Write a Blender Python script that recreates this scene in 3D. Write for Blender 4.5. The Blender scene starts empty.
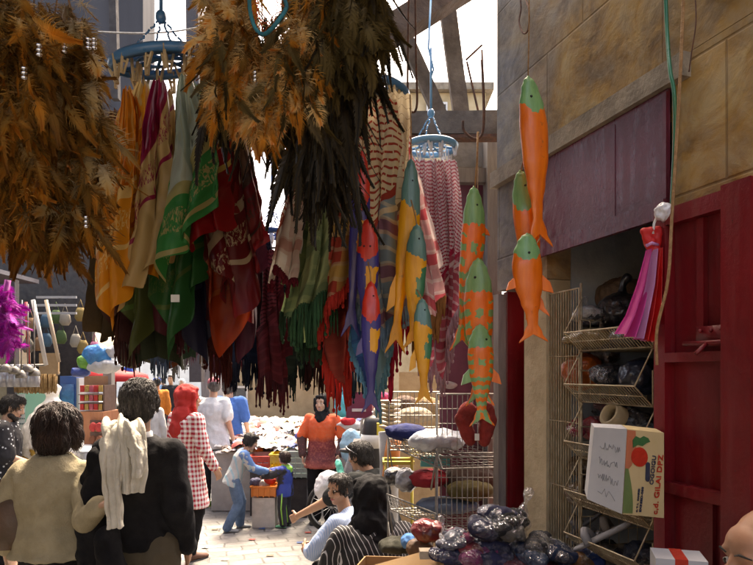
import bpy, math, random
import numpy as np
from mathutils import Vector, Matrix, noise, Quaternion
R=math.radians
sc=bpy.context.scene
COL=sc.collection
F=620.0; CX=376.5; HY=372.0; CZ=1.85
def P(px,py,Y): return Vector(((px-CX)*Y/F, Y, CZ+(HY-py)*Y/F))
def G(px,Y,z=0.0): return Vector(((px-CX)*Y/F, Y, z))
# ---------------------------------------------------------------- camera, world, light
cam=bpy.data.cameras.new('camera'); co=bpy.data.objects.new('camera',cam); COL.objects.link(co)
co.location=(0,0,CZ); co.rotation_euler=(R(90),0,0)
cam.sensor_width=36; cam.lens=36*F/753; cam.shift_y=(HY-282.5)/753; cam.clip_start=0.05; cam.clip_end=3000
sc.camera=co
w=bpy.data.worlds.new('World'); sc.world=w; w.use_nodes=True
nt=w.node_tree; bg=nt.nodes['Background']; sk=nt.nodes.new('ShaderNodeTexSky'); sk.sky_type='NISHITA'; sk.sun_disc=False
sk.sun_elevation=R(61); sk.sun_rotation=R(8); sk.dust_density=6.0; sk.air_density=.8; sk.ozone_density=1.0
nt.links.new(sk.outputs[0],bg.inputs[0]); bg.inputs[1].default_value=0.15
sun=bpy.data.lights.new('sun','SUN'); so=bpy.data.objects.new('sun',sun); COL.objects.link(so)
sun.energy=1.4; sun.angle=R(14); sun.color=(1,.97,.92)
sd=Vector((math.sin(R(8))*math.cos(R(61)), math.cos(R(8))*math.cos(R(61)), math.sin(R(61))))
so.rotation_euler=sd.to_track_quat('Z','Y').to_euler()
vs=sc.view_settings; sc.display_settings.display_device='sRGB'; vs.view_transform='Standard'; vs.look='None'; vs.gamma=1; vs.use_curve_mapping=False; vs.exposure=2.62; vs.use_white_balance=True; vs.white_balance_temperature=8200; vs.white_balance_tint=12
sc.render.engine='CYCLES'; cy=sc.cycles; cy.use_denoising=True; cy.max_bounces=8; cy.diffuse_bounces=4; cy.glossy_bounces=3; cy.transmission_bounces=4; cy.transparent_max_bounces=12; cy.sample_clamp_indirect=6; cy.caustics_reflective=False; cy.caustics_refractive=False
# ---------------------------------------------------------------- mesh helper
ORG={}
def org(p):
    return ORG.get(p.name,Vector((0,0,0))) if p else Vector((0,0,0))
def tag(o,label=None,cat=None,group=None,kind=None):
    if label: o['label']=label
    if cat: o['category']=cat
    if group: o['group']=group
    if kind: o['kind']=kind
    return o
def thing(name,label,cat,loc,group=None,kind=None):
    o=bpy.data.objects.new(name,None); COL.objects.link(o); o.location=loc; o.empty_display_size=.05
    ORG[o.name]=Vector(loc); return tag(o,label,cat,group,kind)
def basis(d):
    d=d.normalized(); a=Vector((0,0,1)) if abs(d.z)<.9 else Vector((1,0,0))
    u=d.cross(a).normalized(); v=u.cross(d).normalized(); return u,v
class MB:
    def __init__(s): s.v=[]; s.f=[]; s.m=[]; s.uv=None; s.col=None
    def add(s,vs,fs,mi=0):
        b=len(s.v); s.v.extend([Vector(x) for x in vs]); s.f.extend([tuple(b+i for i in f) for f in fs]); s.m.extend([mi]*len(fs)); return s
    def hexa(s,p,mi=0):
        return s.add(p,[(0,3,2,1),(4,5,6,7),(0,1,5,4),(1,2,6,5),(2,3,7,6),(3,0,4,7)],mi)
    def box(s,c,sz,mi=0,ax=None):
        c=Vector(c); X,Y,Z=ax if ax else (Vector((1,0,0)),Vector((0,1,0)),Vector((0,0,1)))
        x,y,z=X*sz[0]/2,Y*sz[1]/2,Z*sz[2]/2
        return s.hexa([c-x-y-z,c+x-y-z,c+x+y-z,c-x+y-z,c-x-y+z,c+x-y+z,c+x+y+z,c-x+y+z],mi)
    def tube(s,pts,r,n=8,mi=0,cap=True):
        pts=[Vector(p) for p in pts]; rs=r if isinstance(r,(list,tuple)) else [r]*len(pts)
        b=len(s.v); u=None
        for i,p in enumerate(pts):
            d=(pts[min(i+1,len(pts)-1)]-pts[max(i-1,0)])
            if d.length<1e-9: d=Vector((0,0,1))
            d.normalize()
            if u is None: u,_=basis(d)
            u=(u-d*u.dot(d)); u=u.normalized() if u.length>1e-6 else basis(d)[0]
            vv=d.cross(u)
            for k in range(n):
                a=2*math.pi*k/n; s.v.append(p+(u*math.cos(a)+vv*math.sin(a))*rs[i])
        for i in range(len(pts)-1):
            for k in range(n):
                s.f.append((b+i*n+k,b+i*n+(k+1)%n,b+(i+1)*n+(k+1)%n,b+(i+1)*n+k)); s.m.append(mi)
        if cap:
            s.f.append(tuple(b+k for k in reversed(range(n)))); s.m.append(mi)
            e=b+(len(pts)-1)*n; s.f.append(tuple(e+k for k in range(n))); s.m.append(mi)
        return s
    def ell(s,c,r,n=14,mi=0,ax=None):
        c=Vector(c); r=(r,r,r) if isinstance(r,(int,float)) else r
        X,Y,Z=ax if ax else (Vector((1,0,0)),Vector((0,1,0)),Vector((0,0,1)))
        m=max(5,n//2+1); vs=[c+Z*r[2]]
        for i in range(1,m):
            t=math.pi*i/m
            for k in range(n):
                a=2*math.pi*k/n; vs.append(c+X*(r[0]*math.sin(t)*math.cos(a))+Y*(r[1]*math.sin(t)*math.sin(a))+Z*(r[2]*math.cos(t)))
        vs.append(c-Z*r[2]); fs=[]
        for k in range(n): fs.append((0,1+k,1+(k+1)%n))
        for i in range(m-2):
            for k in range(n): a=1+i*n; fs.append((a+k,a+n+k,a+n+(k+1)%n,a+(k+1)%n))
        e=len(vs)-1; a=1+(m-2)*n
        for k in range(n): fs.append((a+k,e,a+(k+1)%n))
        return s.add(vs,fs,mi)
    def cap(s,a,b,ra,rb,n=12):  # tapered capsule
        a=Vector(a); b=Vector(b); d=b-a; L=d.length
        if L<1e-6: return s.ell(a,ra,n)
        d/=L; pts=[];rs=[]
        for k in range(5):
            t=math.pi/2*k/4; pts.append(a-d*ra*math.cos(t)); rs.append(max(1e-4,ra*math.sin(t)))
        for k in range(5):
            t=math.pi/2*k/4; pts.append(b+d*rb*math.sin(t)); rs.append(max(1e-4,rb*math.cos(t)))
        return s.tube(pts,rs,n)
    def chain(s,pts,rs,n=12):
        for i in range(len(pts)-1): s.cap(pts[i],pts[i+1],rs[i],rs[i+1],n)
        return s
    def loft(s,rings,n=20,mi=0,cap=True): # rings (c,X,Y,rx,ry)
        b=len(s.v)
        for c,X,Y,rx,ry in rings:
            for k in range(n):
                a=2*math.pi*k/n; s.v.append(Vector(c)+X*rx*math.cos(a)+Y*ry*math.sin(a))
        for i in range(len(rings)-1):
            for k in range(n):
                s.f.append((b+i*n+k,b+i*n+(k+1)%n,b+(i+1)*n+(k+1)%n,b+(i+1)*n+k)); s.m.append(mi)
        if cap:
            s.f.append(tuple(b+k for k in reversed(range(n)))); s.m.append(mi)
            e=b+(len(rings)-1)*n; s.f.append(tuple(e+k for k in range(n))); s.m.append(mi)
        return s
    def lathe(s,c,prof,n=20,mi=0): # (r,z)
        X=Vector((1,0,0));Y=Vector((0,1,0)); c=Vector(c)
        return s.loft([(c+Vector((0,0,z)),X,Y,max(r,1e-4),max(r,1e-4)) for r,z in prof],n,mi)
    def build(s,name,mat,parent=None,smooth=True,auto=None):
        o0=org(parent)
        me=bpy.data.meshes.new(name); me.from_pydata([v-o0 for v in s.v],[],s.f)
        mats=mat if isinstance(mat,(list,tuple)) else [mat]
        for m in mats: me.materials.append(m)
        if len(mats)>1: me.polygons.foreach_set('material_index',s.m)
        if s.uv:
            uvl=me.uv_layers.new(name='UVMap'); li=[0]*len(me.loops); me.loops.foreach_get('vertex_index',li)
            uvl.data.foreach_set('uv',[c for i in li for c in s.uv[i]])
        if s.col:
            ca=me.color_attributes.new('col','FLOAT_COLOR','POINT'); ca.data.foreach_set('color',[c for q in s.col for c in q])
        me.polygons.foreach_set('use_smooth',[smooth]*len(me.polygons)); me.update()
        return link(name,me,parent)
def link(name,me,parent=None):
    o=bpy.data.objects.new(name,me); COL.objects.link(o)
    if parent: o.parent=parent
    ORG[o.name]=org(parent)
    return o
TS=bpy.data.scenes.new('tmp_scene')
import time
RT=[0,0]
def tdg():
    with bpy.context.temp_override(scene=TS,view_layer=TS.view_layers[0]):
        d=bpy.context.evaluated_depsgraph_get(); d.update(); return d
def remesh(mb,vox,name,mat,parent=None,sm=6,amp=0.0,ns=8.0,seed=0,stretch=(1,1,1),amp2=0.0,fn=None):
    me=bpy.data.meshes.new('tmp'); me.from_pydata(mb.v,[],mb.f)
    t=bpy.data.objects.new('tmp',me); TS.collection.objects.link(t); t0_=time.time()
    m=t.modifiers.new('r','REMESH'); m.mode='VOXEL'; m.voxel_size=vox; m.use_smooth_shade=True
    s=t.modifiers.new('s','SMOOTH'); s.iterations=sm; s.factor=.5
    dg=tdg()
    ev=t.evaluated_get(dg); nm=bpy.data.meshes.new_from_object(ev)
    bpy.data.objects.remove(t); bpy.data.meshes.remove(me); RT[0]+=time.time()-t0_; RT[1]+=len(nm.vertices)
    o0=org(parent); sv=Vector((seed*3.1,seed*1.7,seed*.9))
    n=len(nm.vertices); 
    co=np.empty(n*3,dtype=np.float32); nm.vertices.foreach_get('co',co); co=co.reshape(-1,3)
    if amp or amp2:
        nr=np.empty(n*3,dtype=np.float32); nm.vertex_normals.foreach_get('vector',nr); nr=nr.reshape(-1,3)
        q=co*np.array(stretch,dtype=np.float32)*ns+np.array(sv,dtype=np.float32); d=np.zeros(n,dtype=np.float32)
        if amp: d+=amp*(1-2*np.abs(np.array([noise.noise(x) for x in q.tolist()],dtype=np.float32)))
        if amp2: d+=amp2*np.array([noise.noise(x) for x in (co*ns*3.1+np.array(sv,dtype=np.float32)).tolist()],dtype=np.float32)
        co=co+nr*d[:,None]
    co=co-np.array(o0,dtype=np.float32); nm.vertices.foreach_set('co',co.astype(np.float32).ravel()); nm.update()
    nm.name=name; nm.materials.clear(); nm.materials.append(mat)
    nm.polygons.foreach_set('use_smooth',[True]*len(nm.polygons))
    return link(name,nm,parent)
def copy_tree(o,parent=None,loc=None,rot=None,scale=None):
    c=o.copy(); COL.objects.link(c)
    if parent: c.parent=parent
    if loc is not None: c.location=loc
    if rot is not None: c.rotation_euler=rot
    if scale is not None: c.scale=scale
    for ch in list(o.children): copy_tree(ch,c)
    return c
# ---------------------------------------------------------------- materials
class NT:
    def __init__(s,name):
        s.m=bpy.data.materials.new(name); s.m.use_nodes=True; s.t=s.m.node_tree; s.b=s.t.nodes['Principled BSDF']; s.out=s.t.nodes['Material Output']; s._tc=None
    def n(s,ty,**k):
        q=s.t.nodes.new('ShaderNode'+ty)
        for a,v in k.items():
            if a in ('operation','blend_type','data_type','wave_type','bands_direction','feature','wave_profile','attribute_name','vector_type','distance','offset','offset_frequency','squash','squash_frequency'): setattr(q,a,v)
        return q
    def l(s,a,b): s.t.links.new(a,b)
    def tc(s,k='Object'):
        if not s._tc: s._tc=s.n('TexCoord')
        return s._tc.outputs[k]
    def math(s,op,a,b=None,c=None):
        q=s.n('Math',operation=op)
        for i,x in enumerate((a,b,c)):
            if x is None: continue
            if isinstance(x,(int,float)): q.inputs[i].default_value=x
            else: s.l(x,q.inputs[i])
        return q.outputs[0]
    def noise(s,scale,detail=4,rough=.6,vec=None,dist=0):
        q=s.n('TexNoise'); q.inputs['Scale'].default_value=scale; q.inputs['Detail'].default_value=detail; q.inputs['Roughness'].default_value=rough; q.inputs['Distortion'].default_value=dist
        s.l(vec if vec is not None else s.tc(),q.inputs['Vector']); return q.outputs['Fac']
    def ramp(s,fac,stops,interp='LINEAR'):
        q=s.n('ValToRGB'); e=q.color_ramp.elements; q.color_ramp.interpolation=interp
        while len(e)<len(stops): e.new(1.0)
        for i,(p,c) in enumerate(stops):
            e[i].position=p; e[i].color=(*c,1) if not isinstance(c,(int,float)) else (c,c,c,1)
        s.l(fac,q.inputs[0]); return q.outputs[0]
    def mix(s,fac,a,b,bt='MIX'):
        q=s.n('Mix',data_type='RGBA',blend_type=bt)
        for i,x in ((0,fac),(6,a),(7,b)):
            if isinstance(x,(int,float)): q.inputs[i].default_value=x
            elif isinstance(x,(tuple,list)): q.inputs[i].default_value=(*x,1)
            else: s.l(x,q.inputs[i])
        return q.outputs[2]
    def mapv(s,vec,scale=(1,1,1),rot=(0,0,0),loc=(0,0,0)):
        q=s.n('Mapping'); s.l(vec,q.inputs[0]); q.inputs['Scale'].default_value=scale; q.inputs['Rotation'].default_value=rot; q.inputs['Location'].default_value=loc; return q.outputs[0]
    def bump(s,h,strength=.3,dist=.01):
        q=s.n('Bump'); q.inputs['Strength'].default_value=strength; q.inputs['Distance'].default_value=dist; s.l(h,q.inputs['Height']); s.l(q.outputs[0],s.b.inputs['Normal']); return s
    def fin(s,col,rough=.7,metal=0,coat=0,sheen=0,spec=None,trans=None,alpha=None):
        for k,x in (('Base Color',col),('Roughness',rough),('Metallic',metal)):
            if isinstance(x,(tuple,list)): s.b.inputs[k].default_value=(*x,1)
            elif isinstance(x,(int,float)): s.b.inputs[k].default_value=x
            else: s.l(x,s.b.inputs[k])
        if coat: s.b.inputs['Coat Weight'].default_value=coat; s.b.inputs['Coat Roughness'].default_value=.15
        if sheen: s.b.inputs['Specular IOR Level'].default_value=.18
        if spec is not None: s.b.inputs['Specular IOR Level'].default_value=spec
        if trans: # translucent cloth
            t=s.n('BsdfTranslucent'); mx=s.n('MixShader'); mx.inputs[0].default_value=trans
            if isinstance(col,(tuple,list)): t.inputs[0].default_value=(*col,1)
            else: s.l(col,t.inputs[0])
            s.l(s.b.outputs[0],mx.inputs[1]); s.l(t.outputs[0],mx.inputs[2]); s.l(mx.outputs[0],s.out.inputs[0])
        if alpha is not None: s.b.inputs['Alpha'].default_value=alpha
        return s.m
MC={}
def mk(name,c1,c2=None,sc_=12,rough=.65,bump=.25,bsc=None,metal=0,coat=0,sheen=0,trans=None,lo=.35,hi=.65,bd=.01,stretch=(1,1,1),spec=None):
    if name in MC: return MC[name]
    n=NT(name); c2=c2 or tuple(x*.8 for x in c1)
    v=n.mapv(n.tc(),scale=stretch)
    col=n.ramp(n.noise(sc_,5,.6,v),[(lo,c2),(hi,c1)])
    rr=n.ramp(n.noise(sc_*2.3,3,.5,v),[(.3,max(0,rough-.12)),(.7,min(1,rough+.12))])
    if bump: n.bump(n.noise(bsc or sc_*4,4,.65,v),bump,bd)
    MC[name]=n.fin(col,rr,metal,coat,sheen,spec,trans); return MC[name]
def cloth(name,c1,c2=None,wr=14,bump=.5,trans=None,rough=.85):
    return mk('cloth_'+name,c1,c2 or tuple(x*.82 for x in c1),9,rough,bump,wr*2,sheen=.25,trans=trans,bd=.012)
def paint(name,c,c2,dust=(.20,.16,.13),rough=.38):
    n=NT(name); v=n.tc(); a=n.noise(2.2,5,.65,v,.4); b=n.noise(26,6,.75,v,.3); st=n.noise(5,4,.6,n.mapv(v,scale=(6,6,.5)))
    col=n.ramp(a,[(.32,c2),(.62,c)]); col=n.mix(n.math('MULTIPLY',n.ramp(st,[(.52,0.0),(.75,1.0)]),.32),col,dust); col=n.mix(n.ramp(b,[(.66,0.0),(.70,.75)]),col,dust); col=n.mix(n.ramp(n.noise(44,5,.7,v),[(.70,0.0),(.73,.8)]),col,(.05,.03,.025))
    n.bump(n.math('ADD',n.math('MULTIPLY',a,1.5),n.math('MULTIPLY',b,.35)),.35,.02); MC[name]=n.fin(col,n.ramp(st,[(.3,rough-.1),(.75,rough+.3)]),0,0,0,.5); return MC[name]
def plastic(name,c,rough=.35): return mk('plastic_'+name,c,tuple(x*.85 for x in c),7,rough,.08,30,coat=.2)
# ---------------------------------------------------------------- right wall frame
WO=Vector((.924,2.0,0)); WD=Vector((-.302,.953,0)).normalized(); WN=Vector((-WD.y,WD.x,0)) # outward to the street
if WN.x>0: WN=-WN
Zv=Vector((0,0,1)); WANG=math.atan2(WD.y,WD.x)
def W(s,n,z): return WO+WD*s+WN*n+Vector((0,0,z))
def wp(px,py,n=0.0): # pixel -> (s,z) on the wall plane offset n
    k=(px-CX)/F; d=Vector((k,1,0)); Y=(WO.dot(WN)+n)/d.dot(WN)
    p=P(px,py,Y); return ((p-WO).dot(WD),p.z)
def ws(px,n=0.0): return wp(px,0,n)[0]
def wbox(mb,s0,s1,n0,n1,z0,z1,mi=0):
    return mb.box(W((s0+s1)/2,(n0+n1)/2,(z0+z1)/2),(abs(s1-s0),abs(n1-n0),abs(z1-z0)),mi,(WD,WN,Zv))
def wallvec(n):  # along-wall coords in a flat xy plane
    r=n.mapv(n.tc(),rot=(0,0,-WANG)); sp=n.n('SeparateXYZ'); n.l(r,sp.inputs[0]); c=n.n('CombineXYZ'); n.l(sp.outputs[0],c.inputs[0]); n.l(sp.outputs[2],c.inputs[1]); n.l(sp.outputs[1],c.inputs[2]); return c.outputs[0],sp
def stone_mat():
    n=NT('ashlar_stone'); v,sp=wallvec(n)
    br=n.n('TexBrick',offset=.37); n.l(v,br.inputs['Vector']); br.inputs['Scale'].default_value=1; br.inputs['Brick Width'].default_value=.66; br.inputs['Row Height'].default_value=.40; br.inputs['Mortar Size'].default_value=.006; br.inputs['Mortar Smooth'].default_value=.7
    br.inputs['Color1'].default_value=(.85,.85,.85,1); br.inputs['Color2'].default_value=(1.12,1.1,1.05,1); br.inputs['Mortar'].default_value=(.66,.62,.56,1)
    big=n.noise(1.7,5,.62,v,.6); fine=n.noise(14,6,.7,v,.3); mid=n.noise(5,5,.6,v,1.0)
    tan=n.ramp(mid,[(.3,(.14,.07,.018)),(.5,(.32,.18,.045)),(.72,(.46,.33,.14))])
    grey=n.ramp(mid,[(.3,(.08,.078,.085)),(.55,(.17,.165,.175)),(.75,(.30,.28,.24))])
    g=n.math('ADD',n.math('MULTIPLY',sp.outputs[0],.9),n.math('MULTIPLY',big,1.6)) # grey grows with distance along the wall
    f=n.ramp(g,[(.30,0.0),(.95,1.0)])
    off=n.math('SUBTRACT',g,STONE_OFF); f=n.ramp(off,[(0.0,0.0),(.55,1.0)])
    c=n.mix(f,tan,grey); c=n.mix(n.ramp(fine,[(.35,0.0),(.8,.7)]),c,(.30,.26,.19)); c=n.mix(1.0,c,br.outputs['Color'],'MULTIPLY')
    c=n.mix(n.ramp(n.noise(3.1,6,.7,v),[(.50,0.0),(.70,.65)]),c,(.06,.05,.045))
    h=n.math('ADD',n.math('MULTIPLY',br.outputs['Fac'],-.6),n.math('ADD',n.math('MULTIPLY',fine,.6),mid)); n.bump(h,.40,.018)
    return n.fin(c,.92)
STONE_OFF=1.15
STONE=stone_mat()
MAROON=paint('maroon_paint',(.21,.006,.012),(.12,.004,.008),(.24,.07,.06))
MAROON2=paint('maroon_steel',(.12,.014,.032),(.075,.008,.020),(.24,.14,.17),.26)
DARKRED=mk('dark_red_wood',(.10,.012,.012),(.05,.008,.008),8,.6,.3)
CONC=mk('lintel_concrete',(.32,.27,.20),(.17,.14,.105),9,.9,.5,40)
PLAS=mk('pillar_plaster',(.50,.42,.28),(.36,.29,.18),6,.85,.4,30)
GREYW=mk('grey_wood',(.26,.24,.22),(.15,.13,.12),14,.85,.5,60,stretch=(1,1,.15))
BEAM=mk('weathered_beam',(.17,.14,.115),(.08,.065,.055),10,.9,.5,50)
BROWNB=mk('brown_beam',(.10,.06,.04),(.05,.03,.02),10,.85,.5,50)
STEEL=mk('galvanised_wire',(.30,.29,.27),(.16,.15,.13),20,.45,.05,60,metal=.6)
WIRE=mk('old_cream_wire',(.55,.47,.33),(.30,.22,.13),25,.5,.05,60,metal=.35)
RUST=mk('rusty_iron',(.16,.07,.04),(.08,.05,.04),30,.8,.3,60,metal=.4)
DARK=mk('near_black',(.05,.045,.045),(.03,.027,.028),6,.9,.3)  # even near-black for shop interior, pipe, table and boxes
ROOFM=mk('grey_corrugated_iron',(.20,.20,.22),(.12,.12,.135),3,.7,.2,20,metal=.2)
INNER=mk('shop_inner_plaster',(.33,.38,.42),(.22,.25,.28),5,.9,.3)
# ---------------------------------------------------------------- ground
n=NT('limestone_paving'); v=n.mapv(n.tc(),rot=(0,0,R(-17.5)))
br=n.n('TexBrick',offset=.5); _nz=n.n('TexNoise'); _nz.inputs['Scale'].default_value=1.6; _nz.inputs['Detail'].default_value=3; n.l(v,_nz.inputs['Vector']); _vm=n.n('VectorMath',operation='MULTIPLY_ADD'); n.l(_nz.outputs['Color'],_vm.inputs[0]); _vm.inputs[1].default_value=(.16,.16,0); n.l(v,_vm.inputs[2]); n.l(_vm.outputs[0],br.inputs['Vector']); br.inputs['Scale'].default_value=1; br.inputs['Brick Width'].default_value=.34; br.inputs['Row Height'].default_value=.17; br.inputs['Mortar Size'].default_value=.011; br.inputs['Mortar Smooth'].default_value=.4
br.inputs['Color1'].default_value=(.13,.127,.12,1); br.inputs['Color2'].default_value=(.235,.227,.215,1); br.inputs['Mortar'].default_value=(.06,.057,.053,1)
c=n.mix(n.ramp(n.noise(2.2,5,.6),[(.42,0.0),(.68,.75)]),br.outputs['Color'],(.10,.096,.088)); c=n.mix(n.ramp(n.noise(22,4,.7),[(.3,.35),(.6,0.0)]),c,(.27,.262,.245))
n.bump(n.math('ADD',n.math('MULTIPLY',br.outputs['Fac'],-.7),n.noise(18,4,.6)),.5,.012)
PAVE=n.fin(c,n.ramp(n.noise(6),[(.3,.35),(.7,.65)]))
mb=MB(); N=40
for i in range(N+1):
    for j in range(N+1):
        mb.v.append(Vector((-600+1200*i/N,-300+1500*j/N,0)))
for i in range(N):
    for j in range(N): a=i*(N+1)+j; mb.f.append((a,a+N+1,a+N+2,a+1)); mb.m.append(0)
tag(mb.build('ground',PAVE),kind='structure')
# ---------------------------------------------------------------- right stone building
sA,sP1,sP0,sC=ws(753)-2.6,ws(547),ws(525),ws(497)      # near end, pillar, recess, corner
sDoor=ws(663,.0); zT0=wp(671,212)[1]; zT1=wp(671,92)[1]; zL=wp(670,64)[1]; zR=wp(510,288)[1]
rb=thing('stone_building','tall stained tan and grey ashlar building along the right edge with an open shop','building',W(0,0,0))
m=MB(); wbox(m,sA,sC,-.35,0,zL,5.4)                       # upper wall
s700=ws(672)
wbox(m,sA,s700,-.35,0,0,zL-.002); wbox(m,sP1+.004,sC,-.12,-.002,zR,zL-.002)
wbox(m,sC-.35,sC,-3.5,-.352,0,5.4)                         # return wall at the corner
m.build('wall',STONE,rb,False)
m=MB(); wbox(m,ws(691),sC+.01,-.11,.034,zT1+.012,zL-.004); o=m.build('lintel',CONC,rb,False)
m=MB(); wbox(m,sP1,sP0,-.115,.004,0,zR-.003); m.build('pillar',PLAS,rb,False)
m=MB(); sX=ws(540,.01); wbox(m,s700+.004,sX,.0035,.012,zT0,zT1+.010); wbox(m,s700+.004,sX,.0125,.030,zT0-.02,zT0+.04)
wbox(m,s700+.004,s700+.02,.0125,.02,zT0+.042,zT1)
for k in (.36,): 
    ss=s700+(sP1-s700)*k; wbox(m,ss,ss+.0025,.0125,.0145,zT0+.045,zT1-.01)
m.build('transom_panel',MAROON2,rb,False)
m=MB(); wbox(m,sP0+.003,sP0+.03,-.25,-.05,0,zR-.005); m.build('door_jamb',DARKRED,rb,False)
m=MB(); wbox(m,sP0+.032,sP0+.065,-.28,-.08,0,zR-.005); wbox(m,sP0+.03,sC-.004,-.345,-.30,0,zR-.005); wbox(m,sC-.05,sC-.012,-.298,-.03,0,zR-.006); m.build('side_door',MAROON,rb,False)
m=MB(); wbox(m,sC-.05,sC-.002,-.02,.02,0,zR-.02); m.build('corner_post',GREYW,rb,False)
# shop interior
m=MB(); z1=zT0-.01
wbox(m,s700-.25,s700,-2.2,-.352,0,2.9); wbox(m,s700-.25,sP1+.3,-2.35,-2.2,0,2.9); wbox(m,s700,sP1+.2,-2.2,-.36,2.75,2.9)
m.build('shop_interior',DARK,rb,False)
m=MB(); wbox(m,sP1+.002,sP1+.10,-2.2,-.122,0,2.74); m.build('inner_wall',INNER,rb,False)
# ragged dark thing under the panel: sagging sack on the inner ceiling is built with the goods below
# ---------------------------------------------------------------- open maroon steel door
n0=.05; dL,dR=ws(663,n0),ws(790,n0); zD=wp(665,213,n0)[1]; zb=wp(700,357,n0)[1]; zq=wp(700,492,n0)[1]
dr=thing('steel_door','open maroon steel door leaf with welded bars and a bolt latch','door',W(dL,n0,0))
m=MB(); wbox(m,dR,dL,.02,.045,.02,zD); m.build('panel',MAROON,dr,False)
m=MB(); st=abs(dL-ws(674,n0))
wbox(m,dL-st,dL,.047,.085,.02,zD); s743=ws(741,n0); wbox(m,s743-.09,s743,.047,.12,.02,zD+.0)
wbox(m,s743+.002,dL-st-.002,.047,.085,zD-.05,zD); wbox(m,s743+.002,dL-st-.002,.047,.085,.02,.08)
wbox(m,dR,s743-.092,.047,.085,zD-.05,zD)
m.build('frame',MAROON,dr,False)
m=MB(); s702=ws(704,n0)
wbox(m,s702-.012,s702+.012,.047,.065,zb+.03,zD-.052); wbox(m,s743+.002,dL-st-.002,.047,.09,zb-.014,zb+.014); m.build('crossbar',MAROON,dr,False)
m=MB(); wbox(m,s743+.002,dL-st-.002,.047,.088,zq-.016,zq+.016); wbox(m,s702-.04,s702-.02,.047,.06,.09,zq-.018); m.build('crossbar',MAROON,dr,False)
m=MB(); a=ws(706,n0);b=ws(738,n0); zc=wp(720,336,n0)[1]; wbox(m,b,a,.067,.085,zc-.028,zc+.028); m.tube([W(a+.03,.1,zc-.02),W(b-.02,.1,zc-.02)],.007,8); m.tube([W((a+b)/2,.1,zc-.02),W((a+b)/2,.14,zc-.05)],.006,6)
for k in (.15,.5,.85): s_=b+(a-b)*k; m.ell(W(s_,.088,zc+.015),.006,8)
m.build('latch',MAROON,dr)
# ---------------------------------------------------------------- cables, hooks
GRN=plastic('green_hose',(.02,.16,.08)); TANC=mk('tan_rope',(.42,.25,.12),(.26,.14,.06),60,.8,.5,200)
def curve_tube(name,pts,r,mat,label,cat,group=None,n=7):
    q=[]
    for i in range(len(pts)-1):
        p0=pts[max(i-1,0)];p1=pts[i];p2=pts[i+1];p3=pts[min(i+2,len(pts)-1)]
        for k in range(6):
            t=k/6; q.append(.5*((2*p1)+(p2-p0)*t+(2*p0-5*p1+4*p2-p3)*t*t+(3*p1-p0-3*p2+p3)*t*t*t))
    q.append(pts[-1]); m=MB(); m.tube(q,r,n); return tag(m.build(name,mat),label,cat,group)
def wpt(px,py,n): s,z=wp(px,py,n); return W(s,n,z)
curve_tube('cable',[wpt(665,-25,.03),wpt(667,30,.03),wpt(670,70,.06),wpt(674,92,.06),wpt(675,130,.04),wpt(673,180,.02),wpt(671,214,.02)],.006,GRN,'green cable hanging down the golden stone beside the purple panel','cable')
curve_tube('rope',[wpt(684,-20,.16),wpt(681,60,.16),wpt(676,150,.16),wpt(672,215,.16),wpt(668,280,.17),wpt(657,330,.17),wpt(657,365,.17)],.0045,TANC,'thin tan cord dangling in front of the maroon door edge','cord')
curve_tube('wire',[wpt(694,-20,.03),wpt(696,20,.03),wpt(692,50,.03),wpt(689,72,.03)],.002,RUST,'thin rusty wire running down to the end of the stone lintel','wire')
curve_tube('iron_hook',[wpt(519,-12,.03),wpt(521,8,.03),wpt(519,22,.04),wpt(523,33,.05),wpt(528,30,.05),wpt(529,12,.05),wpt(526,0,.03)],.004,RUST,'rusty bent wire hook fixed high on the grey stone','hook')
m=MB(); a,z0=wp(700,0,.02); wbox(m,a-1.2,ws(708,.02),.0,.02,wp(706,-3,.02)[1],wp(706,-3,.02)[1]+.05)
tag(m.build('conduit_pipe',RUST,None,False),'dark rusty metal strip across the top of the golden wall','strip')
# ---------------------------------------------------------------- timber structure over the alley (upper middle)
def beam(a,b,w,h,name,mat,label,cat='beam',group=None,roll=None):
    a=Vector(a);b=Vector(b);d=(b-a);L=d.length;d.normalize(); u=(d.cross(Vector((0,1,0)))).normalized() if abs(d.y)<.9 else Vector((1,0,0)); v=d.cross(u).normalized()
    m=MB(); k=12
    rings=[]
    for i in range(k+1):
        t=i/k; c=a+d*L*t; jw=1+.05*noise.noise(c*5); rings.append((c,jw))
    bs=len(m.v)
    for c,j in rings:
        for x,y in ((-1,-1),(1,-1),(1,1),(-1,1)): m.v.append(c+u*x*w/2*j+v*y*h/2*j)
    for i in range(k):
        for q in range(4): m.f.append((bs+i*4+q,bs+i*4+(q+1)%4,bs+i*4+4+(q+1)%4,bs+i*4+4+q)); m.m.append(0)
    m.f.append((bs+3,bs+2,bs+1,bs)); m.f.append((bs+k*4,bs+k*4+1,bs+k*4+2,bs+k*4+3)); m.m+= [0,0]
    return tag(m.build(name,mat,None,False),label,cat,group)
beam(P(368,46,3.1),P(478,-22,3.35),.12,.12,'timber_beam',BROWNB,'thick brown roof beam slanting up to the wall top')
beam(P(402,30,3.45),P(444,124,3.45),.075,.05,'wooden_plank',BEAM,'left of two pale planks leaning against the bright sky',cat='plank',group='leaning planks')
beam(P(447,5,3.5),P(462,122,3.5),.09,.05,'wooden_plank',BEAM,'right of two pale planks leaning against the bright sky, nearly upright',cat='plank',group='leaning planks')
beam(P(400,126,3.38),P(500,126,3.2),.12,.10,'cross_beam',BEAM,'weathered grey cross beam with bolts meeting the stone corner')
beam(P(404,139,3.36),P(499,138,3.18),.016,.07,'iron_strip',RUST,'rusty iron strip under the weathered cross beam',cat='strip')
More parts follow.
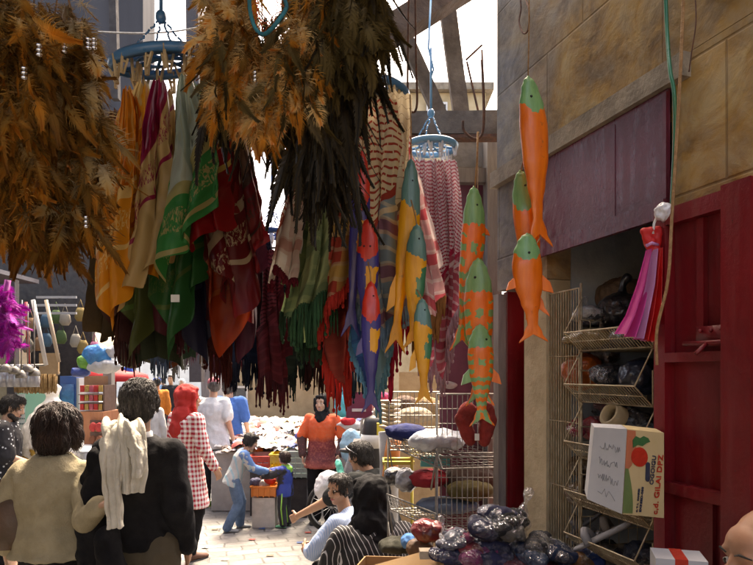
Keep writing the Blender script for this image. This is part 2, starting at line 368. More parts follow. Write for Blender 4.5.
for a,b,l in (((467,62),(482,128),'thin iron rod leaning down to the cross beam'),((482,50),(484,122),'upright thin iron rod above the cross beam end'),((466,60),(482,45),'short thin iron rod crossing near the leaning planks')):
    curve_tube('iron_rod',[P(*a,3.3),P((a[0]+b[0])/2,(a[1]+b[1])/2,3.3),P(*b,3.3)],.006,RUST,l,'rod')
curve_tube('iron_hook',[P(409,-20,2.6),P(408,40,2.6),P(408,100,2.6),P(412,112,2.6),P(417,104,2.6),P(416,60,2.6),P(415,-20,2.6)],.005,RUST,'long bent iron hook hanging from the brown beam','hook')
curve_tube('iron_hook',[P(463,121,2.9),P(464,131,2.9),P(474,139,2.9),P(482,134,2.9),P(484,110,2.9),P(482,60,2.9)],.007,RUST,'curved iron hook under the cross beam carrying the striped fish','hook')
# purple door frame behind the striped fish
gf=thing('alley_door','old grey door frame with a maroon steel sheet behind the striped fish','door',G(470,3.6))
def fb(m,x0,y0,x1,y1,Y,d=.06): return m.hexa([P(x0,y1,Y),P(x1,y1,Y),P(x1,y1,Y)+Vector((0,d,0)),P(x0,y1,Y)+Vector((0,d,0)),P(x0,y0,Y),P(x1,y0,Y),P(x1,y0,Y)+Vector((0,d,0)),P(x0,y0,Y)+Vector((0,d,0))])
m=MB(); fb(m,452,168,487,182,3.5); fb(m,487.5,130,502,690,3.45,.3); m.build('frame',GREYW,gf,False)
m=MB(); fb(m,440,183,487,690,3.6,.03); m.build('sheet',mk('purple_steel',(.16,.04,.07),(.09,.02,.045),4,.5,.2),gf,False)
m=MB(); fb(m,452,140,500,167,3.62,.2); m.build('transom_panel',mk('rough_plaster',(.30,.27,.23),(.16,.14,.12),8,.9,.6,30),gf,False)
# low pale building far behind the planks and the plaster wall behind the market heap
LIME=mk('pale_limestone',(.55,.44,.27),(.42,.32,.18),5,.9,.4,20)
def fbuild(name,label,x0,x1,ytop,Y,depth,mat,cat='building',wins=(),ybot=None):
    t=thing(name,label,cat,G((x0+x1)/2,Y)); m=MB(); zt=P(0,ytop,Y).z; zb=0 if ybot is None else P(0,ybot,Y).z
    a=G(x0,Y).x;b=G(x1,Y).x; m.box(((a+b)/2,Y+depth/2,(zt+zb)/2),(b-a,depth,zt-zb)); m.build('wall',mat,t,False)
    m=MB(); m.box(((a+b)/2,Y+depth/2,zt+.06),(b-a+.2,depth+.2,.1)); m.build('roof',CONC,t,False)
    for (wx0,wy0,wx1,wy1) in wins:
        m=MB(); fb(m,wx0,wy0,wx1,wy1,Y-.03,.02); wf=m.build('window',mk('window_dark',(.10,.11,.12),None,4,.2,.0),t,False)
        m=MB(); 
        for q in ((wx0-1.5,wy0-2,wx1+1.5,wy0),(wx0-1.5,wy1,wx1+1.5,wy1+2),(wx0-1.5,wy0,wx0,wy1),(wx1,wy0,wx1+1.5,wy1)): fb(m,*q,Y-.06,.05)
        m.build('frame',mk('white_frame',(.7,.7,.68)),wf,False)
    return t
fbuild('stone_house','low yellow stone house seen under the leaning planks',372,486,93,9.0,5,LIME,wins=[(428,104,446,132)])
fbuild('plaster_wall_house','beige plaster shop front behind the heap of clothes',217,372,362,11.0,4,mk('beige_plaster',(.42,.34,.22),(.30,.24,.15),3,.9,.4),wins=[(228,388,246,416)])
fbuild('pale_building','washed out pale building far along the bright street',92,226,352,46,12,mk('white_stone',(.8,.78,.72),None,1.2,.9,.2))
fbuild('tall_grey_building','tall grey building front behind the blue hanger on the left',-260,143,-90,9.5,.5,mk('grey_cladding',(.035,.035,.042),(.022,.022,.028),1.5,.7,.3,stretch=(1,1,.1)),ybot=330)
beam(P(193,-60,8.2),P(197,382,8.2),.16,.16,'wooden_post',BEAM and mk('dark_post',(.05,.045,.05)),'tall dark post beside the bright gap above the blue hanger',cat='post')
beam(P(112,-60,7.8),P(116,100,7.8),.09,.09,'iron_pipe',DARK,'dark drain pipe on the tall grey building',cat='pipe')
curve_tube('wire',[P(98,32,6.5),P(140,33.5,6.5),P(178,31,6.5),P(230,22,6.5)],.009,STEEL,'pale wire strung across the gap above the blue hanger','wire')
beam(P(206,330,9.8),P(211,470,9.8),.17,.17,'wooden_post',GREYW,'grey wooden post behind the man with the pink cap',cat='post')
beam(P(221,372,10.4),P(221,440,10.4),.10,.10,'metal_post',mk('pale_post',(.5,.5,.5)),'slim pale post beside the plaster shop front',cat='post')
# roof of iron sheets over the near stalls, out of the frame, gives the shade
def roofsheet(x0,x1,y0,y1,z0,z1,label):
    m=MB(); nx=60
    for i in range(nx+1):
        x=x0+(x1-x0)*i/nx; dz=.02*math.cos(i*math.pi)
        for y,z in ((y0,z0),(y1,z1)): m.v.append(Vector((x,y,z+dz)))
    k=len(m.v)
    for i in range(nx+1):
        x=x0+(x1-x0)*i/nx; dz=.02*math.cos(i*math.pi)-.006
        for y,z in ((y0,z0),(y1,z1)): m.v.append(Vector((x,y,z+dz)))
    for i in range(nx):
        a=2*i; m.f.append((a,a+2,a+3,a+1)); m.f.append((k+a,k+a+1,k+a+3,k+a+2)); m.m+=[0,0]
    for a,b in ((0,1),(2*nx+1,2*nx)): m.f.append((a,b,k+b,k+a)); m.m.append(0)
    return tag(m.build('shade_roof_sheet',ROOFM,None,False),label,'roof')
rnd=random.Random(7)
# ---------------------------------------------------------------- hangers
BLUEP=plastic('blue',(.05,.18,.38)); BLUEL=plastic('light_blue',(.16,.42,.68)); BLUED=plastic('deep_blue',(.03,.12,.42))
PEG=mk('wood_peg',(.55,.42,.25),(.40,.29,.15),30,.7,.2); PEGW=plastic('peg_white',(.75,.76,.78)); CHROME=mk('dull_steel',(.6,.6,.6),None,20,.3,.0,metal=.9)
def hanger(px,py,Y,rx,mat,label,pegs=18,cords=4,up=.35,tilt=0.0,ry=None,pm=PEG,band=.02):
    c=P(px,py,Y); t=thing('clothes_hanger',label,'hanger',c+Vector((0,0,up)),'round peg hangers'); ry=ry or rx
    X=Vector((1,0,tilt)).normalized(); Yv=Vector((0,1,0))
    m=MB(); n=48; prof=[(-.008,-band),(.012,-band*.8),(.016,0),(.006,band*.5),(-.006,band*.4)]
    b=0
    for i in range(n):
        a=2*math.pi*i/n; d=X*math.cos(a)*rx+Yv*math.sin(a)*ry; dn=d.normalized()
        for pr,pz in prof: m.v.append(c+d+dn*pr+Vector((0,0,pz)))
    k=len(prof)
    for i in range(n):
        for j in range(k): m.f.append((i*k+j,i*k+(j+1)%k,((i+1)%n)*k+(j+1)%k,((i+1)%n)*k+j)); m.m.append(0)
    m.build('rim',mat,t)
    for i in range(4):
        a=math.pi*i/4+.3; d=X*math.cos(a)*rx+Yv*math.sin(a)*ry; mm=MB(); mm.tube([c-d,c+Vector((0,0,.006)),c+d],.006,6); mm.build('spoke',mat,t)
    m=MB(); m.tube([c+X*.5*rx*math.cos(2*math.pi*i/24)+Yv*.5*ry*math.sin(2*math.pi*i/24) for i in range(25)],.005,6); m.build('inner_ring',mat,t)
    top=c+Vector((0,0,up*.45))
    for i in range(cords):
        a=2*math.pi*i/cords+.5; e=c+X*math.cos(a)*rx*.8+Yv*math.sin(a)*ry*.8
        mm=MB(); nl=7
        for q in range(nl):
            p=top.lerp(e,(q+.15)/nl); p2=top.lerp(e,(q+.95)/nl); mm.tube([p,(p+p2)/2+Vector((.004 if q%2 else 0,.004,0)),p2],.0035,5)
        mm.build('chain',mat,t)
    m=MB(); m.tube([top,top+Vector((0,0,up*.55)),top+Vector((0,0,up*.9))],.006,6); m.ell(top,(.018,.018,.022),8); m.tube([top+Vector((0,0,up*.5)),top+Vector((.012,0,up*.6)),top+Vector((0,0,up*.75)),top+Vector((-.012,0,up*.9)),top+Vector((0,0,up*1.6))],.005,6); m.build('hook',mat,t)
    pm0=None
    for i in range(pegs):
        a=2*math.pi*i/pegs+.1; r=1 if i%3 else .55
        e=c+X*math.cos(a)*rx*r+Yv*math.sin(a)*ry*r+Vector((0,0,-band))
        if pm0 is None:
            mm=MB(); 
            for sx in (-1,1): mm.hexa([e+Vector((sx*.003-.003,-.004,-.045)),e+Vector((sx*.003+.003,-.004,-.045)),e+Vector((sx*.003+.003,.004,-.045)),e+Vector((sx*.003-.003,.004,-.045)),e+Vector((sx*.011-.003,-.004,.022)),e+Vector((sx*.011+.003,-.004,.022)),e+Vector((sx*.011+.003,.004,.022)),e+Vector((sx*.011-.003,.004,.022))])
            mm.tube([e+Vector((-.008,0,-.008)),e+Vector((.008,0,-.008))],.004,6)
            for q in range(len(mm.v)): mm.v[q]=mm.v[q]-e
            me=bpy.data.meshes.new('peg'); me.from_pydata(mm.v,[],mm.f); me.materials.append(pm); pm0=me
        o=bpy.data.objects.new('peg',pm0); COL.objects.link(o); o.parent=t; o.location=e-org(t); o.rotation_euler=(rnd.uniform(-.2,.2),rnd.uniform(-.3,.3),rnd.uniform(0,3))
    return t
hanger(161,60,1.95,.150,BLUEP,'blue round peg hanger in front of the bright gap, holding satin scarves',22,up=.30,tilt=.10,ry=.085,band=.022)
hanger(352,96,2.15,.185,BLUEP,'blue peg hanger mostly hidden by black feathers, holding tan chequered scarves',22,up=.35,ry=.17)
hanger(431,146,2.9,.112,BLUEL,'bright light blue peg hanger holding fine red and white chequered scarves',14,up=.34,ry=.11,pm=PEGW)
hanger(272,233,3.3,.10,BLUED,'small deep blue peg hanger seen through the gap below the black feathers',12,up=.30,ry=.10,pm=PEGW)
# ---------------------------------------------------------------- scarf materials (uv: x across 0..1, y down in metres)
def uvs(n):
    sp=n.n('SeparateXYZ'); n.l(n.tc('UV'),sp.inputs[0]); return sp.outputs[0],sp.outputs[1]
def satin(name,base,alt,border,line,seed=0,trans=.38,vb=.75,rough=.33,busy=.5):
    if name in MC: return MC[name]
    n=NT('satin_'+name); u,v=uvs(n); uv=n.mapv(n.tc('UV'),loc=(seed*1.3,seed*.7,0))
    vo=n.n('TexVoronoi',feature='SMOOTH_F1'); vo.inputs['Scale'].default_value=5; n.l(n.mapv(uv,scale=(1,1.6,1)),vo.inputs['Vector'])
    sw=n.n('TexWave'); sw.inputs['Scale'].default_value=2.2; sw.inputs['Distortion'].default_value=9; sw.inputs['Detail'].default_value=3; n.l(uv,sw.inputs['Vector'])
    c=n.mix(n.ramp(n.noise(2.6,3,.5,uv,1.5),[(.46,0.0),(.5,1.0)]),base,alt)
    c=n.mix(n.ramp(sw.outputs['Fac'],[(.90,0.0),(.95,busy)]),c,line)
    c=n.mix(n.ramp(vo.outputs[0],[(.10,busy),(.16,0.0)]),c,line)
    # borders: diagonal bands
    d=n.math('ADD',v,n.math('MULTIPLY',u,.28))
    c=n.mix(n.math('GREATER_THAN',d,vb),c,border); c=n.mix(n.math('COMPARE',d,vb,.018),c,line); c=n.mix(n.math('COMPARE',d,vb+.16,.008),c,line)
    c=n.mix(n.math('MULTIPLY',n.ramp(n.noise(40,3,.6,uv,2),[(.5,0.0),(.56,1.0)]),n.math('COMPARE',d,vb+.08,.03)),c,line)
    n.bump(n.noise(30,3,.6),.15,.004); MC[name]=n.fin(c,rough,0,0,.1,None,trans); return MC[name]
def keff(name,ground,ink,bandc,vb=.55,nx=10,ny=50,trans=.32,mort=.30,plaid=None,vtop=0.0,rot=.0):
    if name in MC: return MC[name]
    n=NT('weave_'+name); u,v=uvs(n); uv=n.tc('UV')
    br=n.n('TexBrick',offset=.5); n.l(n.mapv(uv,rot=(0,0,rot)),br.inputs['Vector']); br.inputs['Scale'].default_value=1
    br.inputs['Brick Width'].default_value=1.0/nx*1.5; br.inputs['Row Height'].default_value=1.0/ny; br.inputs['Mortar Size'].default_value=mort/ny; br.inputs['Mortar Smooth'].default_value=.1
    br.inputs['Color1'].default_value=(*ink,1); br.inputs['Color2'].default_value=(*ink,1); br.inputs['Mortar'].default_value=(*ground,1)
    c=br.outputs['Color']
    pl=plaid or bandc
    s1=n.math('GREATER_THAN',n.math('FRACT',n.math('MULTIPLY',v,7.0)),.62); s2=n.math('GREATER_THAN',n.math('FRACT',n.math('MULTIPLY',u,3.0)),.6); s3=n.math('GREATER_THAN',n.math('FRACT',n.math('MULTIPLY',v,21.0)),.72)
    b=n.mix(n.math('MULTIPLY',s1,.8),bandc,pl); b=n.mix(n.math('MULTIPLY',s2,.5),b,pl); b=n.mix(n.math('MULTIPLY',s3,.5),b,ground)
    d=n.math('ADD',v,n.math('MULTIPLY',u,.22)); c=n.mix(n.math('GREATER_THAN',d,vb),c,b); c=n.mix(n.math('COMPARE',d,vb,.012),c,ink); c=n.mix(n.math('COMPARE',d,vb+.05,.010),c,ground)
    n.bump(n.noise(160,2,.5),.3,.003); MC[name]=n.fin(c,.92,0,0,.3,None,trans); return MC[name]
WBK=1.15
def scarf(top,Y,L,wt,wb,dx,hem,folds,mat,label,group,fringe=None,seed=0,depth=.035,flen=.07,gather=.7,hc=0.0,ha=.3,dy=0.0,tagp=False,two=True):
    """top=(px,py) peg point; dx sideways drift in m at the bottom; hem: point/diag/flat"""
    r=random.Random(seed*17+3); T=P(top[0],top[1],Y); wb*=WBK; folds*=.8; Y2=Vector((0,1,0))
    t=thing('scarf',label,'scarf',T,group)
    def surf(s,q,lay):
        Ls=L
        if hem=='point': Ls=L*(1-ha*abs(s-hc))
        elif hem=='diag': Ls=L*(1-ha*(s+1)/2)
        elif hem=='diagl': Ls=L*(1-ha*(1-s)/2)
        else: Ls=L*(1-.03*math.sin(s*3+seed))
        if lay: Ls*=.82
        w=wt+(wb-wt)*(q**gather)
        ph=seed*1.7+lay*1.3; fa=depth*(.35+.65*q)
        f=math.sin(folds*math.pi*s+ph+1.1*math.sin(q*2.2+seed))+.45*math.sin(folds*2.3*math.pi*s+ph*2+q*2.5)
        # folds also bite into the width so that pleats overlap
        x=w*s*.5+ .12*w*math.cos(folds*math.pi*s+ph)*min(1,q*2)+dx*(q**1.25)+.012*math.sin(q*5+seed)
        y=fa*f*.55+ dy*q + (.05*lay) + depth*.9*(s*s)*(.4+q) + .012*noise.noise(Vector((s*2,q*4,seed)))
        z=-Ls*q+ .015*math.sin(s*5+seed)*q
        z+=.02*noise.noise(Vector((s*3,q*3,seed+9))); y+=.010*(1-2*abs(noise.noise(Vector((s*2.5+q*1.5,q*7,seed+3)))))*min(1,q*4); x+=.006*noise.noise(Vector((s*4,q*9,seed+5)))*min(1,q*4)
        return T+Vector((x,y,z)),Ls
    nu,nv=72,60; m=MB(); m.uv=[]
    for lay in ((0,1) if two else (0,)):
        b=len(m.v)
        for j in range(nv+1):
            for i in range(nu+1):
                s=-1+2*i/nu; q=j/nv; p,Ls=surf(s,q,lay); m.v.append(p); m.uv.append(((s+1)/2*(1 if not lay else .8),Ls*q+(.2 if lay else 0)))
        for j in range(nv):
            for i in range(nu): a=b+j*(nu+1)+i; m.f.append((a,a+1,a+nu+2,a+nu+1)); m.m.append(0)
    m.build('cloth',mat,t)
    if fringe:
        m=MB(); k=int(34+wb*120)
        for i in range(k):
            s=-1+2*(i+.5)/k; p,_=surf(s,1.0,0); ln=flen*r.uniform(.6,1.15); a=r.uniform(-.2,.2); w_=.0032*r.uniform(.8,1.6)
            m.tube([p+Vector((0,0,.006)),p+Vector((a*ln*.4,r.uniform(-.006,.006),-ln*.5)),p+Vector((a*ln*.5,r.uniform(-.012,.012),-ln))],[w_,w_*1.5,w_*.5],5)
            if i%3==0: m.ell(p+Vector((a*ln*.5,0,-ln)),(.006,.006,.009),6)
        m.build('fringe',fringe,t)
    if tagp:
        p,_=surf(.1,.86,0); m=MB(); m.box(p+Vector((0,-.045,0)),(.026,.002,.022)); m.build('price_tag',mk('paper',(.75,.74,.68),None,8,.8,.05),t,False)
    return t
def C(n,c,t=.12): return cloth(n,c,trans=t)
g1='satin scarves pegged to the big blue hanger'
HX=190
SAT={}
S=scarf
S((122,88),1.80,.72,.02,.11,-.03,'point',3,satin('orange',(.62,.20,.015),(.5,.12,.01),(.65,.24,.02),(.7,.45,.15),1,vb=.5),'bright orange satin scarf at the left edge of the hanger, next to the brown feathers',g1,seed=1,depth=.03)
S((126,90),1.98,.25,.03,.07,.0,'flat',3,satin('redorange',(.55,.06,.02),(.6,.3,.05),(.4,.05,.02),(.7,.5,.2),2,vb=.5),'short red orange scarf end peeking out under the left pegs',g1,seed=21)
S((141,82),1.86,.60,.03,.15,-.07,'diagl',3.5,satin('gold',(.66,.32,.03),(.60,.46,.20),(.58,.22,.02),(.35,.08,.02),3,vb=.42),'gold and cream satin scarf with thin brown lines',g1,seed=3,depth=.03)
S((161,80),1.80,.66,.03,.15,-.075,'diag',3,satin('lilac',(.36,.20,.26),(.22,.010,.05),(.46,.30,.12),(.24,.012,.04),4,vb=.30,busy=1.0),'lilac and maroon satin scarf with a cream lower half and gold edge',g1,seed=4,depth=.035,ha=.22)
S((188,74),1.70,.56,.03,.17,-.0,'diag',3,satin('palegreen',(.30,.36,.29),(.40,.44,.36),(.03,.20,.05),(.35,.30,.12),5,vb=.40,busy=.25),'pale green satin scarf with a wide dark green border, front of the hanger',g1,seed=5,depth=.04,ha=.42)
S((184,110),1.92,.76,.03,.15,-.01,'point',3,satin('darkgreen',(.014,.06,.018),(.01,.04,.015),(.02,.09,.025),(.07,.11,.03),6,vb=.5,busy=.3),'dark green satin scarf with a small white price tag near its hem',g1,seed=6,tagp=True,hc=-.2)
S((207,88),1.74,.46,.04,.12,.0,'diag',2.5,satin('redcream',(.16,.010,.010),(.38,.29,.17),(.20,.006,.008),(.40,.27,.07),7,vb=.30,busy=.8),'dark red scarf with a cream patterned patch and a bright red hem',g1,seed=7,ha=.2)
S((222,86),1.82,.68,.04,.17,.02,'point',3.5,satin('crimson',(.11,.007,.010),(.20,.12,.08),(.10,.006,.008),(.34,.25,.16),8,vb=.55,busy=.6),'crimson satin scarf with cream vertical folds below the golden feathers',g1,seed=8,hc=.3)
S((213,95),1.95,.82,.05,.22,.0,'point',2.5,satin('scarlet',(.14,.009,.005),(.09,.006,.005),(.20,.022,.005),(.25,.06,.02),9,vb=.62,busy=.2),'plain scarlet scarf hanging lowest in a long point',g1,seed=9,hc=.2,ha=.45)
S((232,92),1.86,.62,.04,.11,.01,'diag',4,satin('brownfloral',(.32,.22,.16),(.20,.10,.06),(.2,.02,.02),(.08,.04,.03),10,vb=.5,busy=.9),'brown and cream floral scarf at the right edge of the hanger',g1,seed=10)
S((230,120),1.98,.66,.04,.10,.0,'flat',3,satin('wine',(.15,.01,.02),(.11,.01,.015),(.24,.015,.02),(.3,.06,.05),11,vb=.4,busy=.2),'deep wine red scarf beside the gap of bright sky',g1,seed=11)
k=0
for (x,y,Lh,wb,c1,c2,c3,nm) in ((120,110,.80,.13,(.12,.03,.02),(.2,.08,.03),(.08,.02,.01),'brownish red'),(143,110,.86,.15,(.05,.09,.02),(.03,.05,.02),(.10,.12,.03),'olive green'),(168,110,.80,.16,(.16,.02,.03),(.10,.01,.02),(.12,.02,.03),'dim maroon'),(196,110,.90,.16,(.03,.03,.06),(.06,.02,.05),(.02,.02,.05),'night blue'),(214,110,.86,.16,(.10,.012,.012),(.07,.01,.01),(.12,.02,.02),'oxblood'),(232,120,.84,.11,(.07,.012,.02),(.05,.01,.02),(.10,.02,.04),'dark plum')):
    S((x,y),2.14,Lh,.05,wb*1.1,(x-185)*.0004,'point',3,satin('back%d'%k,tuple(q*.5 for q in c1),tuple(q*.5 for q in c2),tuple(q*.5 for q in c3),tuple(min(1,q*1.2) for q in c1),20+k,vb=.6,busy=.3,trans=.15,rough=.5),'%s scarf darkened for the shaded back row of the big blue hanger'%nm,g1,fringe=None,seed=30+k,hc=.1); k+=1  # colours halved, the shade of the back row is put into the cloth
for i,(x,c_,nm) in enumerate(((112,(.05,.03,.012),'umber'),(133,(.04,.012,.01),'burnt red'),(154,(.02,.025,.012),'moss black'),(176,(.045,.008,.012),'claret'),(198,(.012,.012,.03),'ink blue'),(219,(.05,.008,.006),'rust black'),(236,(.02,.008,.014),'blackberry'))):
    S((x,150),2.3,.68+.05*(i%3),.12,.17,0,'point' if i%2 else 'flat',3,cloth('row3_%d'%i,c_,trans=.1),'%s scarf added to darken the last row of the big blue hanger'%nm,g1,seed=150+i,ha=.2,flen=.1,fringe=cloth('row3f_%d'%i,c_) if i%2 else None)  # extra near-black row, its colour fills the gaps with darkness
g2='fringed scarves pegged to the hidden blue hanger'
tass=lambda n,c: cloth('fringe_'+n,c,tuple(x*.6 for x in c),30,.4)
S((312,125),2.02,.50,.03,.085,-.115,'flat',2.5,keff('tan',(.50,.42,.33),(.30,.08,.05),(.52,.46,.38),vb=.32,plaid=(.36,.16,.12)),'tan chequered scarf end with a maroon fringe, left of the green ones',g2,tass('maroon',(.14,.01,.02)),seed=40,flen=.022,depth=.02)
S((320,120),2.12,.80,.04,.13,-.09,'diagl',3,keff('olive',(.20,.24,.10),(.03,.05,.03),(.15,.20,.09),vb=.38,plaid=(.05,.09,.05)),'olive green chequered scarf with dark stripes',g2,tass('darkgreen',(.02,.05,.025)),seed=41,ha=.2)
S((328,125),2.00,.60,.03,.10,-.05,'diag',2,keff('lightolive',(.30,.34,.16),(.10,.14,.06),(.27,.31,.14),vb=.30,plaid=(.12,.17,.08),nx=10),'lighter olive scarf with a bushy dark green fringe',g2,tass('bottlegreen',(.03,.09,.04)),seed=42,flen=.13,ha=.1)
S((346,100),1.98,.75,.08,.13,-.02,'diag',2,keff('redgold',(.50,.36,.22),(.38,.03,.02),(.36,.05,.03),vb=.34,plaid=(.55,.36,.10),nx=8,ny=40,mort=.36),'red chequered scarf turning to red and gold plaid, red fringe',g2,tass('red',(.45,.03,.02)),seed=43,flen=.05,ha=.35)
S((335,110),2.2,.98,.05,.14,.03,'point',2.5,keff('darkred',(.14,.03,.02),(.06,.01,.01),(.12,.02,.015),vb=.6),'dark red scarf behind the plaid one with a long scarlet fringe',g2,tass('scarlet',(.5,.03,.02)),seed=44,flen=.11,ha=.25)
S((374,97),1.93,.76,.12,.14,.035,'point',2,keff('creamred',(.68,.54,.34),(.36,.05,.03),(.22,.28,.30),vb=.47,plaid=(.22,.06,.09),nx=9,ny=44,mort=.36),'cream scarf with red lattice checks above a grey blue plaid end',g2,tass('greyblue',(.16,.24,.30)),seed=45,flen=.06,ha=.2,depth=.025)
S((393,92),1.96,.72,.10,.12,.02,'diag',2.4,keff('creamnet',(.68,.56,.38),(.22,.13,.07),(.56,.30,.22),vb=.50,plaid=(.45,.10,.08),nx=7,ny=32,mort=.5),'cream scarf with a brown net pattern and salmon end',g2,tass('rust',(.30,.10,.03)),seed=46,flen=.05,ha=.2)
S((403,97),2.08,.80,.03,.08,.08,'diag',3,keff('whitered',(.62,.56,.52),(.40,.06,.06),(.62,.50,.48),vb=.38,plaid=(.42,.03,.05),nx=12,ny=50),'white scarf with two red stripes behind the yellow fish',g2,tass('brownrust',(.28,.12,.04)),seed=47,flen=.08,ha=.15)
S((362,110),2.12,.96,.04,.10,.0,'point',2.5,keff('navy',(.03,.06,.20),(.02,.03,.09),(.03,.07,.22),vb=.5,plaid=(.05,.20,.42)),'navy blue scarf with a light blue edge fringe behind the blue fish',g2,tass('lightblue',(.12,.32,.50)),seed=48,flen=.05)
S((385,120),2.2,.92,.05,.11,.03,'point',2.5,keff('crimsondark',(.22,.02,.03),(.10,.01,.01),(.20,.015,.02),vb=.5),'dark crimson scarf between the blue and yellow fish, ruby fringe',g2,tass('ruby',(.34,.01,.03)),seed=49,flen=.08)
S((372,130),2.06,.90,.03,.06,.04,'point',2,keff('tealgrey',(.14,.26,.30),(.03,.06,.08),(.16,.28,.32),vb=.35),'narrow teal grey scarf end speckled black under the plaid',g2,tass('teal',(.10,.24,.30)),seed=50,flen=.06,dy=-.06)
g3='red and white chequered scarves on the light blue hanger'
for i,(x,dx,L,lab) in enumerate(((419,-.0,.92,'leftmost fine red and white chequered scarf, by the yellow fish'),(430,.01,.98,'second fine red and white chequered scarf with a pale pink fringe'),(441,.015,1.0,'third fine red and white chequered scarf with a lilac fringe, hanging lowest'),(450,.015,.86,'rightmost fine red and white chequered scarf, next to the striped fish'))):
    S((x,160),2.82+.05*(i%2),L,.06,.085,dx,'point',2.5,keff('fine%d'%(i%2),(.60,.50,.52),(.36,.02,.06),(.42,.10,.14),vb=.62,nx=24+4*(i%2),ny=58,mort=.3,plaid=(.30,.05,.08)),lab,g3,tass('pinkish',(.45,.30,.36)),seed=60+i,flen=.09,depth=.03)
g4='dark fringed shawls hanging over the street'
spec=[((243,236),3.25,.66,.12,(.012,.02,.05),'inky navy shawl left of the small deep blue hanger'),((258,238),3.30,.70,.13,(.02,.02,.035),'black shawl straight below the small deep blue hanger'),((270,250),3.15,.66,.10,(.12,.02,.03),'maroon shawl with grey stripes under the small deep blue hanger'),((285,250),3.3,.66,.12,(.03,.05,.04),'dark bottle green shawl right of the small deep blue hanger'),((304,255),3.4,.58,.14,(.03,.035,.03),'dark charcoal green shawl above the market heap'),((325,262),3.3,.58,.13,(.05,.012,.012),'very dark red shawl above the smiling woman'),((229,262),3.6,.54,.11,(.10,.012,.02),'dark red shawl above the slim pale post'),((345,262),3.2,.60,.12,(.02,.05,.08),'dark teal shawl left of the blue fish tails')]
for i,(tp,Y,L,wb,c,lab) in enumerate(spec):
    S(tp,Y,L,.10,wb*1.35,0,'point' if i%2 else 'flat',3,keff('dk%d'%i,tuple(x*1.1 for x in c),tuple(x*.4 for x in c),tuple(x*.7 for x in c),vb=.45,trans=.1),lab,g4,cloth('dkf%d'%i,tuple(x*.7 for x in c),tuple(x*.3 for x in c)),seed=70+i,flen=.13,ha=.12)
S((297,300),3.0,.16,.02,.05,0,'point',2,C('beigebit',(.42,.33,.22)),'small beige cloth corner among the dark green shawls',g4,seed=90,two=False) if 0 else None
g5='dim garments hanging far over the street'
names=['khaki','brown','aubergine','slate','rust brown','grey','dark green','mauve','charcoal','coffee','indigo','dusty rose']
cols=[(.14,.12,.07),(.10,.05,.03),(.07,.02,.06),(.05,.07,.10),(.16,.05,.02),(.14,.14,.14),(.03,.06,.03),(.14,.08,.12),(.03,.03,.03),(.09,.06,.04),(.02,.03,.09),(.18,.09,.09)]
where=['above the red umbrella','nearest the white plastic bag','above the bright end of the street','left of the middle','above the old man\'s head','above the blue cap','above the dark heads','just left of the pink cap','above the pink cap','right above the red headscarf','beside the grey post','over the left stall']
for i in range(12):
    x=128+i*9.2+rnd.uniform(-2,2); S((x,288+rnd.uniform(-4,8)),4.3+.25*(i%3),(.52 if i<7 else .43)+rnd.uniform(-.06,.08),.08,.17,rnd.uniform(-.02,.02),'point' if i%2 else 'flat',2.5,cloth('far%d'%i,tuple(q*.6 for q in cols[i]),trans=.1),'%s garment hanging in the far row %s'%(names[i],where[i]),g5,cloth('farf%d'%i,cols[i]) if i%2 else None,seed=100+i,flen=.14)  # cloth colours cut down so the far row holds its shade
# lines the shawls hang on
curve_tube('rope',[P(100,284,4.5),P(170,287,4.5),P(245,283,4.5)],.006,GREYW,'grey rope carrying the far row of dim garments','rope')
curve_tube('rope',[P(222,258,3.35),P(285,247,3.35),P(352,257,3.35)],.006,GREYW,'dark rope carrying the fringed shawls','rope')
# ---------------------------------------------------------------- wooden fish
OR=mk('fish_orange',(.72,.13,.012),(.60,.085,.008),14,.38,.12,40,coat=.5); LG=mk('fish_green',(.20,.42,.17),(.14,.32,.13),14,.42,.12,40,coat=.4)
RD=mk('fish_red',(.62,.035,.015),(.50,.02,.01),14,.36,.12,40,coat=.5); BL=mk('fish_blue',(.035,.03,.20),(.02,.02,.13),14,.38,.12,40,coat=.5)
def wood_paint(name,c1,c2):
    n=NT(name); v=n.tc(); a=n.noise(9,5,.6,n.mapv(v,scale=(5,5,.6))); b=n.noise(40,4,.7,v); col=n.ramp(a,[(.3,c2),(.65,c1)]); col=n.mix(n.ramp(b,[(.66,0.0),(.70,.6)]),col,tuple(x*.35+.02 for x in c1)); n.bump(n.math('ADD',a,n.math('MULTIPLY',b,.3)),.35,.006); MC[name]=n.fin(col,n.ramp(n.noise(12,4,.6),[(.35,.28),(.65,.6)]),0,.25); return MC[name]
OR=wood_paint('fish_orange2',(.84,.19,.012),(.68,.12,.008)); LG=wood_paint('fish_green2',(.20,.42,.17),(.12,.29,.11)); RD=wood_paint('fish_red2',(.62,.03,.012),(.42,.015,.008)); BL=wood_paint('fish_blue2',(.03,.025,.20),(.015,.012,.11))
YE=mk('fish_yellow',(.72,.34,.012),(.62,.26,.01),14,.38,.12,40,coat=.5); GG=mk('fish_greygreen',(.10,.22,.19),(.06,.14,.13),14,.42,.12,40,coat=.4); YE=wood_paint('fish_yellow2',(.74,.34,.010),(.56,.22,.008)); GG=wood_paint('fish_greygreen2',(.10,.22,.19),(.05,.13,.12)); GD=mk('fish_dark_green',(.03,.20,.10),(.02,.14,.07),14,.42,.1,40,coat=.4)
BK=mk('eye_black',(.01,.01,.01),None,5,.2,0)
def interp(tb,t):
    for i in range(len(tb)-1):
        if t<=tb[i+1][0]:
            a=(t-tb[i][0])/(tb[i+1][0]-tb[i][0]); a=a*a*(3-2*a); return tb[i][1]+(tb[i+1][1]-tb[i][1])*a
    return tb[-1][1]
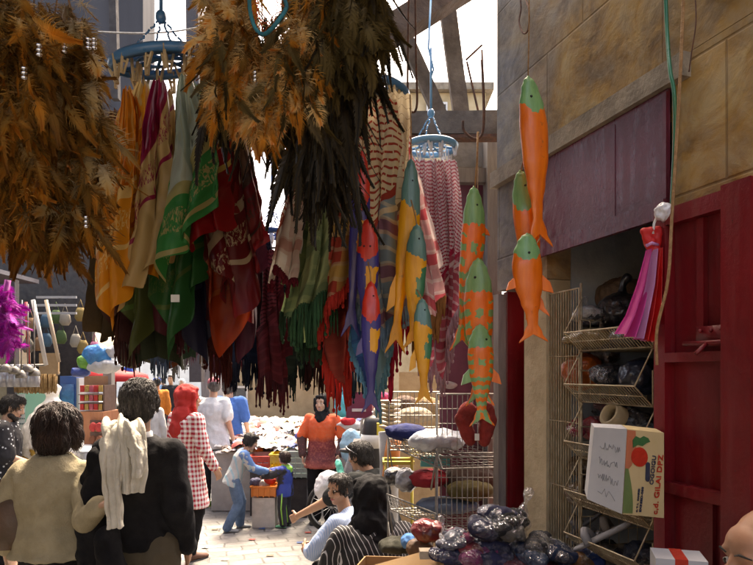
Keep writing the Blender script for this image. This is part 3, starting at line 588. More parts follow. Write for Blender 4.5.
WP=[(0,.05),(.03,.38),(.08,.62),(.18,.88),(.32,1.0),(.5,.92),(.66,.66),(.78,.42),(.87,.36),(.94,.62),(1,.98)]
TP=[(0,.08),(.05,.4),(.3,.75),(.5,.66),(.7,.40),(.82,.2),(.9,.12),(1,.07)]
def fish(parent,a,b,hw,mats,zone,name='fish',bend=0.0,yaw=0.0,fins=(),th=.75,eyes=((.12,.35),)):
    """nose a, tail b (world), hw half width, zone(t,s)->material index"""
    a=Vector(a);b=Vector(b);d=b-a;L=d.length;D=d/L; hw*=.90; X=Vector((math.cos(yaw),math.sin(yaw),0)); X=(X-D*X.dot(D)).normalized(); Yv=D.cross(X)
    nt_,na=150,64; m=MB(); seedz=a.z*11
    def pt(t,k):
        c=a+D*L*t+X*bend*hw*math.sin(t*math.pi*1.6)
        an=2*math.pi*k/na; cx=math.cos(an); cyv=math.sin(an); w=interp(WP,t)*hw; h=interp(TP,t)*hw*th
        p=c+X*w*cx+Yv*h*cyv
        if t>.9: p+=D*L*(t-.9)*(.8*abs(cx)-.35)
        return p
    for i in range(nt_+1):
        for k in range(na): m.v.append(pt(i/nt_,k))
    for i in range(nt_):
        for k in range(na):
            an=2*math.pi*(k+.5)/na; m.f.append((i*na+k,i*na+(k+1)%na,(i+1)*na+(k+1)%na,(i+1)*na+k)); _s=math.cos(an); _t=(i+.5)/nt_; _w=.007*math.sin(_s*7+seedz*3)+.005*math.sin(_s*15+_t*40+seedz); m.m.append(zone(_t+_w,_s+.05*math.sin(_t*60+seedz),math.sin(an)))
    m.f.append(tuple(reversed(range(na)))); m.m.append(m.m[0]); e_=nt_*na; lm=m.m[-2]
    for k in range(na//2): 
        q=[e_+k,e_+k+1,e_+(na-k-1)%na,e_+(na-k)%na]; q2=[]
        for x in q:
            if x not in q2: q2.append(x)
        if len(q2)>2: m.f.append(tuple(q2)); m.m.append(lm)
    o=m.build(name,mats,parent)
    for (t,s) in eyes:
        e=MB(); c=a+D*L*t+X*(s*interp(WP,t)*hw); h=interp(TP,t)*hw*th*math.sqrt(max(0,1-s*s))
        sg=-1 if Yv.y>0 else 1
        e.ell(c+Yv*sg*h,hw*.09,8,0,(X,Yv,D)); e.build('eye',BK,o)
    for (t,sd,ln,mi) in fins:
        e=MB(); c=a+D*L*t+X*sd*interp(WP,t)*hw*.85; tip=c+X*sd*hw*.75+D*L*ln
        q=[c-D*L*.02,c+X*sd*hw*.55+D*L*ln*.35,tip,c+D*L*ln*.8,c+D*L*ln*.45]
        vs=[p-Yv*hw*.10 for p in q]+[p+Yv*hw*.10 for p in q]; e.add(vs,[(4,3,2,1,0),(5,6,7,8,9)]+[(i,(i+1)%5,5+(i+1)%5,5+i) for i in range(5)]); e.build('fin',mats[mi],o,False)
    return o
def cordto(parent,a,b,r=.0022,mat=TANC):
    m=MB(); a=Vector(a);b=Vector(b); m.tube([a,(a+b)/2+Vector((.002,0,0)),b],r,6); m.build('cord',mat,parent)
headz=lambda f,c=.25: (lambda t,s,q: 0 if t<f-c*s*s*.3 else 1)
# orange fish: three on one string
Yo=2.05
t=thing('fish_mobile','string of three orange wooden fish with green heads against the stone wall','fish mobile',P(529,-30,Yo),'painted wooden fish strings')
fish(t,P(528,76,Yo),P(541,240,Yo),17*Yo/F,[LG,OR],headz(.24),bend=.12,yaw=.3,eyes=((.14,-.15),))
fish(t,P(520,170,Yo+.07),P(537,312,Yo+.07),14*Yo/F,[LG,OR],headz(.30),yaw=-.2)
fish(t,P(527,233,Yo-.02),P(532,338,Yo-.02),17*Yo/F,[LG,OR],headz(.27),yaw=.1,bend=-.1,fins=((.42,-1,.12,1),(.42,1,.16,1)),eyes=((.2,-.1),))
cordto(t,P(529,-30,Yo),P(528,78,Yo)); cordto(t,P(524,150,Yo+.05),P(521,172,Yo+.07)); cordto(t,P(533,230,Yo),P(527,236,Yo-.01)); cordto(t,P(541,236,Yo),P(525,262,Yo-.03))
# striped fish
def stripe(t,s,q):
    if t<.24: return 0
    if t>.9: return 1 if (abs(s)<.22 or abs(s)>.8) else 0
    if .25<t<.50: 
        if t<.30: return 1
        return 1 if (abs(s)<.62 or int(t*22)%2) and not (abs(s)<.28 and .36<t<.42) else 0
    return 1 if int((t-.5)*24)%2==0 else 0
Ys=2.35
t=thing('fish_mobile','string of three green wooden fish with orange stripes under the iron hook','fish mobile',P(478,132,Ys),'painted wooden fish strings')
fish(t,P(474,186,Ys),P(464,345,Ys+.04),14*Ys/F,[LG,OR],stripe,yaw=.15,bend=.2,fins=((.25,1,.05,1),))
fish(t,P(478,258,Ys-.05),P(480,400,Ys-.04),16*Ys/F,[LG,OR],stripe,yaw=-.1,eyes=((.14,-.3),))
fish(t,P(480,324,Ys-.10),P(482,422,Ys-.10),14*Ys/F,[LG,OR],stripe,yaw=.05,fins=((.46,-1,.16,0),(.46,1,.16,1)),eyes=((.16,.45),))
cordto(t,P(478,132,Ys),P(475,188,Ys),.004); cordto(t,P(475,276,Ys-.06),P(480,262,Ys-.06),.002); cordto(t,P(480,345,Ys-.1),P(480,326,Ys-.1),.002)
# yellow fish
def yel(t,s,q):
    if t<.26+.04*s: return 0
    if (abs(t-.52)<.075 and s>.15) or (abs(t-.40)<.05 and s>.55): return 2
    return 1
Yy=1.85
t=thing('fish_mobile','string of three yellow wooden fish with grey green heads','fish mobile',P(410,95,Yy),'painted wooden fish strings')
fish(t,P(411,158,Yy),P(398,346,Yy+.05),12*Yy/F,[GG,YE,GD],yel,yaw=.1,bend=.25,fins=((.62,-1,.2,1),))
fish(t,P(417,224,Yy-.05),P(413,345,Yy),12*Yy/F,[GG,YE,GD],yel,yaw=-.1)
fish(t,P(422,298,Yy-.09),P(424,400,Yy-.09),10*Yy/F,[GG,YE,GD],yel,yaw=0,fins=((.5,-1,.22,1),))
cordto(t,P(410,95,Yy),P(411,160,Yy)); cordto(t,P(411,200,Yy-.04),P(417,226,Yy-.05)); cordto(t,P(417,290,Yy-.08),P(422,300,Yy-.09))
# blue fish
def blu(t,s,q):
    if t<.26+.08*(1-abs(s)): return 0
    if .38<t<.56 and s>-.1 and s+(t-.38)*2<1.0: return 2
    return 1
Yb=1.88
t=thing('fish_mobile','string of three blue wooden fish with red heads and yellow patches','fish mobile',P(366,90,Yb),'painted wooden fish strings')
fish(t,P(362,150,Yb),P(352,330,Yb+.05),11*Yb/F,[RD,BL,YE],blu,yaw=.1,bend=.15)
fish(t,P(368,218,Yb-.05),P(367,345,Yb),12.5*Yb/F,[RD,BL,YE],blu,yaw=-.1,eyes=((.22,-.3),(.22,.3)))
fish(t,P(371,281,Yb-.09),P(371,408,Yb-.09),10.5*Yb/F,[RD,BL,YE],blu,yaw=0,fins=((.45,-1,.14,1),))
cordto(t,P(366,90,Yb),P(362,152,Yb)); cordto(t,P(362,200,Yb-.03),P(368,220,Yb-.05)); cordto(t,P(368,262,Yb-.08),P(371,283,Yb-.09))
# ---------------------------------------------------------------- dream catchers
def feather_mat(name,stops,edge,trans=.35,rough=.55):
    n=NT('feather_'+name); u,v=uvs(n); oi=n.n('ObjectInfo')
    c=n.ramp(n.math('ADD',v,n.math('MULTIPLY',n.math('SUBTRACT',oi.outputs['Random'],.5),.35)),stops)
    c=n.mix(n.ramp(u,[(.15,0.0),(.8,.85)]),c,edge)
    c=n.mix(n.math('MULTIPLY',n.ramp(n.noise(60,2,.5,n.tc('UV')),[(.4,0.0),(.6,1.0)]),.35),c,tuple(x*.5 for x in edge))
    h=n.n('HueSaturation'); n.l(c,h.inputs['Color']); n.l(n.math('ADD',n.math('MULTIPLY',oi.outputs['Random'],.9),.55),h.inputs['Value']); h.inputs['Saturation'].default_value=1.0
    return n.fin(h.outputs[0],rough,0,0,.3,None,trans)
FG=feather_mat('golden',[(0,(.62,.50,.32)),(.35,(.74,.48,.15)),(.65,(.68,.28,.035)),(.95,(.34,.10,.012))],(.46,.21,.035),.5)
FBr=feather_mat('brown',[(0,(.46,.32,.16)),(.4,(.46,.24,.055)),(.8,(.30,.11,.015)),(1,(.10,.03,.006))],(.22,.10,.02),.5)
FK=feather_mat('black',[(0,(.08,.06,.045)),(.4,(.045,.035,.025)),(.7,(.018,.016,.014)),(1,(.01,.011,.012))],(.05,.035,.015),.12,.32)
FO=feather_mat('olive',[(0,(.20,.17,.12)),(.4,(.16,.12,.055)),(.7,(.08,.055,.02)),(1,(.03,.02,.01))],(.13,.09,.03),.25,.4)
FW=feather_mat('cream',[(0,(.74,.62,.44)),(.4,(.76,.55,.25)),(.75,(.74,.34,.05)),(1,(.6,.18,.02))],(.74,.52,.24))
FP=feather_mat('magenta',[(0,(.5,.02,.35)),(1,(.45,.01,.30))],(.25,.01,.35))
QU=mk('quill',(.6,.5,.35),None,20,.4,0)
def feather(L,Wd,mat,seed,fluff=.5,curl=.15,n=48):
    r=random.Random(seed); m=MB(); m.uv=[]
    def ra(t): return Vector((curl*L*math.sin(t*2.2)*.6,-curl*L*t*t,-L*t))
    def wf(t): return (math.sin(min(1,t*1.05+.06)*math.pi)**.55 if t<.9 else .45)*(1-.25*t)+.10
    m.tube([ra(i/6) for i in range(7)],[.0011*(1-.8*i/6)*L/.1+.0002 for i in range(7)],3); m.uv=[(0,max(0,min(1,-v.z/L))) for v in m.v]
    ns=12; cup=r.uniform(.05,.3)
    for sd in (-1,1):
        b=len(m.v)
        for i in range(ns+1):
            t=.05+.95*i/ns; p=ra(t); w=Wd*wf(t)*.60*(1 if i%3 else r.uniform(.6,1)); dr=Vector((sd*w*.8,-w*cup,-w*.75 if t<.95 else -w*.3))
            m.v+=[p,p+dr*.5,p+dr]; m.uv+=[(0,t),(.35,t),(.6,t)]
        for i in range(ns):
            for q in (0,1): m.f.append((b+i*3+q,b+i*3+q+1,b+i*3+q+4,b+i*3+q+3)); m.m.append(0)
    for i in range(n):
        for sd in (-1,1):
            t=.02+.96*i/n+r.uniform(-.01,.01); p=ra(t); fl=fluff*max(0,1-t*1.5)
            ln=Wd*wf(t)*1.35*(1+fl*.6*r.random()); ang=R(44+36*fl*r.random()-12*t)+r.uniform(-.1,.1)
            dz=-math.cos(ang)*(1-.9*fl*r.random()); dx=math.sin(ang)*sd; dyy=-cup*.6+fl*r.uniform(-1.2,1.2)
            d1=Vector((dx,dyy,dz)); e=p+d1*ln*.6; d2=Vector((dx*.6,dyy+fl*r.uniform(-.9,.9),dz-.3)).normalized(); f=e+d2*ln*.5
            wv=Vector((0,0,-1))*L/n*.9
            b=len(m.v); m.v+= [p,p+wv,e+wv,e,f]; tt=t; m.uv+=[(0,tt),(0,tt),(.65,tt),(.65,tt),(1,tt)]
            m.f+= [(b,b+1,b+2,b+3),(b+3,b+2,b+4)]; m.m+=[0,0]
    me=bpy.data.meshes.new('feather'); me.from_pydata(m.v,[],m.f); me.materials.append(mat)
    uvl=me.uv_layers.new(name='UVMap')
    for lp in me.loops: uvl.data[lp.index].uv=m.uv[lp.vertex_index]
    me.polygons.foreach_set('use_smooth',[True]*len(me.polygons)); me.update(); return me
TOTF=330
PROT={}
def protos(kind):
    if kind not in PROT:
        a={'g':(FG,.078,.012,1.1,.16),'b':(FBr,.082,.012,1.0,.14),'k':(FK,.165,.012,.2,.12),'o':(FO,.11,.015,.5,.18),'w':(FW,.058,.017,1.1,.18),'p':(FP,.07,.02,1.0,.3)}[kind]
        PROT[kind]=[feather(a[1]*(.85+.1*i),a[2]*(.85+.12*i),a[0],hash_(kind)*10+i,a[3],a[4]) for i in range(5)]
    return PROT[kind]
def hash_(k): return {'g':1,'b':2,'k':3,'o':4,'w':5,'p':6}[k]
def merged(items,parent,name='feathers'): # (mesh, matrix) list -> one stuff part
    by={}
    for me,mx in items: by.setdefault(me.name,[me,[]])[1].append(mx)
    V=[];Fc=[];UV=[];MI=[];mats=[];off=0
    for me,mxs in by.values():
        k=len(me.vertices); co=np.empty(k*3); me.vertices.foreach_get('co',co); co=co.reshape(-1,3); nl=len(me.loops); li=np.empty(nl,dtype=np.int32); me.loops.foreach_get('vertex_index',li); uv=np.empty(nl*2); me.uv_layers[0].data.foreach_get('uv',uv)
        lt=np.empty(len(me.polygons),dtype=np.int32); me.polygons.foreach_get('loop_total',lt); mt=me.materials[0]
        if mt not in mats: mats.append(mt)
        for mx in mxs:
            M3=np.array(mx); V.append(co@M3[:3,:3].T+M3[:3,3]); Fc.append((li+off,lt)); UV.append(uv); MI.append(np.full(len(lt),mats.index(mt))); off+=k
    me=bpy.data.meshes.new(name); V=np.concatenate(V); li=np.concatenate([x[0] for x in Fc]); lt=np.concatenate([x[1] for x in Fc]); me.vertices.add(len(V)); me.vertices.foreach_set('co',V.ravel()); me.loops.add(len(li)); me.loops.foreach_set('vertex_index',li); me.polygons.add(len(lt)); st=np.concatenate([[0],np.cumsum(lt)[:-1]]); me.polygons.foreach_set('loop_start',st); me.update(calc_edges=True)
    u=me.uv_layers.new(name='UVMap'); u.data.foreach_set('uv',np.concatenate(UV)); 
    for q in mats: me.materials.append(q)
    me.polygons.foreach_set('material_index',np.concatenate(MI).astype(np.int32)); me.polygons.foreach_set('use_smooth',[True]*len(lt)); me.update()
    o=bpy.data.objects.new(name,me); COL.objects.link(o); o.parent=parent; o['kind']='stuff'; return o
WOODH=mk('hoop_suede',(.22,.12,.06),(.14,.07,.03),30,.8,.4); TEAL=mk('teal_suede',(.02,.20,.26),(.015,.13,.18),30,.8,.4); BEADS=mk('silver_bead',(.8,.8,.82),None,9,.18,0,metal=1.0); BEADW=plastic('white_bead',(.8,.76,.68),.25)
def catcher(label,hoop,hr,hm,strings,tip=0,seed=0,dens=10,spread=.05,Yc=1.1,webc=None,fan=1.0,bead=()):
    """hoop=(px,py); strings=[(px_top,py_top,py_bottom,kinds,Y)]; feathers hang from the strings"""
    r=random.Random(seed); hc=P(hoop[0],hoop[1],Yc)
    t=thing('dream_catcher',label,'dream catcher',hc+Vector((0,0,hr)),'feathered dream catchers')
    def ring(k): a=2*math.pi*k/40; return hc+Vector((hr*math.cos(a)*.75,.02*math.sin(a*2),hr*math.sin(a)))
    m=MB(); m.tube([ring(k) for k in range(41)],.0042,8); m.build('hoop',hm,t)
    m=MB()
    for k in range(0,40,4):
        m.tube([ring(k),hc.lerp(ring(k+6),.55),hc.lerp(ring(k+8),.3)],.0008,4); m.tube([ring(k),hc.lerp(ring(k-6),.55)],.0008,4)
    m.build('web',webc or TANC,t)
    cnt=0; rest=[]; tot=TOTF; per=tot//len(strings)
    for si,(px,p0,p1,kinds,Y) in enumerate(strings):
        a=P(px,p0,Y); b=P(px,p1,Y); m=MB(); m.tube([hc-Vector((0,0,hr)) if p0>hoop[1]+30 else a+Vector((0,0,.1)),a,b],.0014,5); m.build('cord',WOODH,t)
        for i in range(per):
            q=a.lerp(b,(i+r.random())/per); kk=r.choice(kinds); me=r.choice(protos(kk))
            an=r.uniform(0,2*math.pi); el=abs(r.gauss(0,.5))*fan; off=Vector((math.cos(an),math.sin(an),0)); ax=Vector((0,0,1)).cross(off); s=r.uniform(.75,1.25)
            rot=Quaternion(ax,-el)@Quaternion((0,0,1),r.uniform(0,6.28)); loc=q-org(t)+off*r.uniform(0,spread)+Vector((0,0,r.uniform(-.015,.015)))
            if off.y<.35 and cnt<98 and i%2==0:
                o=bpy.data.objects.new('feather',me); COL.objects.link(o); o.parent=t; o.rotation_mode='XYZ'; o.location=loc; o.rotation_euler=rot.to_euler(); o.scale=(s,s,s); cnt+=1
            else: rest.append((me,Matrix.Translation(loc)@rot.to_matrix().to_4x4()@Matrix.Scale(s,4)))
    merged(rest,t)
    for (px,py,Y,big) in bead:
        c=P(px,py,Y); m=MB(); 
        for k in range(3): m.lathe(c+Vector((0,0,.007*k)),[(.0005,-.003),(.0035*big,-.002),(.004*big,0),(.0035*big,.002),(.0005,.003)],10)
        m.build('bead',BEADS,t)
    return t
# left mass
catcher('dark brown feathered dream catcher hanging at the far left edge, closest to the camera',(8,-60),.05,WOODH,[(x,y,y+70,'bbgg',1.0) for x,y in ((-8,-10),(12,0),(28,20),(2,60))],seed=1,dens=4,spread=.035,Yc=1.0,bead=((39,55,.93,1.2),(24,78,.93,1.2)))
catcher('brown feathered dream catcher with silver beads near the top left',(62,-60),.05,WOODH,[(x,y,y+75,'bgbw',1.1) for x,y in ((34,0),(54,20),(70,8),(80,48))],seed=2,dens=4,spread=.03,Yc=1.1,bead=((64,52,1.0,1.2),(88,48,1.0,1.1),(94,48,1.0,1.0)))
catcher('golden feathered dream catcher spilling towards the orange scarf',(70,60),.045,WOODH,[(x,y,y+85,'ggwb',1.12) for x,y in ((48,90),(72,100),(88,105),(66,140))],seed=3,dens=4,spread=.035,Yc=1.18,bead=((86,226,1.0,.9),))
catcher('golden brown feathered dream catcher at the middle left edge of the photo',(15,70),.045,WOODH,[(x,y,y+85,'gbbg',1.05) for x,y in ((-6,90),(16,100),(34,95),(5,140))],seed=4,dens=4,spread=.035,Yc=1.1)
catcher('dull olive brown feathered dream catcher ending above the hanging ladles',(40,130),.045,WOODH,[(x,y,y+60,'bbgb',1.15) for x,y in ((10,150),(34,165),(58,168),(80,152),(50,175))],seed=5,dens=4,spread=.035,Yc=1.22)
# right mass
catcher('golden and cream feathered dream catcher, left part of the middle bunch',(232,-60),.05,WOODH,[(x,y,y+70,k,1.3) for x,y,k in ((216,-25,'wgw'),(228,0,'wgb'),(242,-25,'gwb'),(222,32,'wgo'))],seed=6,dens=5,spread=.03,Yc=1.3,fan=.9)
catcher('dream catcher with a teal hoop and red web among golden feathers',(268,8),.048,TEAL,[(x,y,y+75,k,1.32) for x,y,k in ((245,40,'wwg'),(262,55,'wg'),(282,36,'gwo'),(300,20,'owg'))],seed=7,dens=4,spread=.028,Yc=1.22,webc=mk('red_thread',(.5,.05,.02),(.4,.15,.03),9,.8,0),fan=.8,bead=((255,80,1.15,.9),))
catcher('olive and golden feathered dream catcher above the black feather tips',(318,-70),.05,WOODH,[(x,y,y+85,k,1.35) for x,y,k in ((305,-30,'ogw'),(325,-30,'oog'),(342,-30,'oo'),(362,-40,'oo'))],seed=8,dens=4,spread=.035,Yc=1.35,fan=.7)
catcher('black feathered dream catcher with long glossy tips hanging before the sky',(330,20),.045,WOODH,[(x,y,y+60,k,1.4) for x,y,k in ((244,35,'ok'),(262,20,'kko'),(306,75,'kkg'),(318,70,'kk'),(338,50,'kk'),(356,15,'ok'))],seed=9,dens=4,spread=.03,Yc=1.4,fan=.45)
catcher('short black feathered dream catcher behind the golden bunch',(250,-20),.045,WOODH,[(x,y,y+50,k,1.47) for x,y,k in ((222,40,'ko'),(246,25,'ok'),(306,85,'kk'),(318,105,'kk'),(335,105,'kk'))],seed=10,dens=4,spread=.03,Yc=1.47,fan=.45)
catcher('dark olive feathered dream catcher at the right side of the middle bunch',(360,-60),.045,WOODH,[(x,y,y+60,k,1.38) for x,y,k in ((308,10,'okg'),(332,5,'oko'),(354,-25,'oko'),(372,-35,'kko'))],seed=11,dens=5,spread=.03,Yc=1.38,fan=.5)
# ---------------------------------------------------------------- people
def skin(name,c): 
    if name in MC: return MC[name]
    n=NT(name); col=n.ramp(n.noise(18,4,.6),[(.3,tuple(x*.85 for x in c)),(.7,c)]); n.b.inputs['Subsurface Weight'].default_value=.12; n.b.inputs['Subsurface Radius'].default_value=(.01,.004,.002); n.bump(n.noise(150,3,.6),.12,.002); MC[name]=n.fin(col,.5); return MC[name]
SK1=skin('skin_tan',(.42,.23,.14)); SK2=skin('skin_light',(.52,.31,.21)); SK3=skin('skin_brown',(.30,.155,.09))
HAIRB=mk('hair_black',(.018,.014,.012),(.008,.006,.005),40,.45,.8,160,stretch=(1,1,.25)); HAIRBR=mk('hair_dark_brown',(.045,.018,.012),(.015,.007,.005),30,.45,.8,140,stretch=(1,1,.3)); HAIRG=mk('hair_greying',(.10,.09,.085),(.02,.018,.017),50,.5,.8,170,stretch=(1,1,.25))
WHITE=mk('eye_white',(.75,.73,.70),None,9,.25,0); IRIS=mk('eye_dark',(.02,.012,.008),None,9,.15,0); LIPS=mk('lips',(.36,.09,.08),(.30,.07,.06),30,.45,.1); TEETH=mk('teeth',(.8,.78,.72),None,9,.3,0)
D0=dict(pel=(0,0,.95),wst=(0,.0,1.10),chs=(0,.0,1.30),nck=(0,.0,1.45),hd=(0,.02,1.61),
 shR=(.175,0,1.40),elR=(.235,-.02,1.13),wrR=(.25,.05,.89),shL=(-.175,0,1.40),elL=(-.235,-.02,1.13),wrL=(-.25,.05,.89),
 hpR=(.09,0,.92),knR=(.10,.02,.50),anR=(.10,-.02,.09),hpL=(-.09,0,.92),knL=(-.10,.02,.50),anL=(-.10,-.02,.09))
HT=.9
class Fig:
    def __init__(s,label,loc,phi,H,pose=None,sk=SK1,hyaw=0,hpitch=0,group=None,cat='person',child=False,wide=1.0,base=0.0):
        s.k=H/1.72; s.loc=Vector(loc); s.rot=Matrix.Rotation(R(phi),3,'Z'); s.sk=sk; s.wide=wide
        J=dict(D0); J.update(pose or {}); s.raw={k:Vector(v) for k,v in J.items()}; s.child=child
        s.J={k:s.T(Vector(v)) for k,v in J.items()}
        s.hr=s.rot@Matrix.Rotation(R(hyaw),3,'Z')@Matrix.Rotation(R(-hpitch),3,'X'); s.lab=label; s.grp=group; s.cat=cat; s.seed=abs(hash(label))%97 if False else sum(map(ord,label))%97
    def T(s,v): return s.loc+s.rot@(Vector(v)*s.k)
    def H(s,v): # head frame: x right, y forward, z up from head centre
        hs=1.18 if s.child else 1.0
        return s.J['hd']+s.hr@(Vector(v)*s.k*hs)
    def hax(s): return (s.hr@Vector((1,0,0)),s.hr@Vector((0,1,0)),s.hr@Vector((0,0,1)))
    def hell(s,m,c,r,n=14): hs=(1.18 if s.child else 1.0)*s.k; return m.ell(s.H(c),tuple(x*hs for x in r),n,0,s.hax())
    def torso(s,m,add=0.0,z0=-.08,z1=1.0,flare=0.0,lowring=None,rx=1.0,ry=1.0,neck=True):
        J=s.J; k=s.k; S=(J['shR']-J['shL']).normalized(); hipx=(J['hpR']-J['hpL']).normalized()
        pts=[]; sp=[J['pel'],J['wst'],J['chs'],J['nck']]
        up0=(sp[1]-sp[0]).normalized()
        lst=[(sp[0]+up0*z0*k,.165+flare,.115+flare*.8,0),(sp[0],.168,.122,0),(sp[1],.145,.108,.33),(sp[2]-(sp[2]-sp[1])*.35,.158,.115,.6),(sp[2],.172,.118,.85),(sp[2]+(sp[3]-sp[2])*.55,.165,.10,1),(sp[2]+(sp[3]-sp[2])*.86,.10,.075,1)]
        if neck: lst.append((sp[3]+(sp[3]-sp[2])*.06,.062,.06,1))
        rings=[]
        for i,(c,a,b,f) in enumerate(lst):
            nx=lst[min(i+1,len(lst)-1)][0]; pv=lst[max(i-1,0)][0]; up=(nx-pv).normalized(); X=hipx.lerp(S,f).normalized(); X=(X-up*X.dot(up)).normalized(); Y=up.cross(X)
            rings.append((c,X,Y,(a*s.wide*rx+add)*k,(b*s.wide*ry+add)*k))
        m.loft(rings,24); return rings
    def arm(s,m,sd,rs,frac=1.0,start=0.0):
        J=s.J;k=s.k; a,b,c=J['sh'+sd],J['el'+sd],J['wr'+sd]; rs=[r*k for r in rs]
        a0=a+(J['chs']+(J['nck']-J['chs'])*.5-a)*.35
        if frac>=1: m.chain([a0,a,b,c],[rs[0],rs[0],rs[1],rs[2]])
        elif frac<=.5: f=frac/.5; m.chain([a0,a,a.lerp(b,f)],[rs[0],rs[0],rs[1]])
        else: f=(frac-.5)/.5; m.chain([a0,a,b,b.lerp(c,f)],[rs[0],rs[0],rs[1],rs[2]])
    def leg(s,m,sd,rs,frac=1.0):
        J=s.J;k=s.k; a,b,c=J['hp'+sd],J['kn'+sd],J['an'+sd]; rs=[r*k for r in rs]
        if frac>=1: m.chain([a,a.lerp(b,.5),b,b.lerp(c,.35),c],[rs[0],(rs[0]+rs[1])/2,rs[1],(rs[1]*.55+rs[2]*.45),rs[2]])
        else: m.chain([a,b,b.lerp(c,(frac-.5)/.5)],[rs[0],rs[1],rs[2]])
    def hand(s,m,sd,d=None,n=None,curl=.5,spread=.1):
        J=s.J;k=s.k*(1.05 if s.child else 1); w=J['wr'+sd]; d=(d or (w-J['el'+sd])).normalized()
        n=n or (s.rot@Vector((-1 if sd=='R' else 1,0,0))); n=(n-d*n.dot(d)).normalized(); sx=d.cross(n)
        if (sx.dot(s.rot@Vector((0,1,0))))<0: th=-1
        else: th=1
        sx=sx*th # thumb side
        kn=w+d*.085*k
        for o in (-.027,-.009,.009,.027): m.cap(w+sx*o*.7*k+d*.012*k,kn+sx*o*k,.014*k,.0115*k,8)
        L=(.062,.074,.080,.072); 
        for i,o in enumerate((-.030,-.0105,.0095,.029)):
            b=kn+sx*o*k; c=curl*(1+.12*(3-i)*.5); dd=(d*math.cos(c*.6)+n*math.sin(c*.6)+sx*(o*spread*6)).normalized(); e=b+dd*L[i]*.5*k; dd2=(d*math.cos(c*1.5)+n*math.sin(c*1.5)).normalized(); f=e+dd2*L[i]*.5*k
            m.chain([b,e,f],[.0098*k,.0088*k,.0072*k],8)
        tb=w+sx*.024*k+d*.022*k; te=tb+(d*.55+sx*.75+n*.3).normalized()*.042*k; tf=te+(d*.9+sx*.25+n*.4*curl).normalized()*.034*k
        m.chain([tb,te,tf],[.014*k,.0105*k,.0085*k],8)
    def body(s,vox=.007,hands=None,legs=True,feet=False,fn=None):
        m=MB(); J=s.J;k=s.k
        s.torso(m,-.012); m.chain([J['nck']-(J['nck']-J['chs'])*.2,J['nck'],J['hd']+s.hr@Vector((0,-.01,-.05))*k],[.06*k,.055*k,.052*k])
        # head
        s.hell(m,(0,-.012,.03),(.076,.096,.092)); s.hell(m,(0,.025,-.035),(.060,.066,.078)); s.hell(m,(0,.055,-.088),(.032,.03,.026)); s.hell(m,(0,.055,.04),(.055,.036,.05))
        hs=(1.18 if s.child else 1)*k
        m.cap(s.H((0,.088,.022)),s.H((0,.106,-.022)),.009*hs,.014*hs,8); s.hell(m,(.014,.094,-.026),(.009,.011,.008),8); s.hell(m,(-.014,.094,-.026),(.009,.011,.008),8)
        for x in (-1,1):
            s.hell(m,(x*.028,.082,.034),(.021,.010,.008),8); s.hell(m,(x*.042,.066,-.02),(.022,.02,.022),8); s.hell(m,(x*.080,-.005,-.002),(.011,.021,.034),10)
        s.hell(m,(0,.086,-.052),(.023,.010,.008),8); s.hell(m,(0,.084,-.064),(.021,.010,.008),8)
        for sd in 'RL':
            s.arm(m,sd,(.052,.041,.027)); h=(hands or {}).get(sd,{})
            s.hand(m,sd,**h)
            if legs: s.leg(m,sd,(.082,.055,.036))
            a=J['an'+sd]; fw=s.rot@Vector((0,1,0))
            if legs: m.chain([a,a+fw*.04*k+Vector((0,0,-.05*k)),a+fw*.15*k+Vector((0,0,-.065*k))],[.036*k,.034*k,.024*k])
        o=remesh(m,vox,'person',s.sk,None,3); tag(o,s.lab,s.cat,s.grp); s.root=o; ORG[o.name]=Vector((0,0,0)); return o
    def face(s,smile=False,brow=HAIRB,beard=None):
        k=s.k*(1.18 if s.child else 1); ax=s.hax()
        for x in (-1,1):
            m=MB(); m.ell(s.H((x*.029,.080,.012)),(.0125*k,.009*k,.0062*k),12,0,ax); e=m.build('eye',WHITE,s.root); m=MB(); m.ell(s.H((x*.029,.0868,.012)),(.0058*k,.0032*k,.0058*k),10,0,ax); m.build('iris',IRIS,e)
            m=MB(); m.tube([s.H((x*.014,.093,.034)),s.H((x*.030,.094,.040)),s.H((x*.048,.081,.034))],[.0016*k,.0028*k,.0012*k],6); m.build('eyebrow',brow,s.root)
        m=MB(); 
        m.tube([s.H((-.026 if smile else -.022,.082,-.052 if smile else -.058)),s.H((-.011,.094,-.055)),s.H((.011,.094,-.055)),s.H((.026 if smile else .022,.082,-.052 if smile else -.058))],[.002*k,.0048*k,.0048*k,.002*k],6)
        m.tube([s.H((-.024 if smile else -.020,.082,-.056 if smile else -.060)),s.H((0,.095,-.071 if smile else -.065)),s.H((.024 if smile else .020,.082,-.056 if smile else -.060))],[.002*k,.0055*k,.002*k],6); mo=m.build('mouth',LIPS,s.root)
        if smile: m=MB(); m.ell(s.H((0,.0925,-.062)),(.018*k,.005*k,.0055*k),10,0,ax); m.build('teeth',TEETH,mo)
        if beard:
            m=MB(); s.hell(m,(0,.052,-.088),(.045,.040,.036)); s.hell(m,(0,.02,-.072),(.068,.05,.042)); s.hell(m,(0,.092,-.044),(.026,.008,.006)); remesh(m,.006*s.k,'beard',beard,s.root,2,.004,60,3)
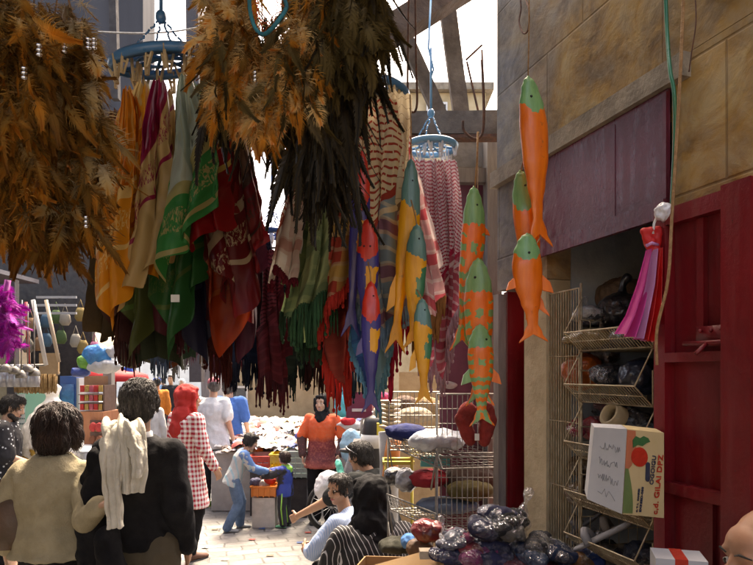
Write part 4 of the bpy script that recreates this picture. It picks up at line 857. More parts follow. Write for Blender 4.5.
    def hair(s,mat,style='short',vol=1.0,amp=.006,vox=.006,strands=900,slen=.035,wave=.004):
        m=MB()
        if style=='short':
            s.hell(m,(0,-.022,.045),(.083*vol,.098*vol,.088*vol)); s.hell(m,(0,-.055,-.005),(.076*vol,.062*vol,.068*vol)); s.hell(m,(0,.035,.092),(.062*vol,.05*vol,.035*vol))
            for x in (-1,1): s.hell(m,(x*.072,.0,.02),(.014,.03,.04),8)
        elif style=='bob':
            s.hell(m,(0,-.02,.045),(.10*vol,.112*vol,.098*vol)); s.hell(m,(0,-.05,-.02),(.094*vol,.085*vol,.09*vol))
            for x in (-1,1): s.hell(m,(x*.072,.005,-.01),(.038,.05,.07)); 
            s.hell(m,(0,.03,.09),(.06,.05,.035))
            for i in range(30):
                a=i*2.4; ph=1.75*(i+.5)/30; s.hell(m,(.078*math.sin(ph)*math.cos(a),-.03+.086*math.sin(ph)*math.sin(a),.035+.082*math.cos(ph)),(.032,.032,.032),8)
        elif style=='tied':
            s.hell(m,(0,-.02,.035),(.082*vol,.10*vol,.09*vol)); s.hell(m,(0,-.10,.0),(.04,.045,.045)); s.hell(m,(0,.03,.088),(.055,.045,.03))
            for x in (-1,1): s.hell(m,(x*.07,.005,.015),(.016,.035,.045),8)
        elif style=='child':
            s.hell(m,(0,-.018,.04),(.086*vol,.10*vol,.09*vol)); s.hell(m,(0,-.05,-.01),(.08*vol,.065*vol,.07*vol)); s.hell(m,(0,.045,.09),(.06,.045,.03))
            for x in (-1,1): s.hell(m,(x*.075,.0,-.01),(.016,.04,.055),8)
        elif style=='thin':
            s.hell(m,(0,-.035,.03),(.081,.088,.078)); s.hell(m,(0,-.06,-.01),(.074,.055,.06)); 
            for x in (-1,1): s.hell(m,(x*.074,-.01,.01),(.012,.03,.04),8)
        o=remesh(m,vox*s.k,'hair',mat,s.root,3,amp*.6*s.k,38,s.seed,(1,1,.45),amp*.3*s.k)
        if strands: s.strands(o,mat,strands,slen,wave)
        return o
    def strands(s,o,mat,n,L,wave):
        me=o.data; r=random.Random(s.seed+1); nv=len(me.vertices); co=np.empty(nv*3,dtype=np.float32); me.vertices.foreach_get('co',co); co=co.reshape(-1,3); nr=np.empty(nv*3,dtype=np.float32); me.vertex_normals.foreach_get('vector',nr); nr=nr.reshape(-1,3)
        top=s.H((0,-.035,.125)); up=s.hr@Vector((0,0,1)); m=MB()
        for i in range(n):
            k=r.randrange(nv); p=Vector(co[k].tolist())+org(s.root); q=Vector(nr[k].tolist()); d=(p-top); d=(d-q*d.dot(q)); d=(d.normalized() if d.length>.005 else Vector((r.uniform(-1,1),r.uniform(-1,1),0)))+Vector((0,0,-.35))
            sw=q.cross(d).normalized(); l=L*s.k*r.uniform(.6,1.2); ph=r.uniform(0,6); pts=[]
            for j in range(5):
                t=j/4; pts.append(p+d*l*t*.8+q*(.0035*math.sin(t*2.8)+wave*.5*t*(1-t))*s.k*2+sw*wave*math.sin(ph+t*4)*s.k+q*.002*r.random()-Vector((0,0,1))*t*t*l*.15)
            m.tube(pts,[.0014*s.k*HT,.0022*s.k*HT,.002*s.k*HT,.0014*s.k*HT,.0003],4,cap=False)
        m.build('hair_strands',mat,o)
    def hijab(s,mat,tail=True,vol=1.0,amp=.012,name='headscarf',drop=.12,vox=.008,tr=1.0):
        m=MB(); J=s.J;k=s.k
        s.hell(m,(0,-.03,.04),(.094*vol,.105*vol,.098*vol)); s.hell(m,(0,-.045,-.03),(.092*vol,.088*vol,.09*vol))
        for x in (-1,1): m.cap(s.H((x*.086,.015,.06)),s.H((x*.080,.025,-.08)),.020*k,.022*k)
        m.cap(s.H((-.04,.065,.098)),s.H((.04,.065,.098)),.018*k,.018*k)
        m.cap(s.H((0,.01,-.150)),s.H((0,-.03,-.10)),.056*k,.072*k); s.hell(m,(0,.035,-.148),(.055,.035,.026))
        if tail:
            c=J['nck']; m.cap(c+Vector((0,0,.02*k)),c-Vector((0,0,.03*k)),.085*k*tr,.12*k*tr); f=s.rot@Vector((0,1,0)); m.cap(c+f*.03*k,c+f*.07*k-Vector((0,0,drop*k)),.09*k,.07*k); m.cap(c-f*.03*k,c-f*.08*k-Vector((0,0,(drop+.05)*k)),.10*k*tr,.09*k*tr)
        return remesh(m,vox,name,mat,s.root,4,amp*k,16,s.seed,(1,1,.6))
    def shirt(s,mat,slv=1.0,hem=-.08,name='shirt',add=.014,rs=(.072,.058,.044),amp=.008,vox=.010,ns=11,flare=.0,skirt=None,neck=True,rx=1.0,ry=1.0):
        m=MB(); s.torso(m,add,hem,flare=flare,neck=neck,rx=rx,ry=ry)
        for sd in 'RL': s.arm(m,sd,rs,slv)
        if skirt: skirt(m)
        return remesh(m,vox*s.k,name,mat,s.root,4,amp*s.k,ns,s.seed,(1.2,1.2,.7),amp*.25*s.k)
    def trousers(s,mat,rs=(.102,.072,.062),name='trousers',amp=.007,vox=.011,frac=1.0,top=.06):
        m=MB(); J=s.J;k=s.k; hx=(J['hpR']-J['hpL']).normalized(); up=(J['wst']-J['pel']).normalized(); Y=up.cross(hx)
        m.loft([(J['pel']-up*.09*k,hx,Y,.155*k*s.wide,.115*k*s.wide),(J['pel'],hx,Y,.172*k*s.wide,.13*k*s.wide),(J['pel']+up*top*k,hx,Y,.158*k*s.wide,.122*k*s.wide)],22)
        for sd in 'RL': s.leg(m,sd,rs,frac)
        return remesh(m,vox*k,name,mat,s.root,4,amp*k,14,s.seed+5,(1,1,.8),amp*.3*k)
    def shoes(s,mat,name='shoe',sole=None,dirs=None):
        for i,sd in enumerate('RL'):
            a=s.J['an'+sd];k=s.k*1.05; fw=s.rot@Vector((0,1,0)); 
            if dirs: fw=(s.rot@Vector(dirs[i])).normalized()
            X=fw.cross(Zv).normalized(); U=X.cross(fw).normalized(); m=MB()
            c=a-U*.045*k
            m.loft([(c-fw*.055*k,X,U,.022*k,.03*k),(c-fw*.035*k,X,U,.038*k,.045*k),(c+fw*.03*k,X,U,.042*k,.042*k),(c+fw*.10*k-U*.012*k,X,U,.047*k,.030*k),(c+fw*.165*k-U*.02*k,X,U,.036*k,.020*k),(c+fw*.185*k-U*.025*k,X,U,.012*k,.010*k)],16)
            o=m.build(name,mat,s.root)
            m=MB(); q=c-U*.040*k; m.loft([(q-fw*.06*k,X,fw,.02*k,.006*k)]+[(q,X,fw,.02*k,.005*k)],4) if 0 else m.loft([(q-U*.006*k+fw*.06*k,X,fw,.048*k,.125*k),(q+U*.010*k+fw*.06*k,X,fw,.047*k,.122*k)],20); m.build('sole',sole or mk('sole_dark',(.04,.04,.04),None,9,.7,.1),o)
def wpos(px,Y): return G(px,Y,0)
# checked / printed cloth
def gingham():
    n=NT('gingham_cloth'); sp=n.n('SeparateXYZ'); n.l(n.tc(),sp.inputs[0])
    a=n.math('GREATER_THAN',n.math('FRACT',n.math('MULTIPLY',n.math('ADD',sp.outputs[0],n.math('MULTIPLY',sp.outputs[1],.9)),22)),.5); b=n.math('GREATER_THAN',n.math('FRACT',n.math('MULTIPLY',sp.outputs[2],22)),.5)
    c=n.mix(n.math('MULTIPLY',n.math('ADD',a,b),.5),(.72,.68,.66),(.36,.01,.03)); n.bump(n.noise(40),.3,.005); return n.fin(c,.85)
def stripes(name,c1,c2,fx=26,th=.86,ax=0):
    n=NT(name); sp=n.n('SeparateXYZ'); n.l(n.mapv(n.tc(),rot=(0,R(12),0)),sp.inputs[0]); ns=n.math('MULTIPLY',n.noise(3,2,.5),.10)
    a=n.math('GREATER_THAN',n.math('FRACT',n.math('MULTIPLY',n.math('ADD',n.math('ADD',sp.outputs[0],n.math('MULTIPLY',sp.outputs[1],.6)),ns),fx)),th); n.bump(n.noise(40),.3,.006); return n.fin(n.mix(a,c1,c2),.85)
def printed(name,c1,c2,scale,th,c3=None):
    n=NT(name); vo=n.n('TexVoronoi'); vo.inputs['Scale'].default_value=scale; n.l(n.tc(),vo.inputs['Vector'])
    c=n.mix(n.ramp(vo.outputs['Distance'],[(th,1.0),(th+.08,0.0)]),c1,c2)
    if c3: c=n.mix(n.ramp(n.noise(scale*.4,3,.6),[(.5,0.0),(.56,1.0)]),c,c3)
    n.bump(n.noise(40),.3,.005); return n.fin(c,.85)
BLACKK=cloth('black_knit',(.013,.013,.015),(.006,.006,.008),14,.5); BEIGE=mk('beige_knit',(.40,.345,.23),(.31,.265,.17),12,.92,.6,110,sheen=.3); CREAMK=mk('cream_knit',(.72,.69,.61),(.58,.55,.47),10,.92,.7,90,sheen=.3)
JEANS=mk('denim',(.09,.16,.27),(.05,.09,.16),9,.85,.5,60); OLIVE=cloth('olive_trousers',(.10,.085,.06)); BLACKT=cloth('black_trousers',(.012,.012,.014),(.007,.007,.008))
SHOEB=mk('black_leather',(.02,.02,.02),None,9,.45,.2)
# 1 woman in beige sweater, from behind
f=Fig('woman with short dark brown hair in a beige sweater seen from behind',wpos(54,3.28),-3,1.665,dict(elR=(.28,-.20,1.15),wrR=(.41,-.30,1.255),shR=(.18,0,1.36),shL=(-.18,0,1.355),elL=(-.30,-.04,1.14),wrL=(-.31,.06,.92),hd=(.02,.03,1.60)),SK2,hyaw=-12,wide=1.12)
f.body(.007,hands=dict(R=dict(d=f.rot@Vector((.9,-.1,.3)),curl=1.0))); f.hair(HAIRBR,'bob',1.03,.004,strands=3200,slen=.065,wave=.010); f.shirt(BEIGE,.97,-.03,'sweater',.022,(.070,.055,.045),.010,.010,9,flare=.03); f.trousers(BLACKT); f.shoes(SHOEB)
# handbag on her left arm
m=MB(); c=P(6,515,3.25); m.loft([(c+Vector((0,0,-.17)),Vector((1,0,0)),Vector((0,1,0)),.10,.06),(c+Vector((0,0,-.10)),Vector((1,0,0)),Vector((0,1,0)),.135,.075),(c+Vector((0,0,.06)),Vector((1,0,0)),Vector((0,1,0)),.10,.05),(c+Vector((0,0,.10)),Vector((1,0,0)),Vector((0,1,0)),.085,.02)],20)
hb=thing('handbag','brown leather handbag on the left arm of the woman in beige','handbag',c); m.build('bag_body',mk('brown_leather',(.11,.06,.035),(.07,.04,.02),9,.5,.3),hb); m=MB(); m.tube([c+Vector((-.06,0,.09)),c+Vector((-.045,0,.16)),c+Vector((0,0,.20)),c+Vector((.045,0,.16)),c+Vector((.06,0,.09))],.006,6); m.build('strap',mk('brown_leather',(.11,.06,.035)),hb)
# 2 man in black sweater
f=Fig('man with greying black hair in a black sweater and olive trousers seen from behind',wpos(139,3.2),0,1.79,dict(elR=(.205,-.05,1.13),wrR=(.215,.06,.90),elL=(-.19,-.06,1.14),wrL=(-.18,.10,.94),shR=(.16,0,1.375),shL=(-.16,0,1.38),hd=(.0,.01,1.615)),SK3,hyaw=8,wide=.92)
f.body(.007); f.hair(HAIRG,'short',1.0,.004,strands=3200,slen=.03); f.shirt(BLACKK,.98,-.03,'sweater',.022,(.070,.070,.052),.009,.010,10); f.trousers(OLIVE,(.115,.08,.07)); f.shoes(SHOEB)
m=MB(); c=f.J['nck']; m.loft([(c+Vector((0,-.005,-.015)),Vector((1,0,0)),Vector((0,1,0)),.077,.072),(c+Vector((0,-.005,.035)),Vector((1,0,0)),Vector((0,1,0)),.066,.066)],24); m.build('collar',mk('collar_white',(.65,.66,.68)),f.root)
# cream sweater draped over his shoulder: a folded slab down the back plus a sleeve
def slab(m,pts,wd,th): # pts centre line, wd widths ; thick flat strip made of ellipsoids
    for i in range(len(pts)-1):
        a,b=Vector(pts[i]),Vector(pts[i+1]); d=(b-a); k=4
        for j in range(k+1):
            t=j/k; c=a.lerp(b,t); D=d.normalized(); X=Vector((1,0,0)); X=(X-D*X.dot(D)).normalized(); Y=D.cross(X); m.ell(c,((wd[i]*(1-t)+wd[i+1]*t)/2,th,d.length/k*.9+.02),14,0,(X,Y,D))
Yk=2.93
def Q(px,py,dy=0): return P(px,py,Yk+dy)
def cloth_strip(pts,wd,side,folds,amp,th,name,mat,parent=None,seed=0,nu=48,nv=90,curl=.0):
    pts=[Vector(p) for p in pts]; n=len(pts)-1; m=MB()
    def cr(A,t):
        i=min(int(t*n),n-1); f=t*n-i; g=lambda k:A[max(0,min(n,k))]; p0,p1,p2,p3=g(i-1),g(i),g(i+1),g(i+2); return .5*((2*p1)+(p2-p0)*f+(2*p0-5*p1+4*p2-p3)*f*f+(3*p1-p0-3*p2+p3)*f*f*f)
    for j in range(nv+1):
        t=j/nv; c=cr(pts,t); d=(cr(pts,min(1,t+.02))-cr(pts,max(0,t-.02))).normalized(); X=(side-d*side.dot(d)).normalized(); N=d.cross(X); N=N if N.y<0 or True else -N; w=cr(wd,t)
        for i in range(nu+1):
            s_=-1+2*i/nu; ph=seed+.8*math.sin(t*3+seed)
            f=amp*(math.sin(folds*math.pi*s_+ph)+.5*math.sin(folds*2.7*math.pi*s_+t*4+seed))+amp*.9*noise.noise(Vector((s_*2.2,t*6,seed)))-curl*s_*s_
            m.v.append(c+X*(w*.5*s_+amp*.6*math.cos(folds*math.pi*s_+ph)+.010*noise.noise(Vector((t*9,s_*3,seed+4))))+N*f)
    for j in range(nv):
        for i in range(nu): a_=j*(nu+1)+i; m.f.append((a_,a_+1,a_+nu+2,a_+nu+1)); m.m.append(0)
    me=bpy.data.meshes.new('t'); me.from_pydata(m.v,[],m.f); t_=bpy.data.objects.new('t',me); TS.collection.objects.link(t_); so_=t_.modifiers.new('s','SOLIDIFY'); so_.thickness=th; so_.offset=0; sb=t_.modifiers.new('b','SUBSURF'); sb.levels=1
    nm=bpy.data.meshes.new_from_object(t_.evaluated_get(tdg())); bpy.data.objects.remove(t_); o0=org(parent)
    for v in nm.vertices: v.co-=o0
    nm.name=name; nm.materials.append(mat); nm.polygons.foreach_set('use_smooth',[True]*len(nm.polygons)); return link(name,nm,parent)
dsw=thing('draped_sweater','cream knitted sweater draped over the left shoulder of the man in black','sweater',Q(122,425,.05))
SD=Vector((1,.10,0))
cloth_strip([Q(120,500,.33),Q(121,455,.32),Q(121,428,.20),Q(121,419,.07),Q(122,428,-.03),Q(124,452,-.055),Q(125,476,-.065),Q(126,494,-.06)],[.13,.13,.14,.16,.19,.20,.18,.15],SD,2.2,.014,.014,'cloth',CREAMK,dsw,1,curl=.02)
cloth_strip([Q(118,423,.02),Q(112,431,-.035),Q(109,450,-.085),Q(109,475,-.095),Q(112,503,-.09),Q(114,529,-.08)],[.06,.10,.105,.095,.085,.075],SD,1.6,.012,.016,'sleeve',CREAMK,dsw,4,curl=.035)
cloth_strip([Q(126,422,.0),Q(133,434,-.06),Q(138,455,-.10),Q(137,478,-.105)],[.04,.07,.06,.03],SD,1.2,.010,.014,'cloth',CREAMK,dsw,7,curl=.02)
# black jacket hanging from his left arm
m=MB(); slab(m,[P(98,458,3.16),P(94,478,3.16),P(94,500,3.16),P(97,530,3.14),P(100,575,3.12),P(102,620,3.1)],[.10,.14,.17,.19,.20,.20],.05); slab(m,[P(108,540,2.95),P(112,570,2.93),P(113,600,2.93)],[.1,.12,.1],.05)
o=remesh(m,.011,'jacket',cloth('black_jacket',(.010,.010,.012),(.006,.006,.007)),None,4,.022,8,6,(1.6,1.6,.4),.005); tag(o,'black jacket hanging between the woman in beige and the man in black','jacket')
# 3 woman in red headscarf, walking away to the right, head in profile
f=Fig('woman with a red headscarf and a red and white checked long shirt',wpos(186,6.1),-38,1.70,dict(elR=(.25,.02,1.14),wrR=(.27,.14,.93),elL=(-.22,.0,1.14),wrL=(-.22,.1,.92),knR=(.08,.10,.52),anR=(.07,.02,.09),knL=(-.08,.02,.50),anL=(-.06,-.22,.12),hd=(0,.04,1.60)),SK1,hyaw=-22,wide=1.05)
f.body(.008); f.face(); REDH=printed('red_hijab',(.36,.015,.012),(.20,.008,.008),60,.1); f.hijab(REDH,True,1.08,.016,drop=.10)
f.shirt(gingham(),.97,-.40,'checked_shirt',.018,(.075,.06,.045),.008,.011,flare=.07); f.trousers(BLACKT,(.09,.062,.042)); f.shoes(mk('sandal_brown',(.12,.05,.03)))
# 4 man in pink cap, white t-shirt, from behind ; arm out to the left
f=Fig('tall man with a pink cap and white T-shirt carrying a pale blue bag',wpos(213,8.5),-15,1.76,dict(elL=(-.26,.12,1.26),wrL=(-.10,.36,1.22),elR=(.24,-.02,1.14),wrR=(.24,.1,.92)),SK2,hyaw=40,wide=1.18)
f.body(.010); f.face(); f.hair(HAIRG,'thin',1.0,strands=0); f.shirt(cloth('white_tee',(.62,.65,.67)),.35,-.16,'t_shirt',.02,(.072,.078,.05),.012,.012,8,flare=.02); f.trousers(cloth('black_pants',(.02,.022,.028)),(.10,.07,.06)); f.shoes(mk('green_trainer',(.25,.42,.10),(.05,.05,.05),30,.6,.1),sole=mk('sole_lime',(.4,.6,.15)))
def capp(f,mat,fwd=True):
    m=MB(); k=f.k; f.hell(m,(0,-.01,.062),(.088,.104,.072)); cp=remesh(m,.007,'cap',mat,f.root,2)
    m=MB(); ax=f.hax(); c=f.H((0,.115,.055)); m.ell(c,(.062*k,.065*k,.008*k),16,0,ax); m.build('visor',mat,cp)
capp(f,cloth('pink_cap',(.42,.14,.17)))
m=MB(); c=f.J['chs']+f.rot@Vector((-.20,.04,-.10)); m.ell(c,(.05,.13,.16),14); bg_=tag(remesh(m,.015,'shoulder_bag',cloth('pale_blue',(.25,.42,.60)),None,4,.02,8,2),'pale blue shoulder bag at the left side of the man with the pink cap','bag')
m=MB(); m.tube([c+Vector((0,-.02,.12)),f.T((-.12,-.13,1.30)),f.T((-.07,-.06,1.45)),f.T((-.03,.10,1.38))],.012,6); m.build('strap',mk('dark_strap',(.03,.03,.04)),bg_)
# 5 man in blue beside him
f=Fig('man in a blue shirt and light jeans walking behind the man with the pink cap',wpos(229,8.9),-10,1.74,dict(elR=(.25,.0,1.14),wrR=(.24,.12,.94)),SK2,wide=1.05)
f.body(.011); f.hair(HAIRG,'short'); f.shirt(cloth('royal_blue',(.05,.14,.42)),.4,-.12,'shirt',.025,(.09,.08,.05)); f.trousers(mk('light_denim',(.20,.36,.55),(.12,.24,.40),9,.85,.5,50),(.11,.085,.075)); f.shoes(SHOEB)
# 6 boy in blue/grey shirt, bent forward, reaching right
f=Fig('boy in a grey and blue long sleeved shirt and jeans handing things to the toddler',wpos(236,7.25),-72,1.16,dict(pel=(0,-.04,.92),wst=(0,.02,1.06),chs=(0,.09,1.24),nck=(0,.16,1.37),hd=(0,.25,1.53),shR=(.15,.12,1.32),shL=(-.15,.12,1.32),elR=(.18,.26,1.09),wrR=(.12,.50,1.02),elL=(-.17,.24,1.06),wrL=(-.12,.46,.96),hpR=(.09,-.04,.88),hpL=(-.09,-.04,.88),knR=(.12,.03,.48),anR=(.13,-.16,.09),knL=(-.12,.10,.48),anL=(-.14,.08,.09)),SK2,hpitch=22,child=True)
f.body(.008); f.face(); f.hair(HAIRB,'child'); f.shirt(stripes('grey_stripe',(.34,.37,.38),(.22,.36,.42),14,.7),.5,-.14,'shirt',.022,(.085,.07,.05),.008,.009,flare=.02)
m=MB(); 
for sd in 'RL': f.arm(m,sd,(.087,.068,.052))
remesh(m,.009,'sleeves',cloth('blue_sleeve',(.10,.20,.42)),f.root,3,.006,14,2); f.trousers(JEANS,(.112,.085,.075)); f.shoes(mk('grey_trainer',(.25,.27,.28)))
# 7 toddler
f=Fig('toddler in a blue and black tracksuit with a lime green collar reaching left',wpos(285,7.4),72,.93,dict(elR=(.24,.18,1.22),wrR=(.18,.42,1.20),elL=(-.24,.20,1.18),wrL=(-.18,.42,1.12),pel=(0,0,.80),wst=(0,0,.98),chs=(0,0,1.18),nck=(0,0,1.34),shR=(.17,0,1.28),shL=(-.17,0,1.28),hd=(0,.02,1.52),hpR=(.10,0,.78),hpL=(-.10,0,.78),knR=(.12,.02,.44),knL=(-.12,.02,.44),anR=(.12,-.02,.10),anL=(-.12,-.02,.10)),SK2,child=True,wide=1.15)
for kk in (1,): pass
f.body(.008); f.face(); f.hair(HAIRBR,'child',1.08); f.shirt(mk('tracksuit_blue',(.02,.05,.30),(.015,.015,.02),5,.6,.2,lo=.48,hi=.52),1,-.1,'jacket',.03,(.10,.09,.06)); f.trousers(mk('tracksuit_black',(.015,.02,.035),(.01,.01,.012),9,.6),(.115,.09,.08)); f.shoes(mk('green_trainer2',(.10,.35,.20)))
m=MB(); c=f.J['nck']; m.cap(c+Vector((0,0,-.02)),c+Vector((.02,0,-.04)),.055,.07); remesh(m,.008,'hood',mk('lime_hood',(.22,.55,.08)),f.root,3,.008,20)
for sd in 'RL': m=MB(); a,b,c_=f.J['hp'+sd],f.J['kn'+sd],f.J['an'+sd]; o=Vector((0,-1,0)); m.tube([a+o*.064,b+o*.052,c_+o*.046],.008,6); m.build('stripe',mk('lime_stripe',(.3,.65,.1)),f.root)
# 8 smiling woman, orange top, black headscarf
f=Fig('smiling woman in a black headscarf and an orange and dark red patterned top',wpos(322,7.6),172,1.57,dict(elR=(.27,.03,1.15),wrR=(.17,.20,1.02) if 0 else (.24,.10,.92),elL=(-.30,.02,1.15),wrL=(-.27,.16,.94),hd=(0,.02,1.60)),SK2,hyaw=-8,wide=1.05)
f.body(.008); f.face(True); f.hijab(cloth('black_hijab',(.012,.012,.014)),True,1.0,.010,drop=.05)
n=NT('orange_ombre'); sp=n.n('SeparateXYZ'); n.l(n.tc(),sp.inputs[0]); g=n.math('ADD',sp.outputs[2],n.math('MULTIPLY',n.noise(9,3),.10))
c=n.ramp(n.math('DIVIDE',g,1.6),[(.44,(.42,.10,.07)),(.52,(.14,.035,.045)),(.66,(.20,.03,.03)),(.70,(.62,.10,.025)),(.9,(.66,.09,.03))]); c=n.mix(n.ramp(n.noise(50,3,.7),[(.5,0.0),(.6,.35)]),c,(.5,.16,.10)); n.bump(n.noise(30),.3,.006); ORO=n.fin(c,.85)
f.shirt(ORO,.45,-.20,'patterned_top',.020,(.066,.072,.06),.010,.011,10,flare=.05)
m=MB(); 
for sd in 'RL': f.arm(m,sd,(.055,.068,.05),.98)
remesh(m,.01,'sleeves',printed('dark_sleeve',(.07,.03,.03),(.30,.08,.07),40,.15),f.root,3,.006,14,2); f.trousers(BLACKT,(.12,.09,.08)); f.shoes(SHOEB)
# 9 crouching man with sunglasses on his head, left arm stretched to the left
f=Fig('seated man with sunglasses on his head stretching his arm to the left',wpos(383,5.3)+Vector((0,0,-.10)),52,1.76,dict(pel=(0,-.02,.56),wst=(0,.02,.70),chs=(0,.08,.90),nck=(.0,.15,1.05),hd=(.0,.25,1.175),shR=(.19,.10,1.0),shL=(-.19,.14,1.0),elL=(-.30,.42,.80),wrL=(-.30,.70,.66),elR=(.26,.22,.78),wrR=(.14,.42,.66),hpR=(.10,.02,.52),hpL=(-.10,.02,.52),knR=(.16,.42,.50),anR=(.16,.40,.09),knL=(-.14,.44,.52),anL=(-.14,.42,.09)),SK1,hyaw=4,hpitch=8)
f.body(.007,hands=dict(L=dict(curl=.9),R=dict(curl=.8))); f.face(); f.hair(HAIRB,'short',1.05); f.shirt(cloth('black_tee',(.018,.02,.02)),.34,-.10,'t_shirt',.022,(.088,.078,.05)); f.trousers(mk('dark_denim',(.04,.07,.12),(.02,.035,.07),9,.85,.4,50),(.10,.078,.062)); f.shoes(SHOEB)
sg=thing('sunglasses','dark sunglasses pushed up on the hair of the seated man','sunglasses',f.H((0,.06,.09)))
for x in (-1,1): m=MB(); m.ell(f.H((x*.034,.098,.088)),(.026*f.k,.006*f.k,.020*f.k),12,0,f.hax()); m.build('lens',mk('dark_glass',(.02,.02,.025),None,9,.08,0,coat=1),sg)
m=MB(); m.tube([f.H((-.088,-.04,.03)),f.H((-.084,.06,.085)),f.H((-.05,.10,.105)),f.H((0,.104,.095)),f.H((.05,.10,.105)),f.H((.084,.06,.085)),f.H((.088,-.04,.03))],.0035,6); m.build('frame',CHROME,sg)
# 10 woman in light blue shirt, seated leaning forward, hands joined, facing left
f=Fig('seated woman in a light blue shirt with dark tied hair leaning forward',wpos(372,4.6)+Vector((0,0,-.06)),58,1.64,dict(pel=(0,-.06,.42),wst=(0,.02,.56),chs=(0,.14,.75),nck=(0,.25,.88),hd=(0,.31,1.06),shR=(.16,.20,.83),shL=(-.16,.22,.82),elL=(-.23,.40,.60),wrL=(-.07,.60,.56),elR=(.23,.36,.62),wrR=(.06,.58,.54),hpR=(.10,.0,.40),hpL=(-.10,.0,.40),knR=(.14,.40,.44),anR=(.13,.40,.09),knL=(-.14,.40,.44),anL=(-.13,.40,.09)),SK1,hyaw=78,hpitch=8)
f.body(.006,hands=dict(L=dict(curl=.9),R=dict(curl=.9))); f.face(); f.hair(HAIRB,'tied'); f.shirt(stripes('light_blue_shirt',(.27,.38,.60),(.42,.50,.66),60,.6),.72,-.10,'shirt',.022,(.08,.068,.05)); f.trousers(BLACKT); f.shoes(SHOEB)
# 11 woman in black hijab + striped abaya, seated nearer, from behind
f=Fig('seated woman in a black headscarf and a black robe with thin white stripes',wpos(377,3.75)+Vector((0,0,-.02)),22,1.72,dict(pel=(0,-.02,.40),wst=(0,.0,.56),chs=(0,.05,.78),nck=(-.0,.10,.93),hd=(-.0,.14,1.08),shR=(.19,.05,.86),shL=(-.19,.08,.86),elL=(-.25,.18,.66),wrL=(-.12,.36,.56),elR=(.25,.14,.64),wrR=(.12,.36,.54),hpR=(.12,.0,.38),hpL=(-.12,.0,.38),knR=(.14,.36,.42),anR=(.12,.38,.09),knL=(-.10,.36,.42),anL=(-.10,.38,.09)),SK1,hyaw=20,wide=1.2)
f.body(.008); f.hijab(cloth('black_hijab2',(.010,.010,.012),(.006,.006,.007)),True,1.14,.014,drop=.10,tr=1.3)
def sk_(m): 
    for sd in 'RL': m.chain([f.J['hp'+sd],f.J['kn'+sd],f.J['an'+sd]],[.14,.11,.12])
    m.cap(f.J['pel'],f.J['pel']-Vector((0,0,.2)),.2,.22)
f.shirt(stripes('striped_robe',(.011,.011,.013),(.48,.48,.50),34,.86),.98,-.1,'robe',.02,(.075,.07,.06),.012,.010,8,skirt=sk_)
# stool under each
STOOL=plastic('stool_white',(.55,.55,.52))
def stool(px,Y,h,label,mat):
    t=thing('stool',label,'stool',wpos(px,Y),'low plastic stools'); c=wpos(px,Y); m=MB(); m.loft([(c+Vector((0,0,h-.03)),Vector((1,0,0)),Vector((0,1,0)),.16,.16),(c+Vector((0,0,h)),Vector((1,0,0)),Vector((0,1,0)),.155,.155)],20); m.build('seat',mat,t)
    for x in (-1,1):
        for y in (-1,1): m=MB(); m.tube([c+Vector((x*.10,y*.10,h-.03)),c+Vector((x*.13,y*.13,0))],[.018,.014],8); m.build('leg',mat,t)
stool(378,5.28,.34,'low stool under the seated man with sunglasses',STOOL); stool(366,4.5,.27,'low stool under the woman in the light blue shirt',STOOL); stool(376,3.74,.24,'low stool under the woman in the striped robe',STOOL)
# 12 bearded man at far left
f=Fig('bearded man in a black and white patterned shirt at the left edge',wpos(6,5.9),-70,1.62,dict(hd=(0,.06,1.60),elR=(.24,.05,1.14),wrR=(.18,.26,1.05)),SK2,hpitch=20)
f.body(.007); f.face(beard=HAIRB); f.hair(HAIRB,'short'); f.shirt(printed('dot_shirt',(.010,.010,.014),(.55,.58,.62),26,.17),.5,-.1,'shirt',.025,(.09,.08,.05)); f.trousers(BLACKT); f.shoes(SHOEB)
# 13 man at bottom right, only forehead in the photo
f=Fig('balding man whose forehead rises into the bottom right corner',(G(793,1.15).x,1.15,0),74,1.60,dict(hd=(0,.03,1.60)),skin('skin_ruddy',(.40,.20,.12)),hyaw=20,hpitch=5)
f.body(.006); f.face(brow=HAIRB); f.hair(HAIRG,'thin',1.0,.003,strands=1500,slen=.018,wave=.001); f.shirt(cloth('dark_shirt',(.03,.035,.05)),.97,-.1); f.trousers(BLACKT); f.shoes(SHOEB)
# distant walkers
walk=[('distant man with a royal blue cap and orange shirt beyond the man in black',157,13.5,1.72,(.62,.22,.05),HAIRB,'blue',SK1),
('distant woman with a white top and grey hair beyond the red headscarf',149,9.6,1.52,(.62,.62,.60),mk('hair_white',(.5,.5,.5)),None,SK2),
('distant dark haired man in black at the bright end of the street',171,17,1.76,(.02,.02,.025),HAIRB,None,SK1),
('distant person in a black headscarf left of the blue cap',142,15,1.66,(.02,.02,.022),None,'hijab',SK1),
('distant person in navy standing by the wooden cabinet',114,8.3,1.42,(.03,.05,.16),HAIRB,None,SK1),
('distant boy in a bright blue top just left of the man in black',122,7.6,1.30,(.06,.12,.42),HAIRB,None,SK1),
('distant woman with a white headscarf and white clothes near the end of the street',182,19,1.62,(.65,.64,.62),None,'whijab',SK1),
('distant man in grey at the left side of the bright street end',128,18,1.70,(.12,.12,.13),HAIRG,None,SK1),
('distant person in a light blue shirt behind the blue cap',163,20,1.68,(.20,.34,.5),HAIRB,None,SK1),
('distant person in dark red by the red umbrella',135,12,1.58,(.2,.03,.03),HAIRBR,None,SK1)]
